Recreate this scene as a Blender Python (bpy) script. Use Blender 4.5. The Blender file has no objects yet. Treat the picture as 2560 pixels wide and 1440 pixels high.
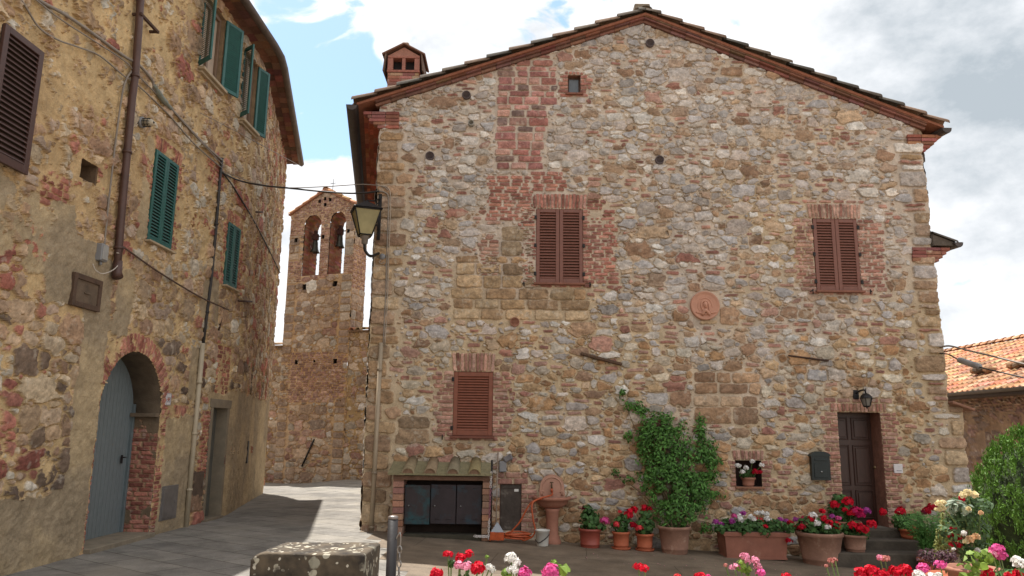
import bpy, math, random
import numpy as np
from mathutils import Vector, Matrix

random.seed(7)
SC = bpy.context.scene
COL = SC.collection

# ------------------------------------------------------------------ camera
F = 1900.0; PITCH = math.atan((1081 - 720) / F); ROLL = .0128; EYE = 1.78
_fw = np.array([0, math.cos(PITCH), math.sin(PITCH)])
_u0 = np.array([0, -math.sin(PITCH), math.cos(PITCH)])
_r0 = np.array([1., 0, 0])
_cx = math.cos(ROLL) * _r0 + math.sin(ROLL) * _u0
_cy = -math.sin(ROLL) * _r0 + math.cos(ROLL) * _u0
_O = np.array([0, 0, EYE])
cam = bpy.data.cameras.new('camera'); camo = bpy.data.objects.new('camera', cam); COL.objects.link(camo)
cam.sensor_width = 36; cam.lens = F / 2560 * 36; cam.clip_start = .05; cam.clip_end = 3000
camo.matrix_world = Matrix(((_cx[0], _cy[0], -_fw[0], 0), (_cx[1], _cy[1], -_fw[1], 0), (_cx[2], _cy[2], -_fw[2], EYE), (0, 0, 0, 1)))
SC.camera = camo

# ------------------------------------------------------------------ world and sun
SUN_DIR = Vector((2.06, -3.5, -10.2)).normalized()      # the way the light travels
SC.view_settings.view_transform = 'Standard'; SC.view_settings.look = 'None'
SC.view_settings.exposure = 0.74; SC.view_settings.gamma = 1; SC.view_settings.use_curve_mapping = False
W = bpy.data.worlds.new('World'); SC.world = W; W.use_nodes = True
wn = W.node_tree.nodes; wl = W.node_tree.links
bg = wn['Background']; bg.inputs[1].default_value = .1
sky = wn.new('ShaderNodeTexSky'); sky.sky_type = 'NISHITA'; sky.sun_disc = False
sky.sun_elevation = math.radians(68.3); sky.sun_rotation = math.atan2(-2.06, 3.5)
sky.air_density = 1.0; sky.dust_density = 1.2
def wnode(t, **k):
    n = wn.new(t)
    for a, b in k.items(): setattr(n, a, b)
    return n
tc = wnode('ShaderNodeTexCoord')
nz = wnode('ShaderNodeTexNoise'); nz.inputs['Scale'].default_value = 12; nz.inputs['Detail'].default_value = 7; nz.inputs['Roughness'].default_value = .55; nz.inputs['Distortion'].default_value = .5
wmap = wnode('ShaderNodeMapping'); wmap.inputs['Scale'].default_value = (1, 1, 1.6); wmap.inputs['Location'].default_value = (.35, .2, .1)
wl.new(tc.outputs['Generated'], wmap.inputs['Vector']); wl.new(wmap.outputs[0], nz.inputs['Vector'])
def patch_of_blue(u, v, lo, hi):
    k = _fw + _cx * (u - 1280) / F - _cy * (v - 720) / F; k = k / np.linalg.norm(k)
    d = wnode('ShaderNodeVectorMath', operation='DOT_PRODUCT'); d.inputs[1].default_value = tuple(k)
    wl.new(tc.outputs['Generated'], d.inputs[0])
    m = wnode('ShaderNodeMapRange', interpolation_type='SMOOTHSTEP'); m.inputs['From Min'].default_value = lo; m.inputs['From Max'].default_value = hi
    wl.new(d.outputs['Value'], m.inputs['Value']); return m.outputs[0]
def wmath(op, a, b):
    n = wnode('ShaderNodeMath', operation=op)
    for i, x in enumerate((a, b)):
        if isinstance(x, (int, float)): n.inputs[i].default_value = x
        else: wl.new(x, n.inputs[i])
    return n.outputs[0]
b1 = patch_of_blue(748, 200, math.cos(math.radians(9)), math.cos(math.radians(1)))
b2 = patch_of_blue(1360, 45, math.cos(math.radians(2.6)), math.cos(math.radians(.4)))
b3 = patch_of_blue(880, 230, math.cos(math.radians(4.0)), math.cos(math.radians(1)))
bsum = wmath('ADD', wmath('ADD', b1, wmath('MULTIPLY', b2, .55)), wmath('MULTIPLY', b3, .5))
cov = wmath('SUBTRACT', wmath('ADD', wmath('MULTIPLY', nz.outputs[0], 3.2), -.62), wmath('MULTIPLY', bsum, 1.0))
cr = wnode('ShaderNodeMapRange', interpolation_type='SMOOTHSTEP'); cr.inputs['From Min'].default_value = .22; cr.inputs['From Max'].default_value = .62
cvr = wl.new(cov, cr.inputs['Value'])
nz2 = wnode('ShaderNodeTexNoise'); nz2.inputs['Scale'].default_value = 5.5; nz2.inputs['Detail'].default_value = 8; nz2.inputs['Roughness'].default_value = .6
wl.new(wmap.outputs[0], nz2.inputs['Vector'])
gr = patch_of_blue(2480, 170, math.cos(math.radians(13)), math.cos(math.radians(3)))
cov2 = wmath('ADD', cov, wmath('MULTIPLY', gr, .3)); wl.new(cov2, cr.inputs['Value'])
gsum = wmath('ADD', wmath('MULTIPLY', nz2.outputs[0], 1.35), wmath('ADD', wmath('MULTIPLY', gr, .36), -.26))
ramp = wnode('ShaderNodeValToRGB')
ramp.color_ramp.elements[0].position = .38; ramp.color_ramp.elements[0].color = (7.25, 7.3, 7.45, 1)
ramp.color_ramp.elements[1].position = .82; ramp.color_ramp.elements[1].color = (3.2, 3.6, 3.95, 1)
wl.new(gsum, ramp.inputs[0])
blue = wnode('ShaderNodeMixRGB', blend_type='MULTIPLY'); blue.inputs[0].default_value = 1; blue.inputs[2].default_value = (1.3, 1.42, 1.38, 1)
wl.new(sky.outputs[0], blue.inputs[1])
mx = wnode('ShaderNodeMixRGB'); wl.new(cr.outputs[0], mx.inputs[0]); wl.new(blue.outputs[0], mx.inputs[1]); wl.new(ramp.outputs[0], mx.inputs[2])
wl.new(mx.outputs[0], bg.inputs[0])
sl = bpy.data.lights.new('sun', 'SUN'); sl.energy = 4.8; sl.angle = math.radians(.5); sl.color = (1, .96, .90)
so = bpy.data.objects.new('sun', sl); COL.objects.link(so); so.rotation_euler = SUN_DIR.to_track_quat('-Z', 'Y').to_euler()
so.location = (-8, 20, 30)

# ------------------------------------------------------------------ where things stand: sight lines onto real planes
def ray(u, v): return _fw + _cx * (u - 1280) / F - _cy * (v - 720) / F
def yp(u, v, D=13.5):
    k = ray(u, v); return _O + k * (D / k[1])
def V(u, v, D=13.5): return Vector(yp(u, v, D))
def gz(x, y):
    """height of the ground"""
    z = .11
    if x > -2.5: z -= .045 * (min(x, 9) + 2.5)
    if y > 16 and x < -2: z += -.11 * min(1, (y - 16) / 6) * min(1, max(0, (-5.2 - x) / 1.5)) + .1 * max(0, min(1, (y - 19) / 6)) * min(1, max(0, (x + 7.5) / 2))
    return z
def lwx(y): return -5.7 + .0274 * (y - 10.4) - .236 * (max(0, min(y, 15.9) - 15.1) ** 2 / 1.6 + max(0, y - 15.9))
def lwn(y):
    d = .0274 - .236 * max(0, min(1, (y - 15.1) / .8)); n = math.hypot(1, d); return (1 / n, -d / n)
def lp(s, z, off=0):
    n = lwn(s); return Vector((lwx(s) + n[0] * off, s + n[1] * off, z))
def lw(u, v, off=0):
    """point of the long left wall on the sight line, as (s, z)"""
    k = ray(u, v); a, b = 5.0, 23.0
    f = lambda s: (lambda p: p.x * k[1] - p.y * k[0])(lp(s, 0, off))
    fa = f(a)
    for _ in range(60):
        m = (a + b) / 2
        if f(m) * fa > 0: a = m
        else: b = m
    p = lp(a, 0, off); return a, EYE + k[2] * p.y / k[1]
def lwp(u, v, off=.03):
    s, z = lw(u, v, off); return lp(s, z, off)

# ------------------------------------------------------------------ colour and materials
def lin(c):
    return tuple(((x / 255) / 12.92 if x / 255 <= .04045 else ((x / 255 + .055) / 1.055) ** 2.4) for x in c[:3])
MATS = {}
def mat(name, rgb, rough=.8, var=.25, scale=6, bump=.0, bscale=40, metal=0, island=0, hue2=None, transl=0, dirt=None, spec=None, stretch=None):
    if name in MATS: return MATS[name]
    m = bpy.data.materials.new(name); m.use_nodes = True; MATS[name] = m
    nt = m.node_tree; N = nt.nodes; L = nt.links; b = N['Principled BSDF']
    b.inputs['Roughness'].default_value = rough; b.inputs['Metallic'].default_value = metal
    if spec is not None: b.inputs['Specular IOR Level'].default_value = spec
    c = lin(rgb); t = N.new('ShaderNodeTexCoord')
    src = t.outputs['Object']
    if stretch:
        mp = N.new('ShaderNodeMapping'); mp.inputs['Scale'].default_value = stretch; L.new(src, mp.inputs[0]); src = mp.outputs[0]
    n = N.new('ShaderNodeTexNoise'); n.inputs['Scale'].default_value = scale; n.inputs['Detail'].default_value = 6; n.inputs['Roughness'].default_value = .62
    L.new(src, n.inputs['Vector'])
    r = N.new('ShaderNodeValToRGB'); e = r.color_ramp.elements
    h = lin(hue2) if hue2 else c
    e[0].position = .3; e[0].color = (*[x * (1 - var) for x in h], 1)
    e[1].position = .7; e[1].color = (*[min(1, x * (1 + var)) for x in c], 1)
    L.new(n.outputs[0], r.inputs[0]); out = r.outputs[0]
    if dirt:
        n2 = N.new('ShaderNodeTexNoise'); n2.inputs['Scale'].default_value = dirt[1]; n2.inputs['Detail'].default_value = 8; n2.inputs['Roughness'].default_value = .7
        L.new(t.outputs['Object'], n2.inputs['Vector'])
        mr = N.new('ShaderNodeMapRange'); mr.inputs['From Min'].default_value = dirt[2]; mr.inputs['From Max'].default_value = dirt[2] + .12
        L.new(n2.outputs[0], mr.inputs[0])
        q = N.new('ShaderNodeMixRGB'); q.inputs[2].default_value = (*lin(dirt[0]), 1); L.new(mr.outputs[0], q.inputs[0]); L.new(out, q.inputs[1]); out = q.outputs[0]
    if island:
        g = N.new('ShaderNodeNewGeometry'); mm = N.new('ShaderNodeMapRange'); mm.inputs['To Min'].default_value = 1 - island; mm.inputs['To Max'].default_value = 1 + island
        L.new(g.outputs['Random Per Island'], mm.inputs[0])
        q = N.new('ShaderNodeVectorMath'); q.operation = 'SCALE'; L.new(out, q.inputs[0]); L.new(mm.outputs[0], q.inputs['Scale']); out = q.outputs[0]
    L.new(out, b.inputs['Base Color'])
    if bump:
        n3 = N.new('ShaderNodeTexNoise'); n3.inputs['Scale'].default_value = bscale; n3.inputs['Detail'].default_value = 6; L.new(src, n3.inputs['Vector'])
        bp = N.new('ShaderNodeBump'); bp.inputs['Strength'].default_value = bump; bp.inputs['Distance'].default_value = .02
        L.new(n3.outputs[0], bp.inputs['Height']); L.new(bp.outputs[0], b.inputs['Normal'])
    if transl:
        tr = N.new('ShaderNodeBsdfTranslucent'); L.new(out, tr.inputs[0]); ms = N.new('ShaderNodeMixShader'); ms.inputs[0].default_value = transl
        L.new(b.outputs[0], ms.inputs[1]); L.new(tr.outputs[0], ms.inputs[2]); L.new(ms.outputs[0], N['Material Output'].inputs[0])
    return m
def attr_mat(name, rough=.92, fine=.22, bump=.5, bscale=55, spec=.2):
    """stone, brick and tile: the colour of each piece sits in the mesh, the grain is procedural"""
    if name in MATS: return MATS[name]
    m = bpy.data.materials.new(name); m.use_nodes = True; MATS[name] = m
    N = m.node_tree.nodes; L = m.node_tree.links; b = N['Principled BSDF']; b.inputs['Roughness'].default_value = rough
    b.inputs['Specular IOR Level'].default_value = spec
    a = N.new('ShaderNodeAttribute'); a.attribute_name = 'Col'; t = N.new('ShaderNodeTexCoord')
    n = N.new('ShaderNodeTexNoise'); n.inputs['Scale'].default_value = bscale; n.inputs['Detail'].default_value = 7; n.inputs['Roughness'].default_value = .7
    L.new(t.outputs['Object'], n.inputs['Vector'])
    n2 = N.new('ShaderNodeTexNoise'); n2.inputs['Scale'].default_value = 9; n2.inputs['Detail'].default_value = 5; L.new(t.outputs['Object'], n2.inputs['Vector'])
    mr = N.new('ShaderNodeMapRange'); mr.inputs['From Min'].default_value = .3; mr.inputs['From Max'].default_value = .7; mr.inputs['To Min'].default_value = 1 - fine; mr.inputs['To Max'].default_value = 1 + fine
    L.new(n.outputs[0], mr.inputs[0])
    mr2 = N.new('ShaderNodeMapRange'); mr2.inputs['From Min'].default_value = .3; mr2.inputs['From Max'].default_value = .7; mr2.inputs['To Min'].default_value = .86; mr2.inputs['To Max'].default_value = 1.14
    L.new(n2.outputs[0], mr2.inputs[0])
    mu = N.new('ShaderNodeMath'); mu.operation = 'MULTIPLY'; L.new(mr.outputs[0], mu.inputs[0]); L.new(mr2.outputs[0], mu.inputs[1])
    q = N.new('ShaderNodeVectorMath'); q.operation = 'SCALE'; L.new(a.outputs['Color'], q.inputs[0]); L.new(mu.outputs[0], q.inputs['Scale'])
    L.new(q.outputs[0], b.inputs['Base Color'])
    bp = N.new('ShaderNodeBump'); bp.inputs['Strength'].default_value = bump; bp.inputs['Distance'].default_value = .012
    L.new(n.outputs[0], bp.inputs['Height']); L.new(bp.outputs[0], b.inputs['Normal'])
    return m

# ------------------------------------------------------------------ objects
def tag(o, label=None, cat=None, group=None, kind=None):
    if label: o['label'] = label
    if cat: o['category'] = cat
    if group: o['group'] = group
    if kind: o['kind'] = kind
    return o
def thing(name, label, cat, loc=(0, 0, 0), group=None):
    o = bpy.data.objects.new(name, None); COL.objects.link(o); o.location = loc; o.empty_display_size = .1
    return tag(o, label, cat, group)
def link(name, me, m, parent=None):
    o = bpy.data.objects.new(name, me)
    if m is not None and not me.materials: me.materials.append(m)
    COL.objects.link(o)
    if parent is not None:
        o.parent = parent
        w = Vector((0, 0, 0)); q = parent
        while q is not None: w += q.location; q = q.parent
        o.location = -w                     # meshes are laid out in world coordinates
    return o
class MB:
    def __init__(s): s.v = []; s.f = []; s.sm = []; s.c = []
    def add(s, vs, fs, smooth=False, col=None):
        o = len(s.v); s.v += [tuple(p) for p in vs]; s.f += [tuple(i + o for i in f) for f in fs]; s.sm += [smooth] * len(fs)
        s.c += [col or (1, 1, 1)] * len(vs); return s
    def box(s, c, d, R=None, col=None, taper=1):
        c = Vector(c); vs = []
        for z in (-.5, .5):
            t = taper if z > 0 else 1
            for x, y in ((-.5, -.5), (.5, -.5), (.5, .5), (-.5, .5)):
                p = Vector((x * d[0] * t, y * d[1] * t, z * d[2])); vs.append(c + (R @ p if R is not None else p))
        return s.add(vs, [(0, 3, 2, 1), (4, 5, 6, 7), (0, 1, 5, 4), (1, 2, 6, 5), (2, 3, 7, 6), (3, 0, 4, 7)], False, col)
    def bbox(s, c, d, R=None, bev=.01, col=None):
        """box with chamfered edges"""
        c = Vector(c); h = [x / 2 for x in d]; b = min(bev, min(h) * .6); bm = {}; vs = []
        for sx in (-1, 1):
            for sy in (-1, 1):
                for sz in (-1, 1):
                    for ax in range(3):
                        p = [sx * (h[0] - b), sy * (h[1] - b), sz * (h[2] - b)]; p[ax] = (sx, sy, sz)[ax] * h[ax]
                        bm[(sx, sy, sz, ax)] = len(vs); q = Vector(p); vs.append(c + (R @ q if R is not None else q))
        fs = []
        for ax in range(3):
            a, bb = [(1, 2), (2, 0), (0, 1)][ax]
            for sg in (-1, 1):
                ring = []
                for p, q in ((-1, -1), (1, -1), (1, 1), (-1, 1)):
                    k = [0, 0, 0]; k[ax] = sg; k[a] = p; k[bb] = q; ring.append(bm[(*k, ax)])
                fs.append(tuple(ring if sg > 0 else ring[::-1]))
        for ax in range(3):
            a, bb = [(1, 2), (2, 0), (0, 1)][ax]
            for p in (-1, 1):
                for q in (-1, 1):
                    k0 = [0, 0, 0]; k1 = [0, 0, 0]; k0[ax] = -1; k1[ax] = 1; k0[a] = k1[a] = p; k0[bb] = k1[bb] = q
                    r = (bm[(*k0, a)], bm[(*k1, a)], bm[(*k1, bb)], bm[(*k0, bb)]); fs.append(r if p * q > 0 else r[::-1])
        for sx in (-1, 1):
            for sy in (-1, 1):
                for sz in (-1, 1):
                    r = tuple(bm[(sx, sy, sz, ax)] for ax in range(3)); fs.append(r if sx * sy * sz > 0 else r[::-1])
        return s.add(vs, fs, False, col)
    def tube(s, pts, r, n=8, col=None, cap=True):
        pts = [Vector(p) for p in pts]; k = len(pts); rr = r if isinstance(r, (list, tuple)) else [r] * k
        vs = []; up = None
        for i, p in enumerate(pts):
            t = (pts[min(i + 1, k - 1)] - pts[max(i - 1, 0)]).normalized()
            if up is None: up = t.orthogonal().normalized()
            a = (up - t * up.dot(t))
            a = a.normalized() if a.length > 1e-6 else t.orthogonal().normalized(); up = a; b = t.cross(a)
            for j in range(n):
                w = 2 * math.pi * j / n; vs.append(p + (a * math.cos(w) + b * math.sin(w)) * rr[i])
        fs = [(i * n + j, i * n + (j + 1) % n, (i + 1) * n + (j + 1) % n, (i + 1) * n + j) for i in range(k - 1) for j in range(n)]
        if cap: fs += [tuple(range(n))[::-1], tuple((k - 1) * n + j for j in range(n))]
        return s.add(vs, fs, n > 5, col)
    def lathe(s, c, prof, n=28, arc=(0, 2 * math.pi), col=None):
        c = Vector(c); full = abs(arc[1] - arc[0] - 2 * math.pi) < 1e-6; m = n if full else n + 1; vs = []
        for r, z in prof:
            for j in range(m):
                w = arc[0] + (arc[1] - arc[0]) * j / n; vs.append(c + Vector((r * math.cos(w), r * math.sin(w), z)))
        fs = [(i * m + j, i * m + (j + 1) % m, (i + 1) * m + (j + 1) % m, (i + 1) * m + j) for i in range(len(prof) - 1) for j in range(n)]
        return s.add(vs, fs, True, col)
    def prism(s, poly, vec, col=None):
        """polygon extruded along vec"""
        p = [Vector(q) for q in poly]; n = len(p); w = Vector(vec)
        return s.add(p + [q + w for q in p], [tuple(range(n))[::-1], tuple(range(n, 2 * n))] + [(i, (i + 1) % n, (i + 1) % n + n, i + n) for i in range(n)], False, col)
    def build(s, name, m, parent=None):
        me = bpy.data.meshes.new(name); me.from_pydata(s.v, [], s.f); me.update()
        me.polygons.foreach_set('use_smooth', s.sm)
        if any(c != (1, 1, 1) for c in s.c):
            a = me.color_attributes.new('Col', 'FLOAT_COLOR', 'POINT'); a.data.foreach_set('color', np.array([(*c, 1) for c in s.c], 'f').ravel())
        try:
            import bmesh
            bm = bmesh.new(); bm.from_mesh(me); bmesh.ops.recalc_face_normals(bm, faces=bm.faces); bm.to_mesh(me); bm.free()
        except Exception: pass
        return link(name, me, m, parent)
def catmull(pts, n=8):
    P = [Vector(p) for p in pts]; P = [P[0] * 2 - P[1]] + P + [P[-1] * 2 - P[-2]]; out = []
    for i in range(1, len(P) - 2):
        for j in range(n):
            t = j / n; a, b, c, d = P[i - 1:i + 3]
            out.append(.5 * (2 * b + (c - a) * t + (2 * a - 5 * b + 4 * c - d) * t * t + (3 * b - a - 3 * c + d) * t ** 3))
    return out + [P[-2]]
def np_mesh(name, verts, faces_k, k, m, parent=None, col=None, smooth=False):
    """fast mesh of k-gons; faces_k is (n,k)"""
    me = bpy.data.meshes.new(name); nv = len(verts); nf = len(faces_k)
    me.vertices.add(nv); me.vertices.foreach_set('co', np.asarray(verts, 'f').ravel())
    me.loops.add(nf * k); me.loops.foreach_set('vertex_index', np.asarray(faces_k, 'i').ravel())
    me.polygons.add(nf); me.polygons.foreach_set('loop_start', np.arange(0, nf * k, k, dtype='i'))
    me.polygons.foreach_set('loop_total', np.full(nf, k, 'i'))
    me.polygons.foreach_set('use_smooth', np.full(nf, smooth))
    me.update(calc_edges=True)
    if col is not None:
        a = me.color_attributes.new('Col', 'FLOAT_COLOR', 'POINT'); c = np.ones((nv, 4), 'f'); c[:, :3] = col; a.data.foreach_set('color', c.ravel())
    return link(name, me, m, parent)

# ------------------------------------------------------------------ masonry: every stone and brick is laid out, coloured and raised from its mortar
def vnoise(X, Y, sc, seed):
    r = np.random.RandomState(seed % 100000); T = r.rand(64, 64).astype('f'); x = X / sc; y = Y / sc
    i = np.floor(x).astype(int); j = np.floor(y).astype(int); fx = x - i; fy = y - j
    fx = fx * fx * (3 - 2 * fx); fy = fy * fy * (3 - 2 * fy); i &= 63; j &= 63; i1 = (i + 1) & 63; j1 = (j + 1) & 63
    return (T[i, j] * (1 - fx) + T[i1, j] * fx) * (1 - fy) + (T[i, j1] * (1 - fx) + T[i1, j1] * fx) * fy
def fbm(X, Y, sc, seed, o=4):
    a = 0; w = .5; t = 0
    for k in range(o): a = a + w * vnoise(X, Y, sc / 2 ** k, seed + 17 * k); t += w; w *= .55
    return a / t
def sstep(a, b, x):
    t = np.clip((x - a) / (b - a), 0, 1); return t * t * (3 - 2 * t)
SAT = .64
class Masonry:
    def __init__(s, x0, x1, z0, z1, dx, dz, seed):
        s.x0, s.z0, s.dx, s.dz, s.seed = x0, z0, dx, dz, seed
        s.nx = int((x1 - x0) / dx) + 1; s.nz = int((z1 - z0) / dz) + 1
        s.x1 = x0 + dx * (s.nx - 1); s.z1 = z0 + dz * (s.nz - 1)
        s.X, s.Z = np.meshgrid(x0 + dx * np.arange(s.nx), z0 + dz * np.arange(s.nz))
        s.rng = random.Random(seed); s.st = []; s.hole = np.zeros(s.X.shape, bool)
        s.q = .02; s.occ = np.zeros((int((z1 - z0) / s.q) + 2, int((x1 - x0) / s.q) + 2), bool)
    def _o(s, cx, cz, a, b):
        q = s.q; i0 = max(0, int((cx - a - s.x0) / q)); i1 = max(0, int((cx + a - s.x0) / q) + 1)
        j0 = max(0, int((cz - b - s.z0) / q)); j1 = max(0, int((cz + b - s.z0) / q) + 1); return slice(j0, j1), slice(i0, i1)
    def stone(s, cx, cz, a, b, rgb, p=3., rot=0., ext=.1, prot=.015, gap=.012, jit=.10):
        k = 1 + s.rng.uniform(-jit, jit) * 1.5; w = s.rng.uniform(-jit, jit) * .25
        c = lin(rgb); g_ = sum(c) / 3; c = tuple(min(1, (x * SAT + g_ * (1 - SAT)) * k * f * 1.08) for x, f in zip(c, (1 + w, 1, 1 - w)))
        s.st.append((cx, cz, a, b, c, p, rot, ext, prot, gap)); s.occ[s._o(cx, cz, a * .97, b * .97)] = True
    def free(s, x0, x1, z0, z1):
        s.occ[s._o((x0 + x1) / 2, (z0 + z1) / 2, (x1 - x0) / 2, (z1 - z0) / 2)] = True
    def open(s, x0, x1, z0, z1):
        s.hole |= (s.X > x0) & (s.X < x1) & (s.Z > z0) & (s.Z < z1); s.free(x0, x1, z0, z1)
    def bricks(s, x0, x1, z0, z1, rgbs, ch=.068, bl=.26, jl=0, jr=0, prot=.010, gap=.0065):
        n = max(1, round((z1 - z0) / ch)); ch = (z1 - z0) / n; r = s.rng
        for i in range(n):
            z = z0 + ch * (i + .5); a = x0 - (r.uniform(0, jl) if jl else 0); b = x1 + (r.uniform(0, jr) if jr else 0)
            x = a - (bl * .5 * (i % 2)) - r.uniform(0, .04)
            while x < b:
                w = bl * r.uniform(.75, 1.12); xa, xb = max(x, a), min(x + w, b)
                if xb - xa > .05: s.stone((xa + xb) / 2, z + r.uniform(-.004, .004), (xb - xa) / 2, ch * .5 * r.uniform(.9, 1), r.choice(rgbs), 7, r.uniform(-.02, .02), .30, prot * r.uniform(.4, 1.6), gap, .16)
                x += w
    def soldiers(s, x0, x1, z0, z1, rgbs, w=.068, slant=.08):
        n = max(2, round((x1 - x0) / w)); w = (x1 - x0) / n; r = s.rng
        for i in range(n):
            s.stone(x0 + w * (i + .5), (z0 + z1) / 2 + r.uniform(-.008, .008), w * .48, (z1 - z0) / 2, r.choice(rgbs), 7, -slant * (i / (n - 1) - .5) * 2, .16, .014 * r.uniform(.5, 1.4), .007, .18)
    def blocks(s, x0, x1, z0, z1, rgbs, ch=.24, bl=.4, p=6, prot=.02, jl=0, jr=0):
        z = z0; r = s.rng
        while z < z1 - .06:
            h = min(ch * r.uniform(.75, 1.25), z1 - z); x = x0 - (r.uniform(0, jl) if jl else 0); xe = x1 + (r.uniform(0, jr) if jr else 0)
            while x < xe - .06:
                w = min(bl * r.uniform(.65, 1.35), xe - x)
                if xe - x - w < .1: w = xe - x
                s.stone(x + w / 2, z + h / 2, w / 2 * .97, h / 2 * .96, r.choice(rgbs), p, r.uniform(-.02, .02), .10, prot * r.uniform(.5, 1.5), .011, .14)
                x += w
            z += h
    def scatter(s, n, ar, br, pal, p=(2.4, 4.5), ext=.62, prot=.019, rot=.16, shrink=.80, gap=.009, dens=None):
        r = s.rng
        for _ in range(n):
            cx = r.uniform(s.x0, s.x1); cz = r.uniform(s.z0, s.z1)
            if dens and r.random() > dens(cx, cz): continue
            a = r.uniform(*ar); b = min(r.uniform(*br), a); sl = s._o(cx, cz, a * shrink, b * shrink)
            if s.occ[sl].any(): continue
            s.stone(cx, cz, a, b, pal(cx, cz, r), r.uniform(*p), r.gauss(0, rot), ext, prot * r.uniform(.35, 1.5), gap, .13)
    def solve(s, mortar, mortar2, mvar=.2, plaster=None, plrgb=None, warp=.018, rough=.006, cover=None, mz=None):
        X, Z = s.X, s.Z; sd = s.seed
        wx = X + (fbm(X, Z, .14, sd + 1, 4) - .5) * warp * 2.2; wz = Z + (fbm(X, Z, .14, sd + 2, 4) - .5) * warp * 2.6
        F1 = np.full(X.shape, 9., 'f'); F2 = np.full(X.shape, 9., 'f'); ID = np.full(X.shape, -1, int); pr = random.Random(sd)
        for k, (cx, cz, a, b, c, p, rot, ext, prot, gap) in enumerate(s.st):
            R = 1.35 * (a + abs(rot) * b) + .03; T = 1.35 * (b + abs(rot) * a) + .03
            i0 = max(0, int((cx - R - s.x0) / s.dx)); i1 = min(s.nx, int((cx + R - s.x0) / s.dx) + 2)
            j0 = max(0, int((cz - T - s.z0) / s.dz)); j1 = min(s.nz, int((cz + T - s.z0) / s.dz) + 2)
            if i1 <= i0 or j1 <= j0: continue
            sl = (slice(j0, j1), slice(i0, i1)); co, si = math.cos(rot), math.sin(rot)
            wf = .3 if p >= 7 else (.7 if p >= 6 else 1.)
            u = X[sl] + (wx[sl] - X[sl]) * wf - cx; v = Z[sl] + (wz[sl] - Z[sl]) * wf - cz
            ua = (u * co + v * si) / a; vb = (v * co - u * si) / b
            d = (np.abs(ua) ** p + np.abs(vb) ** p) ** (1 / p)
            if p < 5:                         # rubble: an irregular many-sided block
                kk = pr.randint(4, 7); t0 = pr.uniform(0, 6.28); dm = np.full(d.shape, -9., 'f')
                for q in range(kk):
                    t = t0 + 6.28 * (q + pr.uniform(-.28, .28)) / kk; dm = np.maximum(dm, (ua * math.cos(t) + vb * math.sin(t)) / pr.uniform(.78, 1.08))
                d = d * .15 + dm * .85
            f = F1[sl]; m = d < f; F2[sl] = np.where(m, f, np.minimum(F2[sl], d)); F1[sl] = np.where(m, d, f); ID[sl] = np.where(m, k, ID[sl])
        A = np.array([(q[0], q[1], q[2], min(q[2], q[3]), q[7], q[8], q[9], *q[4]) for q in s.st] + [(0,) * 10], 'f'); g = A[ID]
        e = np.minimum(1 + g[..., 4] - F1, (F2 - F1) * .5) * g[..., 3]
        nf = fbm(X, Z, .05, sd + 3, 3) - .5
        cov = sstep(0, 1, (e - g[..., 6] * .5 + nf * np.where(g[..., 6] < .0085, .004, .012)) / np.where(g[..., 6] < .0085, .0055, .0095)); cov[ID < 0] = 0
        if plaster is not None:
            pm = plaster(X, Z) + (fbm(X, Z, .45, sd + 5, 5) - .5) * 1.3 + (fbm(X, Z, .07, sd + 6, 3) - .5) * .3
            pc = sstep(.475, .525, pm); cov = cov * (1 - pc)
        else: pc = np.zeros_like(cov)
        if cover is not None: cov = cov * (1 - sstep(.44, .56, cover(X, Z) + (fbm(X, Z, .32, sd + 31, 5) - .5) * 1.5 + (fbm(X, Z, .06, sd + 32, 3) - .5) * .7))
        r = np.random.RandomState(sd); n = len(s.st) + 1
        tx = (r.rand(n) - .5) * .14; tz = (r.rand(n) - .5) * .16; tz[:] += .02
        dome = np.clip(1 - F1 ** 2.2, 0, 1) * np.minimum(g[..., 3], .1) * .16
        lump = (fbm(X, Z, .10, sd + 7, 4) - .5) + (fbm(X, Z, .035, sd + 21, 2) - .5) * .45
        h = cov * (.008 + g[..., 5] + dome + np.clip(tx[ID] * (X - g[..., 0]) + tz[ID] * (Z - g[..., 1]), -.02, .02) + lump * .022)
        h = h + (1 - cov) * (fbm(X, Z, .09, sd + 8, 4) - .5) * rough * 2.4 + pc * (.018 + (fbm(X, Z, .5, sd + 9, 3) - .5) * .02)
        big = fbm(X, Z, 1.7, sd + 10, 3); mn = fbm(X, Z, .22, sd + 11, 4)
        mc = np.array(lin(mortar), 'f'); m2 = np.array(lin(mortar2), 'f')
        t = np.clip((big - .5) * 2.4 + .5 + (0 if mz is None else (mz - Z) * .16), 0, 1)[..., None]; mcol = (mc * (1 - t) + m2 * t) * (1 + (mn - .5) * 2 * mvar)[..., None]
        if plrgb is not None:
            pa = np.array(lin(plrgb[0]), 'f'); pb = np.array(lin(plrgb[1]), 'f'); w = sstep(.35, .65, fbm(X, Z, .8, sd + 12, 5))[..., None]
            pcol = (pa * (1 - w) + pb * w) * (1 + (mn - .5) * .45)[..., None]; mcol = mcol * (1 - pc[..., None]) + pcol * pc[..., None]
        sn = (fbm(X, Z * 1.6, .09, sd + 13, 4) - .5) * .85 + (fbm(X, Z, .025, sd + 14, 2) - .5) * .5
        scol = g[..., 7:10] * (1 + sn)[..., None]
        pale = sstep(.66, .74, fbm(X, Z, .11, sd + 15, 4))[..., None] * .35; scol = scol * (1 - pale) + np.array(lin((196, 186, 170)), 'f') * pale
        c3 = cov[..., None]; s.col = np.clip(mcol * (1 - c3) + scol * c3, 0, 1); s.h = h.astype('f'); return s
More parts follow.
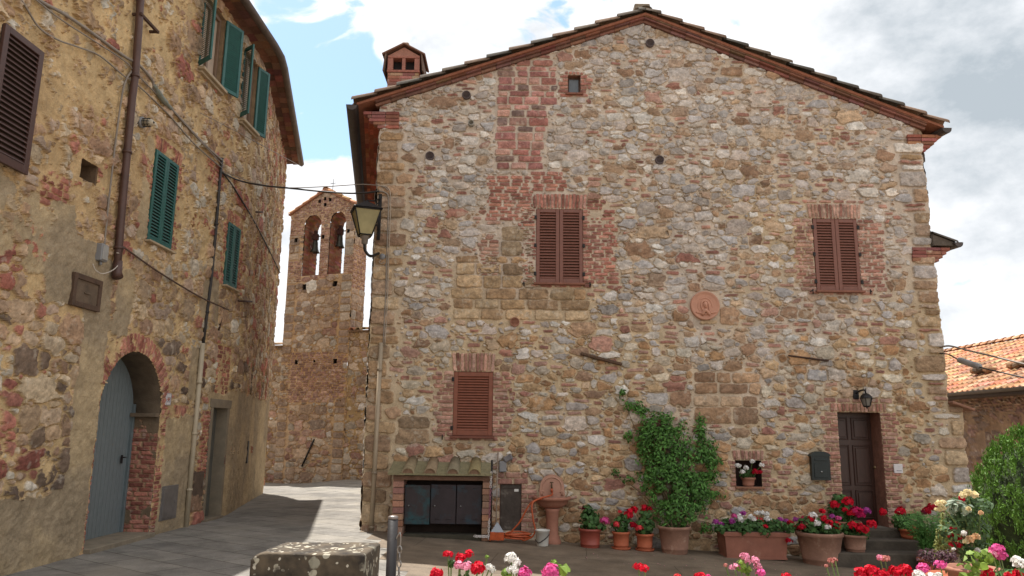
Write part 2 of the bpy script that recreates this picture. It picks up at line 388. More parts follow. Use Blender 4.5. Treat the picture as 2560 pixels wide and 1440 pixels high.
    def mesh(s, name, pos, m, parent, keep=None):
        """pos maps grid (X, Z, height) to world points"""
        P = np.stack(pos(s.X, s.Z, s.h), -1).reshape(-1, 3); k = ~s.hole
        if keep is not None: k = k & keep(s.X, s.Z)
        cell = k[:-1, :-1] & k[1:, :-1] & k[:-1, 1:] & k[1:, 1:]; j, i = np.nonzero(cell); b = j * s.nx + i
        f = np.stack([b, b + 1, b + s.nx + 1, b + s.nx], 1); used, inv = np.unique(f, return_inverse=True)
        return np_mesh(name, P[used], inv.reshape(f.shape), 4, m, parent, s.col.reshape(-1, 3)[used])
STONE = attr_mat('stone_masonry'); TILE = attr_mat('clay_tile', .9, .3, .5, 40)
GREY = [(174, 163, 154), (160, 149, 140), (190, 178, 166), (166, 157, 152), (182, 166, 150), (196, 187, 174), (176, 160, 148), (184, 170, 152)]
OCHRE = [(172, 132, 90), (160, 122, 82), (182, 148, 106), (152, 112, 76), (176, 140, 102), (168, 136, 106)]
BRICK = [(168, 108, 84), (180, 122, 96), (152, 92, 72), (184, 132, 106), (162, 102, 78), (172, 122, 98)]
DBRICK = [(174, 98, 74), (160, 88, 66), (184, 112, 84), (144, 82, 62), (176, 106, 82)]
SAND = [(174, 138, 86), (160, 122, 74), (184, 150, 100), (152, 120, 80), (168, 128, 76)]

# ================================================================== the setting: ground
def sheet(name, x0, x1, y0, y1, step, dz, m, keep=None):
    xs = np.arange(x0, x1 + 1e-6, step); ys = np.arange(y0, y1 + 1e-6, step)
    P = np.array([(x, y, gz(x, y) + dz) for y in ys for x in xs]); nx = len(xs)
    f = [(j * nx + i, j * nx + i + 1, (j + 1) * nx + i + 1, (j + 1) * nx + i) for j in range(len(ys) - 1) for i in range(nx - 1) if keep is None or keep(xs[i] + step / 2, ys[j] + step / 2)]
    return np_mesh(name, P, np.array(f), 4, m, None, None, True)
def paving_mat(name, rgb, rgb2, joint, bw, bh, off, rot, jw, dirt, rough=.85):
    m = bpy.data.materials.new(name); m.use_nodes = True; N = m.node_tree.nodes; L = m.node_tree.links; b = N['Principled BSDF']
    b.inputs['Roughness'].default_value = rough; b.inputs['Specular IOR Level'].default_value = .3
    t = N.new('ShaderNodeTexCoord'); mp = N.new('ShaderNodeMapping'); mp.inputs['Rotation'].default_value[2] = rot; L.new(t.outputs['Object'], mp.inputs[0])
    wn_ = N.new('ShaderNodeTexNoise'); wn_.inputs['Scale'].default_value = 1.2; L.new(t.outputs['Object'], wn_.inputs['Vector'])
    ad = N.new('ShaderNodeVectorMath'); ad.operation = 'MULTIPLY_ADD'; ad.inputs[1].default_value = (.10, .10, 0); L.new(wn_.outputs['Color'], ad.inputs[0]); L.new(mp.outputs[0], ad.inputs[2])
    br = N.new('ShaderNodeTexBrick'); br.offset = off; br.inputs['Scale'].default_value = 1; br.inputs['Brick Width'].default_value = bw; br.inputs['Row Height'].default_value = bh
    br.inputs['Mortar Size'].default_value = jw; br.inputs['Mortar Smooth'].default_value = .3; br.inputs['Bias'].default_value = 0
    br.inputs['Color1'].default_value = (*lin(rgb), 1); br.inputs['Color2'].default_value = (*lin(rgb2), 1); br.inputs['Mortar'].default_value = (*lin(joint), 1)
    L.new(ad.outputs[0], br.inputs['Vector'])
    n = N.new('ShaderNodeTexNoise'); n.inputs['Scale'].default_value = 2.3; n.inputs['Detail'].default_value = 9; n.inputs['Roughness'].default_value = .68; L.new(t.outputs['Object'], n.inputs['Vector'])
    n2 = N.new('ShaderNodeTexNoise'); n2.inputs['Scale'].default_value = 60; n2.inputs['Detail'].default_value = 4; L.new(t.outputs['Object'], n2.inputs['Vector'])
    q = N.new('ShaderNodeMapRange'); q.inputs['From Min'].default_value = .32; q.inputs['From Max'].default_value = .68; q.inputs['To Min'].default_value = .62; q.inputs['To Max'].default_value = 1.22; L.new(n.outputs[0], q.inputs[0])
    q2 = N.new('ShaderNodeMapRange'); q2.inputs['From Min'].default_value = .3; q2.inputs['From Max'].default_value = .7; q2.inputs['To Min'].default_value = .84; q2.inputs['To Max'].default_value = 1.14; L.new(n2.outputs[0], q2.inputs[0])
    mu = N.new('ShaderNodeMath'); mu.operation = 'MULTIPLY'; L.new(q.outputs[0], mu.inputs[0]); L.new(q2.outputs[0], mu.inputs[1])
    sc_ = N.new('ShaderNodeVectorMath'); sc_.operation = 'SCALE'; L.new(br.outputs['Color'], sc_.inputs[0]); L.new(mu.outputs[0], sc_.inputs['Scale'])
    dn = N.new('ShaderNodeTexNoise'); dn.inputs['Scale'].default_value = .9; dn.inputs['Detail'].default_value = 7; L.new(t.outputs['Object'], dn.inputs['Vector'])
    dm = N.new('ShaderNodeMapRange'); dm.inputs['From Min'].default_value = .5; dm.inputs['From Max'].default_value = .72; dm.inputs['To Max'].default_value = .55; L.new(dn.outputs[0], dm.inputs[0])
    dx = N.new('ShaderNodeMixRGB'); dx.inputs[2].default_value = (*lin(dirt), 1); L.new(dm.outputs[0], dx.inputs[0]); L.new(sc_.outputs[0], dx.inputs[1]); L.new(dx.outputs[0], b.inputs['Base Color'])
    hs = N.new('ShaderNodeMath'); hs.operation = 'SUBTRACT'; L.new(n2.outputs[0], hs.inputs[0]); L.new(br.outputs['Fac'], hs.inputs[1])
    bp = N.new('ShaderNodeBump'); bp.inputs['Strength'].default_value = .4; bp.inputs['Distance'].default_value = .012; L.new(hs.outputs[0], bp.inputs['Height']); L.new(bp.outputs[0], b.inputs['Normal'])
    return m
gv = []; gf = []
gx_ = [-600, -200, -60, -20, -9, -7, -5, -3.5, -2.5, -1, 1, 3, 5, 7, 9, 12, 20, 60, 200, 600]; gy_ = [-600, -100, -20, -5, 0, 4, 8, 11, 13.5, 16, 18, 20, 22, 25, 30, 40, 80, 200, 1200]
gr_ = MB(); gr_.add([(x, y, gz(x, y) - .03) for y in gy_ for x in gx_], [(j * 20 + i, j * 20 + i + 1, j * 20 + 21 + i, j * 20 + 20 + i) for j in range(len(gy_) - 1) for i in range(19)], True)
tag(gr_.build('ground', mat('dry_earth', (142, 126, 104), .95, .3, .8, .3, 12)), kind='structure')
EDGE = lambda x, y: x < -2.42 if y > 13.5 else x < -2.42 + (13.5 - y) * .30
tag(sheet('street_paving', -12, 3, 3, 34, .25, .0, paving_mat('flagstone', (142, 137, 129), (124, 120, 114), (96, 91, 82), 1.05, .52, .43, .62, .013, (150, 143, 130)), EDGE), kind='structure')
tag(sheet('forecourt_paving', -3, 14, 2, 13.75, .25, .004, paving_mat('worn_concrete', (126, 112, 96), (116, 103, 88), (84, 74, 62), 2.6, 1.7, .5, .1, .007, (96, 82, 64), .7), lambda x, y: not EDGE(x, y)), kind='structure')

# ================================================================== stone house
house = thing('stone_house', 'gabled rubble stone house with brown shutters and flower pots along its front', 'house', (2.5, 13.5, 0))
FY = 13.5
XL, XR = -2.52, 7.67
def rectpx(u0, v0, u1, v1, D=13.5):
    a = yp(u0, v0, D); b = yp(u1, v1, D); c = yp(u0, v1, D); d = yp(u1, v0, D)
    return (a[0] + c[0]) / 2, (b[0] + d[0]) / 2, (b[2] + c[2]) / 2, (a[2] + d[2]) / 2
fm = Masonry(-2.64, 8.2, -.5, 9.62, .0108, .0106, 11)
OP = {'wc': rectpx(1340, 523, 1457, 708), 'wr': rectpx(2036, 548, 2147, 727), 'wl': rectpx(1133, 930, 1232, 1090), 'door': rectpx(2102, 1031, 2210, 1318),
      'small': rectpx(1420, 188, 1451, 233), 'niche': rectpx(1840, 1151, 1904, 1216), 'hatch': rectpx(1250, 1211, 1303, 1326)}
for k_, (a_, b_, c_, d_) in OP.items(): fm.open(a_, b_, c_, d_)
fm.open(*OP['door'][:2], -.5, OP['door'][3])
# brick dressings
def around(key, lint_h, jl, jr, up=0, lw_=.06, rg=BRICK, below=True, sl=.10):
    a, b, c, d = OP[key]; c = -.42 if key == 'door' else c
    if lint_h: fm.soldiers(a - lw_, b + lw_, d + .005, d + lint_h, rg, .066, sl)
    if up: fm.bricks(a - lw_ - .05, b + lw_ + .05, d + lint_h + .01, d + lint_h + up, rg, jl=.05, jr=.08)
    fm.bricks(a - jl, a - .008, c, d, rg, jl=.13); fm.bricks(b + .008, b + jr, c, d, rg, jr=.16)
    if below: fm.bricks(a - .1, b + .1, c - .075, c - .01, rg, jl=.1, jr=.1)
a, b, c, d = OP['wc']
fm.blocks(*rectpx(1247, 150, 1384, 168), [(178, 108, 88)], .15, .31, 7)
for v0, v1, ua, ub in ((165, 262, 1247, 1386), (262, 330, 1244, 1365), (330, 424, 1243, 1352)):
    fm.blocks(*rectpx(ua, v0, ub, v1), [(178, 104, 88), (166, 94, 80), (188, 116, 98), (160, 92, 82), (132, 100, 88), (182, 126, 104)], .148, .31, 8, .012, .06, .07)
fm.bricks(*rectpx(1228, 440, 1328, 552), DBRICK, jl=.1, jr=.06); fm.bricks(*rectpx(1330, 430, 1395, 478), DBRICK, jl=.1, jr=.2)
fm.bricks(*rectpx(1468, 500, 1500, 560), DBRICK, jl=0, jr=.12)
around('wc', .29, .22, .5, 0, .07, DBRICK)
around('wr', .29, .26, .34, .07, .08)
around('wl', .34, .24, .24, 0, .03)
around('door', .16, .20, .2, .09, .12, BRICK, False, .06)
around('niche', .17, .06, .1, 0, .05)
around('small', .06, .08, .08, 0, .06, DBRICK)
fm.bricks(*rectpx(1246, 1180, 1318, 1210), BRICK, .11); fm.bricks(*rectpx(1304, 1212, 1335, 1330), BRICK, .08, jr=.08)
# ochre blocks under the middle window, corner quoins, the big sandstones on the right
fm.blocks(*rectpx(1254, 565, 1332, 640), [(134, 112, 84), (150, 122, 84)], .25, .38, 7, .02)
fm.bricks(*rectpx(1205, 600, 1248, 690), BRICK, jl=.1)
fm.blocks(*rectpx(1150, 640, 1335, 720), SAND, .25, .4, 6, .02, .1, .05); fm.blocks(*rectpx(1140, 722, 1460, 800), SAND, .24, .46, 6, .02, .1, .2)
z_ = -.4
while z_ < 7.25:
    h_ = fm.rng.uniform(.16, .34); w_ = fm.rng.uniform(.28, .62); fm.stone(XL - .02 + w_ / 2, z_ + h_ / 2, w_ / 2, h_ / 2 * .95, fm.rng.choice(SAND + OCHRE), 6, 0, .02, .03, .02)
    h2_ = h_
    if w_ < .45 and fm.rng.random() < .6: fm.stone(XL + w_ + .17, z_ + h_ / 2, .15, h_ / 2 * .9, fm.rng.choice(OCHRE + GREY), 4, 0, .03, .02, .02)
    z_ += h_
def redge(z): return 7.93 + .03 * (2.3 - z) if z < 2.32 else (7.71 if z < 5.02 else 7.67)
z_ = -.4
while z_ < 7.1:
    h_ = fm.rng.uniform(.07, .34); w_ = fm.rng.uniform(.25, .6); e_ = redge(z_ + h_ / 2)
    fm.stone(e_ + .02 - w_ / 2, z_ + h_ / 2, w_ / 2, h_ / 2 * .93, fm.rng.choice(OCHRE + GREY + SAND) if h_ > .1 else fm.rng.choice(BRICK), 6, 0, .02, .03, .02); z_ += h_
fm.blocks(*rectpx(1735, 925, 1900, 985), [(164, 122, 78), (154, 112, 72), (174, 134, 90)], .2, .42, 6, .018); fm.blocks(*rectpx(1735, 990, 1895, 1060), [(166, 126, 82), (176, 140, 98), (156, 116, 76)], .25, .5, 6, .018)
fm.blocks(*rectpx(1745, 800, 1795, 812), SAND, .1, .5); fm.blocks(*rectpx(1800, 768, 1848, 812), [(168, 124, 80)], .4, .5, 6)
fm.blocks(*rectpx(1800, 165, 1858, 190), [(160, 116, 74)], .2, .5, 6)
fm.blocks(*rectpx(990, 1040, 1075, 1110), SAND, .3, .7, 6)
for u, v in ((1075, 390), (1165, 238), (1625, 108), (1648, 400), (1178, 310), (1287, 805), (1760, 766)):
    q = yp(u, v); rr = .27 if u == 1760 else .085; fm.free(q[0] - rr, q[0] + rr, q[2] - rr, q[2] + rr)
OCHLO = [(182, 134, 72), (164, 116, 60), (194, 152, 92), (154, 108, 58), (176, 126, 66)]
def pal(x, z, r):
    t = r.random(); warm = .15 + .30 * max(0, min(1, (5.2 - z) / 4)) + .08 * max(0, min(1, (x - 1) / 4))
    if t < warm: return r.choice(OCHLO if r.random() < (4.6 - z) / 3 else OCHRE)
    if t < warm + .04: return r.choice(BRICK)
    return r.choice(GREY if z > 3.4 or r.random() < .55 else [(184, 170, 146), (196, 180, 150), (176, 160, 134), (164, 150, 130)])
brk = lambda x, z, r: r.choice(BRICK)
fm.scatter(110, (.15, .24), (.08, .12), pal); fm.scatter(520, (.08, .16), (.026, .04), brk, (7, 8), .12, .012, .06)
fm.scatter(2200, (.09, .16), (.05, .085), pal); fm.scatter(500, (.07, .14), (.026, .036), brk, (7, 8), .12, .012, .07)
fm.scatter(24000, (.05, .11), (.032, .06), pal); fm.scatter(44000, (.026, .06), (.018, .036), pal, shrink=.66)
fm.solve((190, 176, 161), (188, 168, 138), .2, warp=.024, mz=4.0)
def gable(x): return np.where(x < 2.47, 9.58 - .353 * (2.47 - x), 9.58 - .405 * (x - 2.47))
def fkeep(X, Z):
    e = np.where(Z < 2.32, 7.93 + .03 * (2.3 - Z), np.where(Z < 5.02, 7.71, 7.67)); rg = (vnoise(Z, Z * 0, .13, 5) - .5) * .07; rl = (vnoise(Z, Z * 0, .2, 9) - .5) * .03
    return (X < e + rg) & (X > XL - .012 + rl) & (Z < gable(X))
fm.mesh('front_wall', lambda X, Z, h: (X, FY - h, Z), STONE, house, fkeep)
DD = -.17; HL = 7.6
def sx(x, y): return x + DD * (y - FY)
for nm, xx, sgn, sd_ in (('side_wall', XL, -1, 31), ('side_wall', XR, 1, 32)):
    sm = Masonry(0, HL, -.4, 7.6, .03, .03, sd_); sm.scatter(300, (.15, .26), (.08, .14), pal); sm.scatter(9000, (.07, .15), (.04, .09), pal); sm.scatter(6000, (.04, .08), (.03, .05), pal)
    sm.solve((178, 158, 138), (190, 164, 126))
    sm.mesh(nm, (lambda xx, sgn: lambda X, Z, h: (xx + DD * X + sgn * h, FY + .02 + X, Z))(xx, sgn), STONE, house)
bk = MB(); yb = FY + HL; bk.prism([(sx(XL, yb), yb, -.3), (sx(XR, yb), yb, -.3), (sx(XR, yb), yb, 7.5), (sx(2.47, yb), yb, 9.5), (sx(XL, yb), yb, 7.7)], (0, .1, 0)); bk.build('back_wall', mat('lime_render', (186, 168, 140), .95, .25, 3, .3), house)
# unseen dark box added inside the house to keep the openings dark
core = MB(); core.box((sx(2.6, 17.4) + .0, 17.4, 3.4), (8.6, 6.2, 6.6)); core.build('dark_core', mat('dark_room', (60, 52, 46), .95, .2, 3), house)
# roof slabs and barrel tiles
ROOF = MB(); Y0 = FY - .17; Y1 = FY + HL + .2
RZ = 9.73
def rz(x): return RZ - .353 * (2.47 - x) if x < 2.47 else RZ - .405 * (x - 2.47)
for xa in (-2.98, 7.98):
    p = [(xa, rz(xa)), (2.47, RZ), (2.47, RZ - .05), (xa, rz(xa) - .05)]
    ROOF.add([(sx(x, Y0), Y0, z) for x, z in p] + [(sx(x, Y1), Y1, z) for x, z in p], [(0, 1, 2, 3), (7, 6, 5, 4), (0, 4, 5, 1), (3, 2, 6, 7), (0, 3, 7, 4)], False, lin((150, 100, 80)))
roof = ROOF.build('roof', TILE, house)
TC = [(104, 92, 80), (94, 84, 74), (118, 98, 82), (82, 76, 68), (124, 102, 86)]
def barrel(mb, p0, p1, r0, r1, up, side, col, n=6, th=.012):
    """tapered half pipe from p0 (low, wide) to p1 (high, narrow)"""
    p0, p1, up, side = Vector(p0), Vector(p1), Vector(up), Vector(side); vs = []
    for p, r in ((p0, r0), (p1, r1)):
        for rr in (r, r - th):
            for j in range(n + 1):
                w = math.pi * j / n; vs.append(p + side * (rr * math.cos(w)) + up * (rr * .85 * math.sin(w)))
    m = n + 1; fs = []
    for j in range(n): fs += [(j, j + 1, 2 * m + j + 1, 2 * m + j), (m + j, 3 * m + j, 3 * m + j + 1, m + j + 1), (j, m + j, m + j + 1, j + 1), (2 * m + j, 2 * m + j + 1, 3 * m + j + 1, 3 * m + j)]
    mb.add(vs, fs, True, col)
TB = MB(); rr_ = random.Random(3)
for xe in (-3.02, 8.02):
    L_ = math.hypot(2.47 - xe, RZ - rz(xe)); ux = (2.47 - xe) / L_; uz = (RZ - rz(xe)) / L_; n_ = int(L_ / .44)
    for row in range(36):
        y = Y0 + .03 + row * .215
        for k in range(n_ + 1):
            s0 = k * .44 - .04; s1 = min(L_, s0 + .50); t_ = rr_.uniform(-.012, .012)
            def at(s, dz): return (sx(xe + ux * s, y) + t_, y + rr_.uniform(-.006, .006), rz(xe) + uz * s + dz)
            c_ = rr_.choice(TC); f_ = rr_.uniform(.8, 1.15); barrel(TB, at(s0, .05 if row == 0 else .028), at(s1, .012 if row == 0 else 0), .125 if row == 0 else .098, .10 if row == 0 else .08, (0, 0, 1), (0, 1, 0), tuple(x * f_ for x in lin(c_)), 6 if row < 4 else 4)
TB.build('barrel_tiles', TILE, roof)
RB = MB()
for k in range(18):
    y = Y0 - .02 + k * .44; barrel(RB, (sx(2.47, y), y, RZ + .03), (sx(2.47, y + .5), y + .5, RZ + .012), .13, .11, (0, 0, 1), (1, 0, 0), lin(rr_.choice(TC)))
RB.bbox((2.44, FY - .02, RZ + .14), (.30, .26, .13), None, .02, lin((128, 116, 100)))
RB.build('ridge_tiles', TILE, roof)
# brick verge following the gable, two courses
VG = MB()
for xe in (-2.62, 7.72):
    L_ = math.hypot(2.47 - xe, RZ - rz(xe)); ux = (2.47 - xe) / L_; uz = (RZ - rz(xe)) / L_; sgn = 1 if ux > 0 else -1
    R = Matrix(((ux, 0, -uz * sgn * sgn), (0, 1, 0), (uz, 0, ux))) if ux > 0 else Matrix(((-ux, 0, -uz * -1 * -1), (0, 1, 0), (-uz, 0, -ux)))
    ang = math.atan2(uz, ux) if ux > 0 else math.atan2(-uz, -ux); R = Matrix.Rotation(-ang, 3, 'Y')
    for ci, (dz, th, pr) in enumerate(((-.122, .052, .06), (-.072, .034, .12), (-.045, .014, .15))):
        s = 0; ln = .30
        while s < L_:
            e = min(L_, s + ln); m_ = (s + e) / 2; c = rr_.choice([(134, 98, 88), (126, 88, 80), (144, 106, 94), (120, 86, 78)]) if ci < 2 else rr_.choice([(140, 108, 94), (128, 104, 92), (150, 120, 104)])
            VG.bbox((xe + ux * m_, FY - pr / 2 + .05, rz(xe) + uz * m_ + dz), (e - s - .006, pr + .1, th), R, .004, tuple(x * rr_.uniform(.85, 1.12) for x in lin(c))); s = e
VG.build('verge_bricks', TILE, house)
# corbelled eaves with gutters along both sides, and the lower eave on the right side
def eave(xw, sgn, z0, offs, ch, y1, ret, name):
    mb = MB(); r = random.Random(int(z0 * 100) + 5)
    for i, o in enumerate(offs):
        za, zb = z0 + ch * i, z0 + ch * (i + 1) - .008; y = FY - .05; s_ = r.uniform(.1, .27); yy = y
        xi = xw - sgn * ret
        c = tuple(x * r.uniform(.85, 1.1) for x in lin(r.choice(DBRICK)))
        segs = [xi]; 
        while abs(segs[-1] - (xw + sgn * o)) > .32: segs.append(segs[-1] + sgn * .26)
        segs.append(xw + sgn * o)
        for qa, qb in zip(segs, segs[1:]):
            c = tuple(x * r.uniform(.82, 1.12) for x in lin(r.choice([(150, 102, 88), (140, 94, 82), (160, 114, 98), (134, 88, 78)])))
            mb.bbox(((qa + qb) / 2, FY - .0 + .02, (za + zb) / 2), (abs(qb - qa) - .008, .13 + .01 * i, zb - za), None, .004, c)
        yy = FY + .09
        while yy < y1:
            ye = min(y1, yy + .27); xa, xb = xw - sgn * .05, xw + sgn * o; c = tuple(x * r.uniform(.82, 1.12) for x in lin(r.choice(DBRICK)))
            mb.add([(sx(xa, yy), yy, za), (sx(xb, yy), yy, za), (sx(xb, ye - .006), ye - .006, za), (sx(xa, ye - .006), ye - .006, za), (sx(xa, yy), yy, zb), (sx(xb, yy), yy, zb), (sx(xb, ye - .006), ye - .006, zb), (sx(xa, ye - .006), ye - .006, zb)],
                   [(0, 3, 2, 1), (4, 5, 6, 7), (0, 1, 5, 4), (1, 2, 6, 5), (2, 3, 7, 6), (3, 0, 4, 7)], False, c); yy = ye
    mb.build(name, TILE, house)
METAL = mat('dark_gutter', (74, 66, 62), .55, .25, 5, .1, 30, .3)
def gutter(pa, pb, r, parent, name='gutter', lip=True):
    a, b = Vector(pa), Vector(pb); d = (b - a).normalized(); s = d.cross(Vector((0, 0, 1))).normalized(); u = s.cross(d); prof = []
    for rr in (r, r - .012):
        ws = [math.pi + math.pi * j / 10 for j in range(11)]
        if rr != r: ws = ws[::-1]
        prof += [(rr * math.cos(w), rr * math.sin(w)) for w in ws]
    if lip: prof = [(r + .015, .012)] + prof
    mb = MB(); mb.prism([a + s * x + u * y for x, y in prof], b - a)
    mb.prism([a + s * (r * math.cos(math.pi + math.pi * j / 10)) + u * (r * math.sin(math.pi + math.pi * j / 10)) for j in range(11)], d * .01)
    return mb.build(name, METAL, parent)
eave(XL, -1, 7.36, (.05, .13, .21, .24, .32), .066, FY + HL, .36, 'eave_cornice'); eave(XR, 1, 7.04, (.04, .12, .20, .26, .34), .066, FY + HL, .30, 'eave_cornice')
gutter((-3.03, FY - .22, 7.74), (sx(-3.03, Y1), Y1, 7.70), .105, house); gutter((8.03, FY - .22, 7.43), (sx(8.03, Y1), Y1, 7.40), .10, house)
eave(7.70, 1, 4.93, (.06, .13, .20, .27), .066, FY + 5, .42, 'side_eave_cornice'); gutter((8.10, FY - .12, 5.27), (sx(8.10, FY + 5), FY + 5, 5.25), .09, house)
sr = MB(); sr.prism([(7.66, FY - .08, 5.43), (8.06, FY - .08, 5.27), (8.06, FY - .08, 5.22), (7.66, FY - .08, 5.22)], (DD * 5, 5, 0), lin((92, 84, 76))); barrel(sr, (8.1, FY - .05, 5.27), (7.66, FY - .05, 5.44), .07, .06, (0, 0, 1), (0, 1, 0), lin((86, 80, 72))); sr.build('side_roof', TILE, house)
cp = MB(); cp.bbox(((7.72 + 8.06) / 2, FY + .1, 2.33), (.40, .5, .045), Matrix.Rotation(math.radians(19), 3, 'Y'), .01, lin((140, 104, 86))); cp.build('coping_tile', TILE, house)

# openings ---------------------------------------------------------------------------------------
BROWN = mat('brown_shutter_paint', (118, 74, 60), .5, .12, 12, .1, 60); BROWN2 = mat('red_brown_shutter_paint', (126, 70, 48), .5, .14, 12, .1, 60)
GREEN = mat('green_shutter_paint', (36, 88, 82), .45, .18, 10, .1, 60); DARK = mat('dark_room', (60, 52, 46)); IRON = mat('black_iron', (38, 36, 36), .5, .25, 14, .2, 60, .5)
RUST = mat('rusty_iron', (74, 52, 42), .85, .35, 16, .4, 50, .2)
def reveal(name, r, depth, m, parent, y=FY):
    """lining of an opening: four cheeks and a back"""
    a, b, c, d = r; mb = MB(); t = .03; y0 = y + .012; w = .012
    mb.box(((a + b) / 2, y + depth, (c + d) / 2), (b - a + .1, t, d - c + .1))
    for x in (a - t / 2 - w * 0, b + t / 2): mb.box((x, (y0 + y + depth) / 2 - .01, (c + d) / 2), (t, depth - .03, d - c + .02))
    for z in (c - t / 2, d + t / 2): mb.box(((a + b) / 2, (y0 + y + depth) / 2 - .01, z), (b - a - .004, depth - .034, t))
    return mb.build(name, m, parent)
REV = mat('brick_reveal', (132, 92, 76), .92, .3, 7, .6, 30)
def louvre_leaf(name, M4, w, h, th, m, parent, fr=.07, nsl=24, mid=False, backing=True):
    """louvred shutter leaf in a local frame: x along width, z up, -y outwards; origin at the lower hinge corner"""
    mb = MB(); T = lambda p: M4 @ Vector(p); R = M4.to_3x3()
    def bx(c, d, rx=0): mb.bbox(T(c), d, R @ Matrix.Rotation(rx, 3, 'X'), .004)
    bx((fr / 2, 0, h / 2), (fr, th, h)); bx((w - fr / 2, 0, h / 2), (fr, th, h)); bx((w / 2, 0, fr * .6), (w - 2 * fr - .002, th, fr * 1.2)); bx((w / 2, 0, h - fr * .5), (w - 2 * fr - .002, th, fr))
    z0, z1 = fr * 1.2, h - fr
    for i in range(nsl): bx((w / 2, 0, z0 + (z1 - z0) * (i + .5) / nsl), (w - 2 * fr, .008, (z1 - z0) / nsl * 1.02), math.radians(-36))
    o = mb.build(name, m, parent)
    if backing:
        k = MB(); k.box(T((w / 2, th * .5 + .012, h / 2)), (w - .02, .006, h - .02), R); k.build('shade_backing', DARK, o)  # dark sheet added behind the slats, stands in for the shade there
    return o
def M4(x, y, z, ang=0): return Matrix.Translation((x, y, z)) @ Matrix.Rotation(ang, 4, 'Z')
def stop(parent, u, v, dx=0):
    p = V(u, v, FY - .03); mb = MB(); mb.tube([p + Vector((0, .04, 0)), p + Vector((0, -.03, 0)), p + Vector((dx, -.04, .03))], .008, 6); mb.tube([p + Vector((dx, -.04, .04)), p + Vector((dx, -.045, -.05))], .011, 6); mb.build('shutter_stop', IRON, parent)
def window(key, leaves, m, sill_c, hooks, nsl):
    a, b, c, d = OP[key]; w = reveal('window', OP[key], .16, REV, house); n = leaves; ww = (b - a) / n
    for i in range(n):
        lf = louvre_leaf('shutter', M4(a + ww * i + .003, FY + .0, c + .005), ww - .006, d - c - .01, .035, m, w, .065 if n > 1 else .075, nsl)
        for zz in (.12, .5, .88):
            if n == 1 and zz == .5: continue
            xh = a if i == 0 else b
            h = MB(); h.bbox((xh + (-.012 if i == 0 else .012), FY - .028, c + (d - c) * zz), (.045, .02, .07), None, .004); h.build('hinge', IRON, lf)
    s = MB(); s.bbox(((a + b) / 2, FY - .03, c - .022), (b - a + .07, .13, .04), None, .006); s.build('sill', sill_c, w)
    for u, v, dx in hooks: stop(w, u, v, dx)
    return w
SILL = mat('brick_sill', (128, 84, 68), .85, .2, 8, .3, 40)
window('wc', 2, BROWN, SILL, ((1307, 710, .02), (1477, 712, -.02)), 23); window('wr', 2, BROWN, SILL, ((2026, 729, .03), (2178, 730, -.03)), 23); window('wl', 1, BROWN2, mat('painted_sill', (110, 62, 46), .6, .15), ((1106, 1092, .0),), 20)
wsm = reveal('window', OP['small'], .22, REV, house); a, b, c, d = OP['small']
g = MB(); g.bbox(((a + b) / 2, FY + .14, (c + d) / 2), (b - a, .04, d - c), None, .004); g.build('frame', mat('old_window_frame', (92, 70, 60), .7), wsm)
g = MB(); g.box(((a + b) / 2, FY + .112, (c + d) / 2), (b - a - .06, .006, d - c - .08)); g.build('pane', mat('dusty_glass', (92, 98, 104), .15, .2, 6), wsm)
g = MB(); g.bbox(((a + b) / 2, FY - .02, c - .03), (b - a + .1, .1, .035), None, .005); g.build('sill', SILL, wsm)
# door: leaf set back to the left side, deep brick cheek on the right as in the photo
a, b, c, d = OP['door']
dr = reveal('door', (a, b, -.35, d), .52, REV, house)
WOOD = mat('dark_door_wood', (62, 37, 28), .38, .25, 5, .15, 30, 0, 0, None, 0, None, None, (8, 8, 1))
lf = MB(); DYo = FY + .36; lf.bbox(((a + b) / 2, DYo + .03, (c + d) / 2), (b - a - .004, .05, d - c - .004), None, .004)
dw = b - a; dh = d - c
for px0, px1 in ((.07, .42), (.53, .93)):
    for pz0, pz1 in ((.06, .30), (.35, .70), (.76, .95)):
        x0, x1, z0, z1 = a + dw * px0, a + dw * px1, c + dh * pz0, c + dh * pz1; t = .022
        for cc, dd_ in (((x0, (z0 + z1) / 2), (t, z1 - z0 + t)), ((x1, (z0 + z1) / 2), (t, z1 - z0 + t)), (((x0 + x1) / 2, z0), (x1 - x0 - t, t)), (((x0 + x1) / 2, z1), (x1 - x0 - t, t))):
            lf.bbox((cc[0], DYo - .004, cc[1]), (dd_[0], .022, dd_[1]), None, .008)
        lf.bbox(((x0 + x1) / 2, DYo - .0, (z0 + z1) / 2), (x1 - x0 - .07, .022, z1 - z0 - .07), None, .012)
leaf = lf.build('door_leaf', WOOD, dr)
hn = MB(); hn.lathe((0, 0, 0), [(0, .045), (.022, .04), (.03, .028), (.02, .012), (.012, 0), (.026, -.004), (.026, -.012)], 14)
kp = V(2186, 1168, DYo); hn.v = [(kp.x + p[0], DYo - .012 - p[2], kp.z + p[1]) for p in hn.v]; hn.build('handle', mat('worn_brass', (150, 130, 96), .35, .1, 8, 0, 40, .8), leaf)
thd = MB(); thd.bbox(((a + b) / 2, FY + .08, c - .03), (b - a + .1, .42, .06), None, .008); thd.build('threshold', mat('grey_step_stone', (128, 120, 108), .85, .25, 6, .4), dr)
# niche with a shelf
nr = reveal('niche', OP['niche'], .30, mat('dark_brown_niche', (62, 44, 38), .95, .3), house); a, b, c, d = OP['niche']  # niche lined in one dark brown
g = MB(); g.bbox(((a + b) / 2, FY - .01, c - .02), (b - a + .06, .14, .035), None, .006); g.build('shelf', mat('shelf_tile', (140, 100, 78), .9, .2), nr)
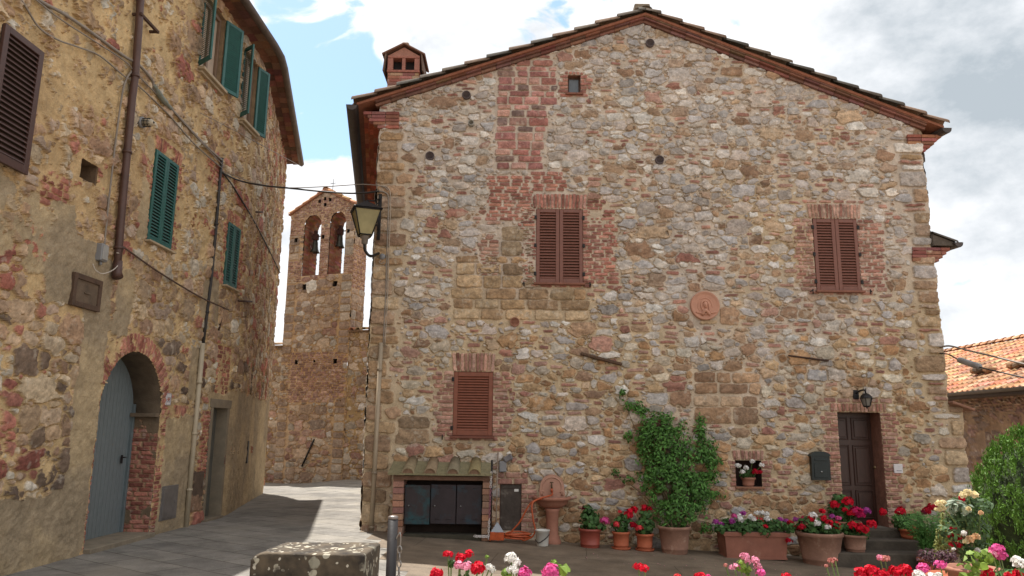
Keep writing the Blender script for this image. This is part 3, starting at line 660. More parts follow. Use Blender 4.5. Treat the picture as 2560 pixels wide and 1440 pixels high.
# low dark metal door beside the fountain
hr = reveal('cupboard_opening', OP['hatch'], .14, REV, house); a, b, c, d = OP['hatch']
g = MB(); g.bbox(((a + b) / 2, FY + .03, (c + d) / 2), (b - a - .006, .03, d - c - .006), None, .004); g.bbox(((a + b) / 2, FY + .012, d - .05), (b - a - .03, .012, .03), None, .003)
g.build('metal_hatch', mat('weathered_metal', (74, 64, 56), .7, .35, 5, .3, 20, .1, 0, None, 0, ((116, 108, 98), 5, .56)), hr)
g = MB(); q = V(1291, 1226, FY); g.bbox((q.x, FY + .012, q.z), (.075, .006, .045), None, .002); g.build('sticker', mat('white_paper', (214, 212, 206), .7, .05), hr)
# vents, pipe stub, iron and timber scraps fixed in the wall
def disc_vent(u, v, r, m, nm='vent', slats=5, pr=.05):
    q = V(u, v, FY - .03); mb = MB(); mb.lathe((0, 0, 0), [(0, .0), (r * .78, .0), (r * .8, pr * .6), (r, pr * .6), (r * 1.02, 0), (r * 1.0, -.04)], 24)
    mb.v = [(q.x + p[0], FY - .03 - p[2], q.z + p[1]) for p in mb.v]
    for i in range(slats):
        z = q.z + r * .75 * (2 * (i + .5) / slats - 1); w = 2 * math.sqrt(max(0, (r * .78) ** 2 - (z - q.z) ** 2)); mb.bbox((q.x, FY - .045, z), (w, .012, r * .16), Matrix.Rotation(.6, 3, 'X'), .002)
    return mb.build(nm, m, house)
VENT = mat('vent_plastic', (84, 72, 72), .6, .2)
for u, v in ((1075, 390), (1166, 238), (1625, 108), (1649, 400)): disc_vent(u, v, .082, VENT)
disc_vent(1287, 805, .085, mat('clay_vent', (150, 104, 84), .8, .2))
disc_vent(1178, 310, .055, mat('pipe_end', (150, 146, 138), .6, .2), 'flue_pipe', 3, .14)
TIMB = mat('weathered_timber', (92, 70, 54), .9, .35, 5, .6, 30, 0, 0, None, 0, ((64, 50, 42), 7, .55), None, (12, 12, 2))
def bar(pa, pb, w, h, m, nm, parent, off=.05):
    A = V(*pa, FY - off); B = V(*pb, FY - off); d = B - A; ang = math.atan2(d.z, d.x); mb = MB(); mb.bbox((A + B) / 2, (d.length, w, h), Matrix.Rotation(-ang, 3, 'Y'), .012); return mb.build(nm, m, parent)
bar((1452, 884), (1555, 911), .09, .055, TIMB, 'timber_scrap', house); bar((1971, 889), (2072, 902), .05, .03, RUST, 'iron_strap', house)
# chimney -----------------------------------------------------------------------------------------
ch = MB(); r = random.Random(4); cx0, cx1, cy0, cy1 = -2.60, -1.96, 14.45, 15.1
def brickbox(mb, x0, x1, y0, y1, z0, z1, rg, chh=.07, bl=.25):
    n = max(1, round((z1 - z0) / chh)); hh = (z1 - z0) / n
    for i in range(n):
        z = z0 + hh * (i + .5)
        def run(a, b, f):
            x = a - r.uniform(0, bl) * (i % 2)
            while x < b - .01:
                e = min(b, x + bl); s = max(a, x)
                if e - s > .02: f((s + e) / 2, e - s, z, tuple(q * r.uniform(.85, 1.12) for q in lin(r.choice(rg))))
                x += bl
        run(x0, x1, lambda m_, l, z, c: (mb.bbox((m_, y0 + .05, z), (l - .006, .1, hh - .006), None, .004, c), mb.bbox((m_, y1 - .05, z), (l - .006, .1, hh - .006), None, .004, c)))
        run(y0 + .1, y1 - .1, lambda m_, l, z, c: (mb.bbox((x0 + .05, m_, z), (.1, l - .006, hh - .006), None, .004, c), mb.bbox((x1 - .05, m_, z), (.1, l - .006, hh - .006), None, .004, c)))
    mb.box(((x0 + x1) / 2, (y0 + y1) / 2, (z0 + z1) / 2), (x1 - x0 - .02, y1 - y0 - .02, z1 - z0 - .004), None, lin((176, 150, 130)))
CB = [(160, 112, 98), (148, 100, 88), (170, 124, 108), (178, 138, 122)]
brickbox(ch, cx0, cx1, cy0, cy1, 8.3, 8.98, CB)
ch.bbox(((cx0 + cx1) / 2, (cy0 + cy1) / 2, 9.01), (cx1 - cx0 + .03, cy1 - cy0 + .03, .05), None, .006, lin((158, 104, 90)))
z0 = 9.04
for x in (cx0 + .045, cx0 + .32, cx1 - .045):
    w = .11 if x != cx0 + .32 else .07
    for y in (cy0 + .05, cy1 - .05): ch.bbox((x, y, z0 + .13), (w, .1, .26), None, .006, lin((162, 112, 98)))
for y in (cy0 + .33,): 
    for x in (cx0 + .045, cx1 - .045): ch.bbox((x, y, z0 + .13), (.09, .5, .26), None, .006, lin((156, 106, 92)))
ch.bbox(((cx0 + cx1) / 2, (cy0 + cy1) / 2, z0 + .285), (cx1 - cx0 + .02, cy1 - cy0 + .02, .05), None, .006, lin((164, 112, 98)))
ch.prism([(cx0 + .0, cy0, z0 + .312), (cx1 - .0, cy0, z0 + .312), ((cx0 + cx1) / 2, cy0, z0 + .50)], (0, cy1 - cy0, 0), lin((168, 122, 106)))
chm = ch.build('chimney', TILE, roof)
mb = MB(); mb.box(((cx0 + cx1) / 2, (cy0 + cy1) / 2 + .05, z0 + .13), (cx1 - cx0 - .2, cy1 - cy0 - .24, .25)); mb.build('chimney_dark_core', mat('chimney_shade', (44, 40, 40), .95, .2), chm)  # dark box added inside, paints the shade seen through the chimney openings
mb = MB(); xm = (cx0 + cx1) / 2
for s in (-1, 1):
    xe = xm + s * .43; R = Matrix.Rotation(s * math.atan2(.235, .43), 3, 'Y'); mb.bbox(((xm + xe) / 2 + s * .005, (cy0 + cy1) / 2, z0 + .435), (.50, cy1 - cy0 + .16, .035), R, .006, lin((120, 90, 76)))
    mb.bbox((xm + s * .385, (cy0 + cy1) / 2, z0 + .15), (.03, cy1 - cy0 + .12, .40), Matrix.Rotation(s * -.10, 3, 'Y'), .006, lin((112, 92, 80)))
mb.bbox((xm, (cy0 + cy1) / 2 - .1, z0 + .60), (.16, .3, .14), None, .03, lin((140, 116, 98)))
mb.build('chimney_cap', TILE, house)

# ================================================================== long building on the left
lb = thing('stone_building', 'tall shaded building of patched plaster and rubble with green shutters and a blue-grey arched door', 'building', (-5.7, 12, 0))
def lwx_a(y): return -5.7 + .0274 * (y - 10.4) - .236 * (np.maximum(0, np.minimum(y, 15.9) - 15.1) ** 2 / 1.6 + np.maximum(0, y - 15.9))
def lpos(X, Z, h):
    d = .0274 - .236 * np.clip((X - 15.1) / .8, 0, 1); n = np.sqrt(1 + d * d); return (lwx_a(X) + h / n, X - d / n * h, Z)
EZ = 9.78
lm = Masonry(6.0, 22.0, -.3, EZ, .019, .0135, 77)
def lrect(u0, v0, u1, v1):
    a, b = lw(u0, v0), lw(u1, v1); return min(a[0], b[0]), max(a[0], b[0]), min(a[1], b[1]), max(a[1], b[1])
DS0, DS1, DSP, DTOP = 10.66, 12.42, 1.98, 2.90
DC = (DS0 + DS1) / 2; DR = (DS1 - DS0) / 2
LO = {'g1': (11.42, 12.2, 4.64, 6.12), 'g2': (14.42, 15.05, 4.52, 5.78), 'u1': (12.62, 13.52, 8.12, 9.56), 'u2': (14.56, 15.30, 7.98, 9.5), 'door2': (14.42, 15.10, -.3, 2.17), 'hole': lrect(199, 402, 236, 462), 'left': (6.62, 7.72, 4.66, 6.16)}
a0, b0 = lw(207, 395), lw(236, 462); LO['hole'] = (a0[0], b0[0] + .02, b0[1], a0[1])
for r_ in LO.values(): lm.open(*r_)
lm.hole |= (((lm.X - DC) / DR) ** 2 + (np.maximum(0, lm.Z - DSP) / (DTOP - DSP)) ** 2 < 1) & (lm.Z > -.5) & (np.abs(lm.X - DC) < DR)
lm.free(DS0, DS1, -.3, DSP); lm.free(DC - DR * .8, DC + DR * .8, DSP, DTOP - .1)
RED = [(174, 92, 62), (160, 80, 54), (184, 106, 74), (148, 72, 50), (176, 98, 70)]
for i in range(34):
    t = math.pi * (i + .5) / 34; rx, rzz = DR + .15, DTOP - DSP + .15
    lm.stone(DC + rx * math.cos(t), DSP + rzz * math.sin(t), .042, .135, lm.rng.choice(RED), 7, math.atan2(math.sin(t) * rx, math.cos(t) * rzz) + math.pi / 2, .16, .012, .006, .12)
lm.bricks(DS0 - .15, DS0 - .01, -.2, DSP, RED, jl=.05); lm.bricks(DS1 + .01, DS1 + .16, -.2, DSP, RED, jr=.14)
lm.bricks(12.75, 13.5, 1.98, 2.16, RED, .18, .07)
a_, b_, c_, d_ = LO['door2']; lm.free(a_ - .14, b_ + .3, 2.18, 2.42)
lm.bricks(a_ + .05, b_ + .02, 2.44, 3.35, RED, .085, .3, prot=-.03)
lm.bricks(a_ - .32, a_ - .06, .9, 2.1, RED, jl=.15)
for k_ in ('g1', 'g2'):
    a_, b_, c_, d_ = LO[k_]; lm.bricks(a_ - .10, a_ - .01, c_, d_, RED, jl=.14); lm.bricks(b_ + .01, b_ + .12, c_, d_, RED, jr=.18); lm.soldiers(a_ - .1, b_ + .1, d_ + .01, d_ + .24, RED)
a_, b_, c_, d_ = LO['hole']; lm.bricks(a_ - .12, a_ - .01, c_, d_, RED, jl=.06); lm.bricks(b_ + .01, b_ + .16, c_, d_, RED, jr=.06)
nb = lrect(478, 528, 497, 580); lm.bricks(*nb, RED, prot=-.04)
hb = lw(170, 775); ht = lw(245, 690); HB = (hb[0], ht[0], lw(240, 775)[1], lw(180, 687)[1])
lm.free(HB[0] - .12, HB[1] + .12, HB[2] - .12, HB[3] + .1)
lm.bricks(8.9, 9.3, 4.45, 4.9, RED, .1, .3, .1, .15)
lm.bricks(13.3, 13.9, 6.2, 6.7, RED, .08, .28, .2, .2)
PLB = [(6, 10.5, -.3, .95, 1), (10.05, 10.62, .2, 4.1, 1), (12.62, 13.62, -.3, 1.96, 1), (13.3, 13.75, 2.3, 3.2, .9), (9.2, 10.3, 3.3, 4.2, .75), (7.2, 9.6, 3.6, 4.6, .55), (15.12, 22, -.3, 2.55, .8), (10.7, 11.2, 3.1, 4.1, .8), (13.5, 14.3, 3.7, 4.6, .6), (14.2, 15.3, 2.16, 2.44, 1.2), (11.1, 11.42, 4.6, 6.4, .7), (9.0, 10.6, 5.6, 7.6, .15)]
def plm(X, Z):
    b = np.where(X < 10.2, .10, .02) - np.where((X < 10) & (Z > 1.0) & (Z < 3.0), .15, 0)
    for x0, x1, z0, z1, w in PLB:
        k = sstep(-.12, .12, X - x0) * sstep(-.12, .12, x1 - X) * sstep(-.12, .12, Z - z0) * sstep(-.12, .12, z1 - Z); b = np.maximum(b, b * (1 - k) + (w + .1) * k)
    return b
PALE = [(188, 174, 148), (178, 162, 136), (194, 180, 156)]
def lpal(x, z, r):
    t = r.random(); red = .38 if (x < 9.0 and 1.5 < z < 4) else (.20 if x > 16.5 else .08)
    if t < red: return r.choice(RED)
    if t < red + .30: return r.choice(OCHRE)
    if t < red + .42: return r.choice(PALE)
    if t < red + .62: return r.choice([(118, 94, 72), (104, 82, 64), (130, 104, 78)] if z < 3.2 else OCHRE)
    return r.choice([(182, 152, 106), (170, 136, 92), (190, 162, 120)])
lm.scatter(260, (.16, .28), (.09, .16), lpal, prot=.03); lm.scatter(3600, (.10, .19), (.06, .12), lpal, prot=.028); lm.scatter(20000, (.06, .12), (.04, .08), lpal, prot=.024); lm.scatter(26000, (.03, .07), (.025, .05), lpal, shrink=.75, prot=.02)
def lcov(X, Z): return np.where(X < 11, .42, .30) + .10 * sstep(4, 6, Z) - np.where((X < 10.2) & (Z > 1.0) & (Z < 3.3), .20, 0) - np.where((X > 10.9) & (X < 12.6) & (Z > 2.6) & (Z < 4.4), .18, 0)
lm.solve((196, 170, 128), (182, 155, 116), .26, plm, ((174, 154, 122), (152, 136, 112)), .024, .014, lcov)
lm.mesh('wall', lpos, STONE, lb)
l2 = Masonry(-5, 6.0, -.3, EZ, .05, .05, 78); l2.scatter(400, (.16, .28), (.09, .16), lpal); l2.scatter(9000, (.07, .16), (.05, .1), lpal); l2.solve((188, 156, 108), (172, 140, 98), .2, lambda X, Z: X * 0 + .25, ((164, 142, 110), (140, 124, 100))); l2.mesh('wall', lpos, STONE, lb)
PLASTER = mat('old_plaster', (150, 130, 102), .95, .25, 4, .5, 25)
mb = MB(); e0 = lp(21.99, 0, 0); mb.prism([e0 + Vector((0, 0, -.2)), e0 + Vector((-8, -1.5, -.2)), e0 + Vector((-8, -1.5, 10.6)), e0 + Vector((-4, -.8, 11.2)), e0 + Vector((0, 0, EZ))], (.0, .05, 0)); mb.build('end_wall', PLASTER, lb)
# roof, soffit and gutter follow the bend of the wall
ss = [-5, 0, 4] + [6 + .5 * i for i in range(33)]; mb = MB(); so_ = MB(); r = random.Random(8)
def strip(mb, prof, s_list, col):
    vs = [lp(s, z, o) for s in s_list for o, z in prof]; n = len(prof)
    mb.add(vs, [(i * n + j, i * n + (j + 1) % n, (i + 1) * n + (j + 1) % n, (i + 1) * n + j) for i in range(len(s_list) - 1) for j in range(n)] + [tuple(range(n))], False, col)
strip(mb, [(.42, EZ + .14), (-4.2, EZ + 1.75), (-9, EZ + .1), (-9, EZ + .05), (-4.2, EZ + 1.68), (.42, EZ + .09)], ss + [22.35], lin((140, 98, 78)))
lroof = mb.build('roof', TILE, lb)
s = 4.0
while s < 22.3:
    e = min(22.35, s + .30)
    for o0, o1 in ((.0, .18), (.185, .37)):
        c = tuple(x * r.uniform(.8, 1.15) for x in lin(r.choice([(112, 78, 66), (100, 70, 58), (120, 86, 72), (92, 64, 54)])))
        so_.add([lp(s, EZ + .02, o0), lp(e - .008, EZ + .02, o0), lp(e - .008, EZ + .045, o1), lp(s, EZ + .045, o1), lp(s, EZ + .06, o0), lp(e - .008, EZ + .06, o0), lp(e - .008, EZ + .085, o1), lp(s, EZ + .085, o1)], [(0, 3, 2, 1), (4, 5, 6, 7), (0, 1, 5, 4), (2, 3, 7, 6), (1, 2, 6, 5), (3, 0, 4, 7)], False, c)
    if False: so_.add([lp(s + a, z, o) for a in (0, .09) for o, z in ((.0, EZ - .10), (.46, EZ - .04), (.46, EZ + .03), (0, EZ + .015))], [(0, 1, 2, 3), (7, 6, 5, 4), (0, 4, 5, 1), (1, 5, 6, 2), (3, 2, 6, 7)], False, lin((104, 72, 56)))
    s = e
so_.build('eave_soffit', TILE, lb)
g = MB(); prof = [(.42 + .085 * math.cos(w), EZ + .10 + .085 * math.sin(w)) for w in [math.pi + math.pi * j / 10 for j in range(11)]] + [(.42 + .073 * math.cos(w), EZ + .10 + .073 * math.sin(w)) for w in [2 * math.pi - math.pi * j / 10 for j in range(11)]]
strip(g, prof, ss[2:] + [22.35], None); e_ = lp(22.35, EZ + .10, .42)
g.lathe((0, 0, 0), [(.0, 0), (.085, 0), (.085, .012), (0, .012)], 16); g.v[-64:] = [(e_.x + p[0], e_.y + p[2], e_.z + min(0, p[1])) for p in g.v[-64:]]
g.build('gutter', mat('aged_gutter', (92, 80, 72), .6, .25, 5, .1, 30, .2), lb)
def LM(s, z, off=0, turn=0):
    """local frame on the left wall: x along the wall away from the camera, -y out of the wall, z up"""
    n = lwn(s); p = lp(s, z, off); X = Vector((-n[1], n[0], 0)); Y = Vector((-n[0], -n[1], 0))
    return Matrix(((X.x, Y.x, 0, p.x), (X.y, Y.y, 0, p.y), (0, 0, 1, p.z), (0, 0, 0, 1))) @ Matrix.Rotation(turn, 4, 'Z')
def lbox(mb, m, c, d, bev=.004, col=None): return mb.bbox(m @ Vector(c), d, m.to_3x3(), bev, col)
def lreveal(name, r, depth, m, parent=lb, back=DARK):
    a, b, c, d = r; M = LM((a + b) / 2, 0); w = b - a; mb = MB()
    for x in (-w / 2 - .015, w / 2 + .015): lbox(mb, M, (x, depth / 2 + .006, (c + d) / 2), (.03, depth, d - c + .02))
    for z in (c - .015, d + .015): lbox(mb, M, (0, depth / 2 + .006, z), (w - .002, depth, .03))
    lbox(mb, M, (0, depth + .02, (c + d) / 2), (w + .06, .02, d - c + .06)); return mb.build(name, m, parent)
OLDW = mat('plaster_reveal', (140, 118, 92), .95, .25, 6, .4)
GL = mat('green_leaf_paint', (40, 92, 88), .5, .2, 12, .1, 60)
for k_, sl_ in (('g1', 26), ('g2', 22)):
    a, b, c, d = LO[k_]; w = lreveal('window', LO[k_], .16, OLDW); hw = (b - a) / 2
    for i in range(2): louvre_leaf('shutter', LM(a, c) @ Matrix.Translation((hw * i + .004, -.012, .004)), hw - .008, d - c - .008, .035, GREEN, w, .06, sl_)
    sb = MB(); M = LM((a + b) / 2, 0); lbox(sb, M, (0, -.045, c - .02), (b - a + .1, .11, .03)); sb.build('sill', mat('pale_stone_sill', (168, 150, 124), .9, .2), w)
CURT = mat('pale_curtain', (176, 158, 140), .9, .15, 3)
for k_ in ('u1', 'u2'):
    a, b, c, d = LO[k_]; w = lreveal('window', LO[k_], .24, OLDW); W_ = b - a; hw = W_ / 2; M = LM((a + b) / 2, 0)
    fr = MB()
    for x in (-W_ / 2 + .035, 0, W_ / 2 - .035): lbox(fr, M, (x, .10, (c + d) / 2), (.07, .05, d - c))
    for z in (c + .04, d - .04): lbox(fr, M, (0, .10, z), (W_ - .14, .05, .08))
    fr.build('frame', mat('window_frame_wood', (120, 98, 80), .6, .2), w)
    pn = MB(); lbox(pn, M, (0, .135, (c + d) / 2), (W_ - .06, .008, d - c - .06)); pn.build('curtained_pane', CURT, w)
    sh = louvre_leaf('shutter', LM(a, c) @ Matrix.Rotation(-math.radians(128), 4, 'Z') @ Matrix.Translation((.0, -.03, .01)), hw, d - c - .02, .035, GL, w, .06, 30, False, False)
    sh = louvre_leaf('shutter', LM(b, c) @ Matrix.Rotation(math.radians(158), 4, 'Z') @ Matrix.Translation((-hw, .03, .01)), hw, d - c - .02, .035, GL, w, .06, 30, False, False)
    sb = MB(); lbox(sb, M, (0, -.05, c - .03), (W_ + .14, .16, .055)); lbox(sb, M, (0, -.025, c - .085), (W_ + .08, .10, .05)); sb.build('sill', mat('pale_stone_sill', (168, 150, 124), .9, .2), w)
w = lreveal('window', LO['left'], .16, OLDW); louvre_leaf('shutter', LM(7.74, 4.64) @ Matrix.Translation((.02, -.10, 0)), .68, 1.54, .04, mat('dark_brown_shutter', (74, 50, 44), .5, .15, 12), w, .08, 22)
lreveal('wall_hole', LO['hole'], .3, mat('dusty_hole', (104, 84, 64), .95, .3, 6, .4))
# doorway two
a, b, c, d = LO['door2']; dw2 = lreveal('side_door', (a, b, -.2, d), .26, mat('grey_plaster_jamb', (128, 116, 98), .9, .2, 5, .3)); M = LM((a + b) / 2, 0)
mb = MB()
for i in range(4): lbox(mb, M, (-(b - a) / 2 + (b - a) * (i + .5) / 4, .20, 1.06), ((b - a) / 4 - .006, .03, 2.2), .003)
mb.build('door_leaf', mat('grey_door_paint', (92, 92, 86), .6, .2, 6), dw2)
mb = MB()
lbox(mb, M, (-(b - a) / 2 - .045, -.012, 1.02), (.09, .05, 2.3)); lbox(mb, M, ((b - a) / 2 + .045, -.012, 1.02), (.09, .05, 2.3)); lbox(mb, M, (0, -.014, d + .08), (b - a + .30, .055, .16)); lbox(mb, M, (0, .06, -.0 + gz(-5.6, 14.7)), (b - a + .1, .3, .08))
mb.build('door_surround', mat('grey_plaster_jamb', (128, 116, 98)), dw2)
# arched door
DEP = .44; M = LM(DC, 0)
ad = MB(); 
def arch(x, r=DR, t=DTOP): return DSP + (t - DSP) * math.sqrt(max(0, 1 - (x / r) ** 2))
NB = 17; bw_ = 2 * DR / NB
for i in range(NB):
    x0 = -DR + bw_ * i; pts = [(x0 + .003, .14), (x0 + bw_ - .003, .14)] + [(x, arch(x)) for x in (x0 + bw_ - .003, x0 + bw_ * .5, x0 + .003)]
    ad.prism([M @ Vector((x, DEP - .0, z)) for x, z in pts], M.to_3x3() @ Vector((0, .04, 0)))
adoor = ad.build('arched_door', mat('blue_grey_door_paint', (112, 121, 123), .55, .16, 9, .15, 40, 0, 0, None, 0, ((126, 122, 110), 7, .62), None, (6, 6, 1)), lb)
mb = MB(); q = LM(lw(303, 1148, -.42)[0], lw(303, 1148, -.42)[1], -DEP + .03); lbox(mb, q, (0, 0, 0), (.035, .02, .13)); mb.tube([q @ Vector((0, -.02, .03)), q @ Vector((0, -.07, .03)), q @ Vector((-.09, -.07, .03))], .009, 6); mb.build('handle', IRON, adoor)
mb = MB(); lbox(mb, M, (DR - .03, DEP - .02, 1.1), (.05, .05, 2.1)); mb.build('frame_post', mat('blue_grey_frame', (100, 110, 112), .55, .15), adoor)
ck = Masonry(0, DEP + .05, -.2, DSP, .012, .012, 91); ck.bricks(0, .5, -.2, DSP, RED, .07, .26); ck.solve((176, 146, 118), (160, 128, 100), .25, lambda X, Z: .18 + .5 * sstep(1.5, 2.0, Z), ((120, 102, 82), (104, 90, 74)))
def ckpos(sgn):
    def f(X, Z, h):
        x = sgn * (DR - h + .012); R_ = M.to_3x3(); o = M.translation
        return (o.x + R_[0][0] * x + R_[0][1] * X, o.y + R_[1][0] * x + R_[1][1] * X, Z)
    return f
ck.mesh('door_cheek', ckpos(1), STONE, adoor); ck.mesh('door_cheek', ckpos(-1), STONE, adoor)
mb = MB(); arc_ = [(DR * 1.004 * math.cos(t), DSP + (DTOP - DSP) * 1.004 * math.sin(t)) for t in [math.pi * j / 28 for j in range(29)]]
vs = [M @ Vector((x, y, z)) for y in (.0, DEP + .06) for x, z in arc_]; vs += [M @ Vector((x * 1.06, y, DSP + (z - DSP) * 1.06)) for y in (.0, DEP + .06) for x, z in arc_]
mb.add(vs, [(j, j + 1, 30 + j, 29 + j) for j in range(28)] + [(58 + j, 87 + j, 88 + j, 59 + j) for j in range(28)] + [(29 + j, 30 + j, 88 + j, 87 + j) for j in range(28)], True)
mb.build('arch_soffit', mat('grey_brown_plaster', (112, 96, 78), .95, .3, 5, .5), adoor)  # soffit in plain grey-brown plaster
mb = MB(); lbox(mb, M, (DR - .06, DEP * .5, DSP), (.1, DEP - .02, .06)); mb.build('impost', mat('grey_brown_plaster', (112, 96, 78)), adoor)
mb = MB(); lbox(mb, M, (0, .2, gz(-5.7, 11.5) + .02), (2 * DR + .02, .62, .09), .01); mb.build('threshold', mat('worn_sill_stone', (132, 120, 102), .9, .25, 5, .4), adoor)
# hatch, meter plates, pipes, brackets
M = LM((HB[0] + HB[1]) / 2, (HB[2] + HB[3]) / 2); hw_, hh_ = HB[1] - HB[0], HB[3] - HB[2]; mb = MB()
for x in (-hw_ / 2, hw_ / 2): lbox(mb, M, (x, -.035, 0), (.07, .06, hh_ + .07))
for z in (-hh_ / 2, hh_ / 2): lbox(mb, M, (0, -.036, z), (hw_ - .07, .06, .07))
ht_ = mb.build('wall_hatch', mat('hatch_wood', (84, 64, 50), .85, .3, 8, .4, 30), lb)
mb = MB(); lbox(mb, M, (0, -.03, 0), (hw_ - .06, .03, hh_ - .06)); lbox(mb, M, (.0, -.052, -.01), (.12, .02, .025)); mb.build('hatch_panel', mat('hatch_panel_metal', (98, 82, 66), .8, .35, 5, .3), ht_)
def plate(u0, v0, u1, v1, m, nm='meter_cover'):
    a, b = lw(u0, v0), lw(u1, v1); c1 = lw(u0, v1)[1]; c2 = lw(u1, v0)[1]; zb = (b[1] + c1) / 2; zt = (a[1] + c2) / 2; mb = MB(); P = LM((a[0] + b[0]) / 2, (zb + zt) / 2); w_ = b[0] - a[0]; h_ = zt - zb
    lbox(mb, P, (0, -.012, 0), (w_, .05, h_)); lbox(mb, P, (0, -.04, 0), (w_ - .07, .012, h_ - .07)); lbox(mb, P, (w_ * .3, -.05, 0), (.02, .012, .05)); return mb.build(nm, m, lb)
plate(402, 1214, 434, 1298, mat('zinc_cover', (104, 100, 98), .5, .25, 6, .1, 30, .2)); plate(479, 1180, 500, 1254, mat('brown_cover', (84, 68, 56), .7, .25))
def wallpipe(pts, r, m, nm, off, parent=lb, n=12, clips=None):
    mb = MB(); P = [lwp(u, v, off) for u, v in pts]; mb.tube(P, r, n)
    for f in clips or ():
        p = P[0].lerp(P[-1], f) if len(P) == 2 else P[int(f * (len(P) - 1))]; mb.lathe(p, [(r + .002, -.02), (r + .012, -.02), (r + .012, .02), (r + .002, .02)], 12)
    o = mb.build(nm, m, parent); return o
BP = mat('brown_downpipe', (82, 58, 50), .5, .2, 5, .05, 30, .1)
wallpipe([(353, -30), (346, 80), (338, 190), (330, 250), (318, 380), (305, 520), (297, 620), (291, 690)], .055, BP, 'downpipe', .09, clips=(.3, .62, .9))
p = lwp(291, 690, .09); mb = MB(); mb.tube([p + Vector((0, 0, .22)), p + Vector((0, 0, .06)), p + Vector((.03, -.02, -.02))], [.062, .066, .075], 14); mb.build('pipe_shoe', BP, lb)
wallpipe([(465, 1320), (507, 858)], .042, mat('beige_conduit', (176, 162, 138), .6, .12, 5), 'conduit', .06, clips=(.2, .5, .78))
wallpipe([(507, 868), (518, 780), (529, 690), (541, 560), (549, 455), (555, 395)], .028, mat('black_conduit', (50, 46, 44), .6, .2), 'conduit', .04, clips=(.35, .65))
def wallbar(a, b, r, nm, off=.05): mb = MB(); mb.tube([lwp(*a, off), lwp(*b, off)], r, 6); return mb.build(nm, RUST, lb)
M = LM(10.62, lw(345, 50)[1]); mb = MB(); lbox(mb, M, (0, -.13, 0), (.55, .04, .045)); lbox(mb, M, (.25, -.06, .0), (.04, .14, .04)); lbox(mb, M, (-.25, -.06, .0), (.04, .14, .04)); mb.build('iron_bracket', RUST, lb)
wallbar((546, 830), (560, 768), .02, 'tie_rod', .03); wallbar((596, 752), (630, 754), .02, 'tie_rod', .1); wallbar((640, 530), (656, 530), .02, 'tie_rod', .1)
mb = MB(); M = LM(lw(616, 1130)[0], lw(616, 1130)[1]); lbox(mb, M, (0, -.02, 0), (.22, .04, .5)); mb.build('vent_slot', IRON, lb)  # black plate stands in for the darkness of a vent slot

# ================================================================== church bell tower and its low walls
TA = Vector((-7.98, 26.5, 0)); TE = Vector((2.48, -.9, 0)).normalized(); TN = Vector((TE.y, -TE.x, 0)); TW = 2.64; TH = .84
def tp(t, z, d=0): return TA + TE * t - TN * d + Vector((0, 0, z))       # d goes into the wall
def tpx(u, v, d=0):
    k = ray(u, v); b = tp(0, 0, d); n = TN; f = ((b.x - 0) * n.x + (b.y - 0) * n.y) / (k[0] * n.x + k[1] * n.y); p = Vector(_O + k * f); q = p - b; return q.dot(TE), p.z
bt = thing('bell_tower', 'narrow stone and brick bell gable with two arched openings each holding a bell', 'bell tower', (TA.x + 1.2, TA.y, 0))
TS = [(162, 132, 102), (152, 122, 94), (146, 118, 96), (172, 146, 118), (160, 142, 122), (138, 108, 84)]; TB_ = [(156, 112, 90), (146, 100, 80), (166, 124, 102), (138, 94, 78)]
tm = Masonry(-.02, TW + .01, -.2, 10.3, .018, .018, 55)
zap = 10.16; tap = tpx(815, 482)[0]; zc0, zc1 = 9.42, 9.55
A1 = (tpx(760, 600)[0], tpx(801, 600)[0], 7.12, 8.93, 9.30); A2 = (tpx(824, 600)[0], tpx(862, 600)[0], 7.12, 8.95, 9.34)
for a, b, z0, zs, zt in (A1, A2):
    c, w = (a + b) / 2, (b - a) / 2; tm.hole |= (np.abs(tm.X - c) < w) & (tm.Z > z0) & ((tm.Z < zs) | (((tm.X - c) / w) ** 2 + ((tm.Z - zs) / (zt - zs)) ** 2 < 1)); tm.free(a, b, z0, zs); tm.free(c - w * .7, c + w * .7, zs, zt - .06)
    for i in range(17):
        t = math.pi * (i + .5) / 17; tm.stone(c + (w + .09) * math.cos(t), zs + (zt - zs + .09) * math.sin(t), .034, .085, tm.rng.choice(TB_), 7, math.atan2(math.sin(t) * (w + .1), math.cos(t) * (zt - zs + .1)) + math.pi / 2, .16, .01, .006)
HOLES = [(800, 504, .09), (813, 497, .09), (826, 500, .09), (813, 512, .09), (742, 601, .11), (808, 592, .11), (872, 578, .1), (838, 709, .15), (762, 718, .14), (741, 906, .1), (786, 903, .06), (838, 903, .13)]
for u, v, w in HOLES:
    t, z = tpx(u, v); tm.open(t - w / 2, t + w / 2, z - w * .6, z + w * .6)
tm.blocks(.02, .42, 7.7, 8.6, TS, .25, .3, 5); tm.bricks(.0, A1[0] - .02, 6.9, 7.65, TB_); tm.bricks(.0, A1[0] - .02, 8.6, 9.2, TB_); tm.bricks(A1[1] + .02, A2[0] - .02, 7.0, 8.8, TB_); tm.bricks(A2[1] + .02, TW, 7.1, 7.75, TB_); tm.blocks(A2[1] + .02, TW, 7.75, 9.0, TS, .28, .3, 5); tm.bricks(.1, TW - .1, 9.1, 9.4, TB_)
tm.bricks(.1, TW - .1, 9.42, 9.9, TB_); tm.bricks(.15, TW - .2, 2.7, 4.4, TB_, .075, .28, .15, .2)
z_ = -.2
while z_ < 7:
    h_ = tm.rng.uniform(.18, .36)
    if not 2.7 < z_ < 4.2: tm.stone(TW - .2, z_ + h_ / 2, .22, h_ / 2 * .95, tm.rng.choice(TS), 6, 0, .02, .02, .02)
    tm.stone(.18, z_ + h_ / 2, .2, h_ / 2 * .95, tm.rng.choice(TS), 6, 0, .02, .02, .02); z_ += h_
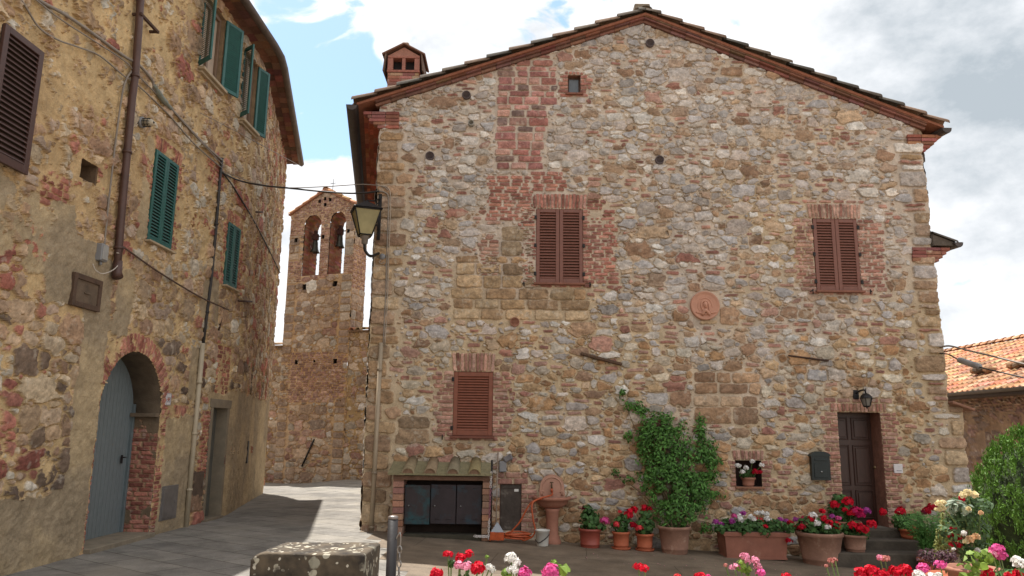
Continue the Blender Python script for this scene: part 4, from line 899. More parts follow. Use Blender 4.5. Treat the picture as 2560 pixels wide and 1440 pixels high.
tpal = lambda x, z, r: r.choice(TS if r.random() < .78 else (TB_ if r.random() < .6 else GREY))
tm.scatter(200, (.16, .28), (.09, .15), tpal); tm.scatter(4000, (.09, .17), (.05, .1), tpal); tm.scatter(6000, (.05, .09), (.035, .06), tpal)
tm.solve((178, 152, 124), (170, 140, 104), .2)
def tgab(X): return np.where(X < tap, zc0 + (zap - zc0) * X / tap, zap + (zc1 - zap) * (X - tap) / (TW - tap))
def tpos(d0=0):
    def f(X, Z, h): return (TA.x + TE.x * X - TN.x * (d0 - h), TA.y + TE.y * X - TN.y * (d0 - h), Z)
    return f
tm.mesh('wall', tpos(), STONE, bt, lambda X, Z: Z < tgab(X))
tm.h = -tm.h; tm.mesh('back_wall', tpos(TH), STONE, bt, lambda X, Z: Z < tgab(X))
ts = Masonry(0, TH, -.2, 9.5, .022, .022, 56); ts.bricks(0, TH, 6.6, 8.1, TB_, .075, .25); ts.blocks(0, TH, -.2, 6.6, TS, .28, .4, 5); ts.blocks(0, TH, 8.1, 9.5, TS, .28, .35, 5); ts.solve((178, 148, 112), (168, 134, 92), .2)
ts.mesh('side_wall', lambda X, Z, h: (TA.x + TE.x * (TW + h) - TN.x * X, TA.y + TE.y * (TW + h) - TN.y * X, Z), STONE, bt)
ts.mesh('side_wall', lambda X, Z, h: (TA.x - TE.x * h - TN.x * X, TA.y - TE.y * h - TN.y * X, Z), STONE, bt)
RV = attr_mat('arch_brick', .92, .3, .6, 30)
for a, b, z0, zs, zt in (A1, A2):
    c, w = (a + b) / 2, (b - a) / 2; path = [(a, z0 + .07 * i) for i in range(int((zs - z0) / .07) + 1)] + [(c - w * math.cos(t), zs + (zt - zs) * math.sin(t)) for t in [math.pi * j / 18 for j in range(19)]] + [(b, zs - .07 * i) for i in range(int((zs - z0) / .07) + 1)]
    path += [(b, z0), (a, z0)]; mb = MB(); r = random.Random(6)
    for (ta, za), (tb, zb) in zip(path, path[1:]):
        dcur = .03
        while dcur < TH - .03:
            de = min(TH - .03, dcur + r.choice((.26, .13))); col = tuple(x * r.uniform(.6, .95) for x in lin(r.choice(TB_)))
            pr = r.uniform(-.006, .006); q = [(ta, za, dcur), (tb, zb, dcur), (tb, zb, de), (ta, za, de)]
            mb.add([tp(t + (c - t) * pr, z, d) for t, z, d in q], [(0, 1, 2, 3)], False, col); dcur = de
    mb.build('arch_lining', RV, bt)
for u, v, w in HOLES:
    t, z = tpx(u, v); mb = MB(); R_ = Matrix(((TE.x, -TN.x, 0), (TE.y, -TN.y, 0), (0, 0, 1)))
    for dx, dz, sxx, szz in ((-w * .56, 0, .02, w * 1.3), (w * .56, 0, .02, w * 1.3), (0, -w * .66, w, .02), (0, w * .66, w, .02)): mb.box(tp(t + dx, z + dz, .14), (sxx, .24, szz), R_)
    mb.box(tp(t, z, .27), (w * 1.2, .02, w * 1.4), R_); mb.build('putlog_hole', mat('dark_hole', (58, 46, 38), .95), bt)
BRZ = mat('aged_bronze', (74, 74, 66), .5, .3, 10, .1, 30, .6)
for (u, v), tc_ in (((787, 632), 0), ((849, 619), 1)):
    t, z = tpx(u, v, .5); p = tp(t, z, .5); mb = MB(); mb.lathe(p, [(.0, .46), (.05, .46), (.08, .43), (.095, .36), (.10, .24), (.115, .14), (.145, .05), (.175, .0), (.165, .0), (.13, .06), (.10, .2), (.08, .38), (0, .42)], 22)
    bell = mb.build('bell', BRZ, bt); R_ = Matrix(((TE.x, -TN.x, 0), (TE.y, -TN.y, 0), (0, 0, 1)))
    mb = MB(); mb.bbox(p + Vector((0, 0, .58)), (.22, .16, .24), R_, .03); mb.bbox(p + Vector((0, 0, .75)), (.12, .12, .14), R_, .02); mb.tube([tp(t - .34, z + .60, .5), tp(t + .34, z + .60, .5)], .022, 8); mb.tube([p + Vector((0, 0, .3)), p + Vector((0, 0, -.03))], [.012, .02], 6)
    mb.build('yoke', mat('rusty_yoke', (72, 44, 40), .8, .3, 10), bell)
mb = MB()
for s_, (ta, tb, za, zb) in enumerate(((-.09, tap, zc0 - .06, zap + .0), (TW + .10, tap, zc1 - .06, zap + .0))):
    mb.add([tp(t, z + dz, d) for d in (-.09, TH + .1) for t, z, dz in ((ta, za, 0), (tb, zb, 0), (tb, zb, .05), (ta, za, .05))], [(0, 1, 2, 3), (7, 6, 5, 4), (0, 4, 5, 1), (1, 5, 6, 2), (2, 6, 7, 3), (3, 7, 4, 0)], False, lin((150, 104, 80)))
    L_ = math.hypot(tb - ta, zb - za); n_ = int(L_ / .33)
    for row in range(5):
        for k in range(n_):
            f0, f1 = k / n_ - .02, (k + 1.12) / n_; f1 = min(1, f1); P0 = tp(ta + (tb - ta) * f0, za + (zb - za) * f0 + .075, .0 + row * .24); P1 = tp(ta + (tb - ta) * f1, za + (zb - za) * f1 + .05, .0 + row * .24); barrel(mb, P0, P1, .10, .08, (0, 0, 1), TN, tuple(x * rr_.uniform(.8, 1.15) for x in lin(rr_.choice([(176, 134, 104), (160, 118, 90), (188, 150, 120)]))), 5)
P0 = tp(tap, zap + .06, -.06); barrel(mb, P0, P0 - TN * (TH + .12), .12, .12, (0, 0, 1), TE, lin((170, 130, 100)), 6)
mb.build('roof', TILE, bt)
cq = tpx(832, 474, .3); mb = MB(); b_ = tp(cq[0], zap + .02, .3); mb.tube([b_, b_ + Vector((0, 0, .52))], .012, 6); mb.tube([b_ + TE * -.11 + Vector((0, 0, .36)), b_ + TE * .11 + Vector((0, 0, .36))], .011, 6); mb.build('iron_cross', IRON, bt)
q0, q1 = tpx(757, 1166), tpx(788, 1098); mb = MB(); mb.tube([tp(q0[0], q0[1], -.06), tp(q1[0], q1[1], -.06)], .03, 6); mb.build('tie_bar', IRON, bt)
for t0, t1, zt, sd_, d0, lab in ((-2.6, -.0, 4.62, 57, .03, 'low ochre stone wall with a tiled top joining the bell tower to the shaded building'), (TW, 4.6, 5.05, 58, .05, 'low mortared stone wall between the bell tower and the gabled house')):
    cw = thing('church_wall', lab, 'wall', tuple(tp(t0, 0)))
    m_ = Masonry(t0, t1, -.2, zt, .022, .022, sd_); m_.scatter(80, (.16, .28), (.09, .15), tpal); m_.scatter(4000, (.08, .17), (.05, .1), tpal); m_.scatter(5000, (.04, .08), (.03, .06), tpal); m_.solve((178, 150, 108), (164, 134, 92), .2, (lambda X, Z: X * 0 + .22) if t0 > 0 else None, ((168, 142, 104), (150, 126, 94)))
    m_.mesh('wall', tpos(d0), STONE, cw)
    mb = MB(); R_ = Matrix(((TE.x, -TN.x, 0), (TE.y, -TN.y, 0), (0, 0, 1))); n_ = int((t1 - t0) / .24)
    mb.box(tp((t0 + t1) / 2, zt / 2 - .1, d0 + .36), (t1 - t0, .6, zt - .2), R_, lin((150, 124, 92))); mb.bbox(tp((t0 + t1) / 2, zt + .025, d0 + .25), (t1 - t0, .72, .05), R_, .01, lin((120, 96, 76)))
    for k in range(n_): barrel(mb, tp(t0 + .12 + k * .24, zt + .06, d0 - .14), tp(t0 + .12 + k * .24, zt + .16, d0 + .5), .10, .08, (0, 0, 1), TE, tuple(x * rr_.uniform(.8, 1.15) for x in lin((168, 128, 98))), 6)
    mb.build('tile_coping', TILE, cw)

# ================================================================== low house with a tiled roof on the right
def xp(u, v, X):
    k = ray(u, v); f = X / k[0]; return Vector((X, k[1] * f, EYE + k[2] * f))
EX = 12.2; e1, e2 = xp(2366, 984, EX), xp(2558, 969, EX); EZR = (e1.z + e2.z) / 2; RX = 16.2; r1 = xp(2400, 876, RX); RZR = r1.z
rh = thing('tile_roofed_house', 'low shaded house with a sunlit orange tiled roof behind the cypress shrub', 'house', (EX + .5, 20, 0))
YA, YB = 9.5, 31.0
hm = Masonry(YA, YB, -.6, EZR - .02, .045, .04, 66); hm.scatter(2500, (.12, .24), (.06, .1), lambda x, z, r: r.choice([(120, 94, 76), (132, 104, 84), (110, 84, 70), (126, 88, 74)])); hm.bricks(YA, YB, EZR - .5, EZR - .05, [(118, 76, 62), (104, 68, 58), (130, 86, 70)], .075, .28); hm.bricks(YA, YB, 1.2, 1.3, [(96, 70, 58)], .1, .3)
hm.solve((136, 112, 90), (124, 100, 80), .2, lambda X, Z: np.where(Z < EZR - .55, .42, 0.) * np.where((Z > 1.15) & (Z < 1.35), 0, 1), ((138, 114, 92), (120, 98, 80)))
hm.mesh('wall', lambda X, Z, h: (EX + .45 - h, X, Z), STONE, rh)
mb = MB(); mb.box((EX + 4.5, YB - .05, 1.2), (8, .1, 3.4)); mb.build('end_wall', PLASTER, rh); mb = MB(); mb.box((EX + 4.5, YA + .05, 1.2), (8, .1, 3.4)); mb.build('end_wall', PLASTER, rh)
mb = MB(); sl_ = (RZR - EZR) / (RX - EX); n_r = 14; tw = .235; r = random.Random(12); L_ = math.hypot(RX - EX, RZR - EZR)
OR = [(188, 140, 106), (172, 122, 90), (196, 156, 122), (156, 118, 92), (180, 132, 102), (148, 114, 90)]
mb.add([(EX - .02, YA - .3, EZR - .04), (RX, YA - .3, RZR - .04), (RX, YB + .3, RZR - .04), (EX - .02, YB + .3, EZR - .04)], [(0, 1, 2, 3)], False, lin((150, 106, 78)))
mb.add([(RX, YA - .3, RZR - .04), (RX + 4, YA - .3, EZR), (RX + 4, YB + .3, EZR), (RX, YB + .3, RZR - .04)], [(0, 1, 2, 3)], False, lin((150, 106, 78)))
for i in range(n_r):
    x0, x1 = EX - .06 + (RX - EX) * i / n_r, EX - .06 + (RX - EX) * (i + 1.1) / n_r; z0 = EZR + (x0 - EX) * sl_ + .05; z1 = EZR + (x1 - EX) * sl_ + .0
    y = YA - .3
    while y < YB + .3:
        c = tuple(q * r.uniform(.8, 1.15) for q in lin(r.choice(OR))); j = r.uniform(-.008, .008); pf = [(0, 0), (.03, .02), (.07, .045), (.12, .03), (.17, .0), (.205, -.005), (.235, .012)]
        mb.add([(x, y + a, z + b + j) for x, z in ((x0, z0), (x1, z1)) for a, b in pf] + [(x0, y + a, z0 + b + j - .035) for a, b in pf], [(k, k + 1, 8 + k, 7 + k) for k in range(6)] + [(14 + k, 15 + k, k + 1, k) for k in range(6)], False, c); y += tw
y = YA - .3
while y < YB + .3: barrel(mb, (RX, y, RZR + .06), (RX, y + .45, RZR + .04), .12, .1, (0, 0, 1), (1, 0, 0), lin(r.choice(OR)), 6); y += .42
rroof = mb.build('roof', TILE, rh)
gutter((EX - .12, YA - .3, EZR - .0), (EX - .12, YB, EZR - .0), .085, rh)
mb = MB(); mb.box((EX + .22, (YA + YB) / 2, EZR - .1), (.5, YB - YA, .09)); mb.build('fascia', mat('dark_fascia', (62, 50, 46), .8, .2), rh)
for (u, v) in ((2458, 934), (2548, 922)):
    p = xp(u, v, EX + 1.1 if u < 2500 else EX + 1.2); mb = MB(); r = random.Random(int(u)); zt_ = EZR + (p.x - EX) * sl_ + .14
    for k in range(3): mb.bbox((p.x + r.uniform(-.1, .1), p.y + (k - 1) * .26, zt_ + r.uniform(-.03, .03)), (.3, .27, .16), Matrix.Rotation(r.uniform(-.3, .3), 3, 'X'), .05, lin(r.choice([(96, 78, 60), (120, 90, 64), (84, 72, 60)])))
    mb.build('roof_stone', TILE, rroof)

# ================================================================== things fixed to the walls
GREYP = mat('grey_plastic', (128, 128, 130), .6, .1); ALU = mat('grey_cable', (132, 122, 112), .6, .15); BLK = mat('black_cable', (48, 44, 42), .6, .15)
def cable(label, pts, r, m, parts=None):
    mb = MB(); mb.tube(catmull(pts, 6), r, 6); return tag(mb.build('cable', m), label, 'cable', 'electric cables')
L_ = lambda pts, o=.05: [lwp(u, v, o) for u, v in pts]
cable('thin grey cable sagging above the brown shutter towards the black conduit', L_([(20, -20), (53, 0), (97, 68), (146, 100), (194, 117), (250, 140), (310, 190), (340, 209), (420, 285), (486, 360), (554, 420)]), .012, ALU)
cable('grey cable bundle running from the roof edge past the downpipe to the conduit top', L_([(70, -30), (97, 0), (160, 35), (224, 78), (311, 141), (345, 160), (380, 200), (389, 228), (440, 285), (486, 335), (520, 370), (554, 400)]), .022, ALU)
cable('thin cable twisted beside the thicker cable bundle on the shaded wall', L_([(60, -25), (146, 44), (224, 95), (311, 152), (342, 185), (430, 275), (500, 352), (556, 412)], .06), .01, ALU)
mb = MB(); mb.tube(catmull(L_([(386, 214), (402, 242), (428, 272)], .07), 6), [.03] * 3 + [.045] * 7 + [.03] * 3, 8); tag(mb.build('cable_sleeve', mat('grey_green_sleeve', (122, 126, 116), .6)), 'swollen grey-green joint sleeve on the cable bundle beside the downpipe', 'cable joint')
cable('cable dropping beside the brown downpipe to the grey junction box', L_([(338, 166), (312, 208), (296, 300), (280, 430), (268, 540), (260, 622)]), .014, ALU)
cable('loose white wire looped under the junction box and round the pipe foot', L_([(232, 660), (240, 676), (258, 684), (284, 674), (300, 655), (303, 636), (292, 632)], .12), .007, mat('white_wire', (190, 180, 168), .5))
cable('black cable falling along the wall from the conduit top to the far corner', L_([(556, 430), (585, 470), (622, 530), (655, 590), (680, 640), (700, 682)]), .016, BLK)
cable('straight rusty wire slanting down from the pipe foot over the arched door', L_([(306, 616), (400, 682), (500, 742), (572, 775)], .08), .014, mat('rusty_wire', (86, 64, 52), .8))
jb = thing('junction_box', 'pale grey electrical box on the plaster left of the brown downpipe', 'junction box', tuple(lwp(245, 632, 0))); q = lw(245, 632); M = LM(*q); mb = MB(); lbox(mb, M, (0, -.05, 0), (.16, .1, .24), .012); mb.build('box_body', GREYP, jb); mb = MB(); lbox(mb, M, (0, -.105, 0), (.13, .012, .2), .004); mb.build('lid', mat('pale_lid', (150, 148, 144), .5), jb); mb = MB(); mb.tube([M @ Vector((.0, -.05, -.12)), M @ Vector((.01, -.05, -.17))], .02, 8); mb.build('gland', GREYP, jb)
bl = thing('bulkhead_light', 'small round caged wall light beside the downpipe', 'wall light', tuple(lwp(352, 306, 0))); q = lw(350, 306); M = LM(*q); mb = MB(); mb.tube([M @ Vector((0, 0, 0)), M @ Vector((0, -.05, 0))], .085, 16); mb.build('base', GREYP, bl)
mb = MB(); mb.tube([M @ Vector((0, -.05, 0)), M @ Vector((0, -.13, 0)), M @ Vector((0, -.19, 0)), M @ Vector((0, -.21, 0))], [.06, .06, .05, .02], 14); mb.build('lamp_glass', mat('milky_glass', (170, 160, 140), .3), bl)
mb = MB()
for i in range(8): t = i * math.pi / 4; mb.tube([M @ Vector((.066 * math.cos(t), -.05, .066 * math.sin(t))), M @ Vector((.064 * math.cos(t), -.15, .064 * math.sin(t))), M @ Vector((0, -.225, 0))], .005, 5)
for y in (-.09, -.14): mb.tube([M @ Vector((.068 * math.cos(t * .3927), y, .068 * math.sin(t * .3927))) for t in range(17)], .005, 5)
mb.build('cage', IRON, bl)
# number tile
q = lw(418, 998); M = LM(*q); nt_ = thing('number_tile', 'white ceramic house number tile 33 beside the arched door', 'house number', tuple(lp(*q))); mb = MB(); lbox(mb, M, (0, -.012, 0), (.17, .03, .2), .006); mb.build('tile', mat('glazed_white', (206, 202, 204), .25, .05), nt_)
mb = MB(); 
for x in (-.078, .078): lbox(mb, M, (x, -.0285, 0), (.006, .004, .18), .001)
for z in (-.09, .09): lbox(mb, M, (0, -.0285, z), (.15, .004, .006), .001)
INK = mat('grey_blue_ink', (112, 106, 116), .5, .1); mb.build('tile_border', INK, nt_)
fc = bpy.data.curves.new('numeral', 'FONT'); fc.body = '33'; fc.size = .125; fc.align_x = 'CENTER'; fc.align_y = 'CENTER'; fc.extrude = .0015; fc.materials.append(INK)
fo = bpy.data.objects.new('numeral', fc); COL.objects.link(fo); fo.parent = nt_; X_ = M.to_3x3() @ Vector((1, 0, 0)); N_ = M.to_3x3() @ Vector((0, -1, 0)); P_ = M @ Vector((0, -.0285, -.012)) - nt_.location
fm_ = Matrix(((X_.x, 0, N_.x, P_.x), (X_.y, 0, N_.y, P_.y), (X_.z, 1, N_.z, P_.z), (0, 0, 0, 1)))
bpy.context.view_layer.update()
fme = bpy.data.meshes.new_from_object(fo); bpy.data.objects.remove(fo); fo = bpy.data.objects.new('numeral', fme); COL.objects.link(fo); fo.parent = nt_; fo.matrix_local = fm_
# cables over the lane and on the house corner
cc = V(945, 478, FY - .1)
cable('black cable slung across the lane from the conduit top to the house corner', [lwp(556, 432, .06), V(600, 452, 14.6) + Vector((.0, 0, 0)), V(660, 464, 14.4), V(720, 470, 14.2), V(830, 481, 13.9), V(900, 483, 13.6), V(948, 478, FY - .06)], .017, BLK)
cable('thin pale wire crossing the lane just above the black cable', [lwp(556, 428, .08), V(640, 458, 14.5), V(720, 469, 14.2), V(820, 466, 13.9), V(905, 461, 13.6), V(955, 466, FY - .06), V(970, 476, FY - .06)], .009, ALU)
cable('thin wire slanting over the lane from the upper windows to the far gutter end', [lwp(500, 282, .06), lwp(590, 328, .3), lwp(660, 366, .45), lwp(762, 418, .42)], .007, ALU)
cable('grey cable following the house corner down behind the street lantern', [V(948, 478, FY - .06), V(962, 481, FY - .06), V(971, 495, FY - .05), V(970, 560, FY - .05), V(967, 640, FY - .05), V(964, 740, FY - .05), V(958, 860, FY - .05)], .014, ALU)
cable('second cable clipped along the house corner just right of the lantern', [V(955, 464, FY - .06), V(970, 470, FY - .06), V(976, 490, FY - .05), V(975, 560, FY - .05), V(971, 650, FY - .05), V(968, 760, FY - .05), V(962, 864, FY - .05)], .011, mat('pale_cable', (160, 146, 130), .6))
dpz = thing('downpipe', 'tall beige drain pipe along the left corner of the gabled house', 'drain pipe', tuple(V(928, 1325, FY))); mb = MB(); P0, P1 = V(928, 1328, FY - .06), V(953, 857, FY - .06); mb.tube([P0, P1], .04, 14); mb.build('pipe', mat('beige_pvc', (158, 142, 120), .55, .12, 3), dpz)
for f in (.3, .85, .02): p = P0.lerp(P1, f); mb = MB(); mb.lathe(p, [(.041, -.022), (.05, -.022), (.05, .022), (.041, .022)], 14); mb.bbox(p + Vector((0, .05, 0)), (.03, .06, .03), None, .003); mb.build('clip', mat('beige_clip', (140, 124, 104), .6), dpz)
jr = thing('junction_box', 'small round grey junction box on the house corner under the street lantern', 'junction box', tuple(V(957, 643, FY))); mb = MB(); p = V(957, 643, FY); mb.tube([p + Vector((0, .0, 0)), p + Vector((0, -.06, 0))], .055, 16); mb.build('box_body', GREYP, jr); mb = MB(); mb.tube(catmull([p + Vector((-.02, -.05, -.05)), p + Vector((-.05, -.06, -.11)), p + Vector((0, -.05, -.13)), p + Vector((.05, -.04, -.10)), p + Vector((.06, -.04, -.25))], 5), .009, 6); mb.build('wire', mat('pale_cable', (160, 146, 130)), jr)
# street lantern on its bracket
sl_t = thing('street_lantern', 'black street lantern with yellowed glass on a bracket at the house corner', 'street lamp', tuple(V(950, 600, FY)))
lc = V(914, 560, 12.95); T_, B_ = .225, .105; zt, zb = V(914, 528, 12.95).z, V(912, 589, 12.95).z
Rl = Matrix.Rotation(.35, 3, 'Z')
def lq(x, y, z): q = Rl @ Vector((x, y, 0)); return Vector((lc.x + q.x, lc.y + q.y, z))
mb = MB(); cs = ((-1, -1), (1, -1), (1, 1), (-1, 1))
for i in range(4):
    a, b = cs[i], cs[(i + 1) % 4]; mb.tube([lq(a[0] * T_, a[1] * T_, zt), lq(a[0] * B_, a[1] * B_, zb)], .012, 6); mb.tube([lq(a[0] * T_, a[1] * T_, zt), lq(b[0] * T_, b[1] * T_, zt)], .016, 6); mb.tube([lq(a[0] * B_, a[1] * B_, zb), lq(b[0] * B_, b[1] * B_, zb)], .013, 6)
mb.build('lantern_frame', IRON, sl_t)
mb = MB(); i_ = .95
mb.add([lq(x * T_ * i_, y * T_ * i_, zt - .01) for x, y in cs] + [lq(x * B_ * i_, y * B_ * i_, zb + .01) for x, y in cs], [(0, 1, 5, 4), (1, 2, 6, 5), (2, 3, 7, 6), (3, 0, 4, 7)])
mb.build('lantern_glass', mat('yellowed_glass', (190, 180, 136), .25, .2, 3, 0, 40, 0, 0, None, .45), sl_t)
mb = MB(); mb.add([lq(x * (T_ + .03), y * (T_ + .03), zt + .015) for x, y in cs] + [lq(x * .09, y * .09, zt + .13) for x, y in cs] + [lq(0, 0, zt + .2)], [(0, 1, 5, 4), (1, 2, 6, 5), (2, 3, 7, 6), (3, 0, 4, 7), (4, 5, 8), (5, 6, 8), (6, 7, 8), (7, 4, 8), (3, 2, 1, 0)]); mb.build('lantern_cap', IRON, sl_t)
mb = MB(); mb.lathe((lc.x, lc.y, 0), [(.085, zb - .01), (.085, zb - .045), (.06, zb - .06), (.055, zb - .14), (.03, zb - .16), (0, zb - .16)], 16); mb.build('lamp_base', mat('pale_lamp_base', (120, 112, 104), .5), sl_t)
mb = MB(); wpt = V(948, 632, FY - .02); mb.tube(catmull([(lc.x, lc.y, zb - .14), (lc.x + .01, lc.y + .02, zb - .26), (lc.x + .09, lc.y + .12, zb - .34), (wpt.x, wpt.y + .02, wpt.z)], 6), .026, 8); mb.build('arm', IRON, sl_t)
mb = MB(); pa, pb = V(951, 485, FY - .05), V(946, 600, FY - .05); mb.bbox((pa + pb) / 2, (.06, .05, (pa - pb).length), None, .008)
mb.tube(catmull([pa + Vector((0, -.02, -.1)), lc.lerp(pa, .55) + Vector((0, 0, .12)), (lc.x, lc.y, zt + .2)], 6), .014, 6); mb.tube(catmull([pb + Vector((0, 0, .2)), pb.lerp(pa, .5) + Vector((-.12, -.2, 0)), (lc.x + .12, lc.y, zt + .04)], 6), .012, 6); mb.tube(catmull([pa.lerp(pb, .2) + Vector((-.02, -.03, 0)), pa.lerp(pb, .3) + Vector((-.12, -.06, -.02)), pa.lerp(pb, .38) + Vector((-.2, -.1, -.12))], 5), .010, 6); mb.build('bracket', IRON, sl_t)
# door lantern
dl = thing('door_lantern', 'small black carriage lantern above the brown front door', 'wall lamp', tuple(V(2160, 985, FY))); c = V(2166, 1000, FY - .2)
mb = MB(); mb.bbox((c.x - .1, FY - .03, c.z + .10), (.10, .03, .16), None, .01); mb.tube(catmull([(c.x - .1, FY - .04, c.z + .12), (c.x - .07, FY - .12, c.z + .16), (c.x - .02, c.y, c.z + .17), (c.x, c.y, c.z + .11)], 5), .014, 6); mb.tube([(c.x, c.y, c.z + .1), (c.x, c.y, c.z + .2)], .008, 6); mb.build('bracket', IRON, dl)
mb = MB(); mb.lathe(c, [(.0, .12), (.045, .11), (.09, .075), (.112, .04), (.118, .028), (.10, .028)], 6); mb.lathe(c, [(0, -.15), (.012, -.145), (.012, -.125), (.045, -.12), (.066, -.105), (.06, -.10), (0, -.1)], 10)
for i in range(6): t = i * math.pi / 3; mb.tube([c + Vector((.104 * math.cos(t), .104 * math.sin(t), .03)), c + Vector((.06 * math.cos(t), .06 * math.sin(t), -.105))], .006, 5)
mb.build('lantern_frame', IRON, dl); mb = MB(); mb.lathe(c, [(.096, .028), (.056, -.10)], 6); mb.build('lantern_glass', mat('clear_grey_glass', (150, 146, 138), .15, .1, 3, 0, 40, 0, 0, None, .4), dl)
# mailbox, bell plate, medallion, grey boxes
ml = thing('mailbox', 'dark green arched metal mailbox on the wall left of the front door', 'mailbox', tuple(V(2050, 1165, FY))); x0, x1, z0, z1 = rectpx(2026, 1130, 2072, 1200, FY - .06); xm_ = (x0 + x1) / 2; hw = (x1 - x0) / 2
out = [(x0, z0), (x1, z0), (x1, z1 - .07)] + [(xm_ + hw * math.cos(t), z1 - .07 + .07 * math.sin(t)) for t in [math.pi * j / 12 for j in range(1, 12)]] + [(x0, z1 - .07)]
mb = MB(); mb.prism([(x, FY - .03, z) for x, z in out], (0, -.09, 0)); MBX = mat('dark_green_metal', (34, 42, 42), .4, .2, 8, .1, 40, .3); mb.build('box_body', MBX, ml)
mb = MB(); mb.prism([(xm_ + (x - xm_) * 1.12, FY - .13, z1 - .08 + (z - z1 + .08) * 1.15) for x, z in out[2:]], (0, .11, 0)); mb.build('hood', MBX, ml)
mb = MB(); mb.bbox((xm_, FY - .125, z0 + .16), (hw * 1.5, .012, .24), None, .004); mb.bbox((xm_, FY - .132, z1 - .13), (hw * 1.3, .012, .03), None, .003); mb.build('flap', MBX, ml); mb = MB(); mb.tube([(xm_, FY - .13, z0 + .14), (xm_, FY - .145, z0 + .14)], .014, 10); mb.build('lock', mat('steel', (150, 150, 148), .3, .1, 5, 0, 40, .8), ml)
bp_ = thing('doorbell_plate', 'white doorbell plate on the bricks right of the front door', 'doorbell', tuple(V(2246, 1171, FY))); x0, x1, z0, z1 = rectpx(2235, 1160, 2257, 1183, FY - .04); mb = MB(); mb.bbox(((x0 + x1) / 2, FY - .03, (z0 + z1) / 2), (x1 - x0, .03, z1 - z0), None, .006); mb.build('plate', mat('glazed_white', (206, 202, 204)), bp_)
mb = MB(); mb.bbox(((x0 + x1) / 2 + .008, FY - .046, z0 + .042), (.085, .005, .013), None, .001); mb.build('name_strip', mat('grey_print', (120, 120, 124), .5), bp_)
mb = MB(); 
for k in range(2): mb.bbox(((x0 + x1) / 2 + .01, FY - .046, z0 + .09 + k * .022), (.055 - k * .015, .004, .004), None, .001)
mb.build('faint_print', mat('faint_print', (176, 176, 180), .5), bp_)
md = thing('medallion', 'round terracotta relief of a veiled head hung on the wall between the shutters', 'relief', tuple(V(1761, 766, FY))); q = V(1761, 765, FY); CLAY = mat('terracotta_relief', (184, 136, 114), .8, .12, 6, .15, 30)
mb = MB(); mb.lathe((0, 0, 0), [(0, .05), (.20, .05), (.225, .055), (.25, .075), (.262, .06), (.262, 0)], 48); mb.v = [(q.x + p[0], FY - .0 - p[2], q.z + p[1]) for p in mb.v]; mb.build('disc', CLAY, md)
def relief(pts, r, off): m_ = MB(); m_.tube(catmull([(q.x + x, FY - off, q.z + z) for x, z in pts], 5), r, 8); return m_
mb = relief([(-.03, -.12), (-.065, -.03), (-.06, .05), (-.02, .085), (.03, .08), (.06, .04), (.075, -.04), (.08, -.13)], .018, .055)
for v_ in (relief([(-.17, -.12), (-.08, -.135), (0, -.155), (.09, -.135), (.20, -.115)], .02, .05), relief([(-.10, -.10), (-.13, -.02), (-.10, .09), (-.02, .135), (.06, .12), (.11, .06), (.13, -.03)], .008, .05)): mb.add(v_.v, v_.f, True)
mb.build('veil', CLAY, md); mb = MB(); mb.lathe((0, 0, 0), [(0, .045), (.02, .042), (.04, .03), (.052, .0)], 20); mb.v = [(q.x + .005 + p[0] * .8, FY - .05 - p[2], q.z + .015 + p[1] * 1.25) for p in mb.v]; mb.tube([(q.x, FY - .095, q.z + .03), (q.x - .004, FY - .105, q.z + .0)], .008, 6)
mb.tube(catmull([(q.x - .06, FY - .05, q.z - .17), (q.x + .0, FY - .08, q.z - .09), (q.x + .08, FY - .05, q.z - .17)], 4), .03, 8); mb.build('head', CLAY, md)
gb = thing('meter_box', 'grey plastic meter box with a tilted grey cap beside the low metal door', 'meter box', tuple(V(1256, 1165, FY))); mb = MB(); x0, x1, z0, z1 = rectpx(1248, 1153, 1266, 1180, FY - .06); mb.bbox(((x0 + x1) / 2, FY - .05, (z0 + z1) / 2), (x1 - x0, .12, z1 - z0), None, .012); mb.build('box_body', GREYP, gb); mb = MB(); p = V(1270, 1146, FY - .08); mb.bbox(p, (.16, .1, .10), Matrix.Rotation(math.radians(-28), 3, 'Y'), .02); mb.build('tilted_cap', mat('dark_grey_plastic', (112, 108, 110), .6), gb)

# right hand cables
cable('grey cable leaving the right edge of the house high over the tiled roof', [V(2350, 868, FY), V(2375, 865, 13.2), V(2420, 876, 12.4), V(2500, 895, 11.4), V(2600, 920, 10.4)], .016, ALU)
cable('lower cable with a grey splice running right from the house edge', [V(2350, 884, FY), V(2372, 886, 13.2), V(2400, 901, 12.8), V(2450, 918, 12), V(2520, 935, 11.2), V(2620, 958, 10.4)], .012, BLK)
mb = MB(); a_, b_ = V(2396, 899, 12.85), V(2452, 918, 12.0); mb.tube([a_, a_.lerp(b_, .08), a_.lerp(b_, .92), b_], [.025, .05, .05, .025], 12); tag(mb.build('cable_splice', mat('grey_splice', (138, 136, 134), .5)), 'grey cylindrical cable splice hanging right of the house edge', 'cable joint')

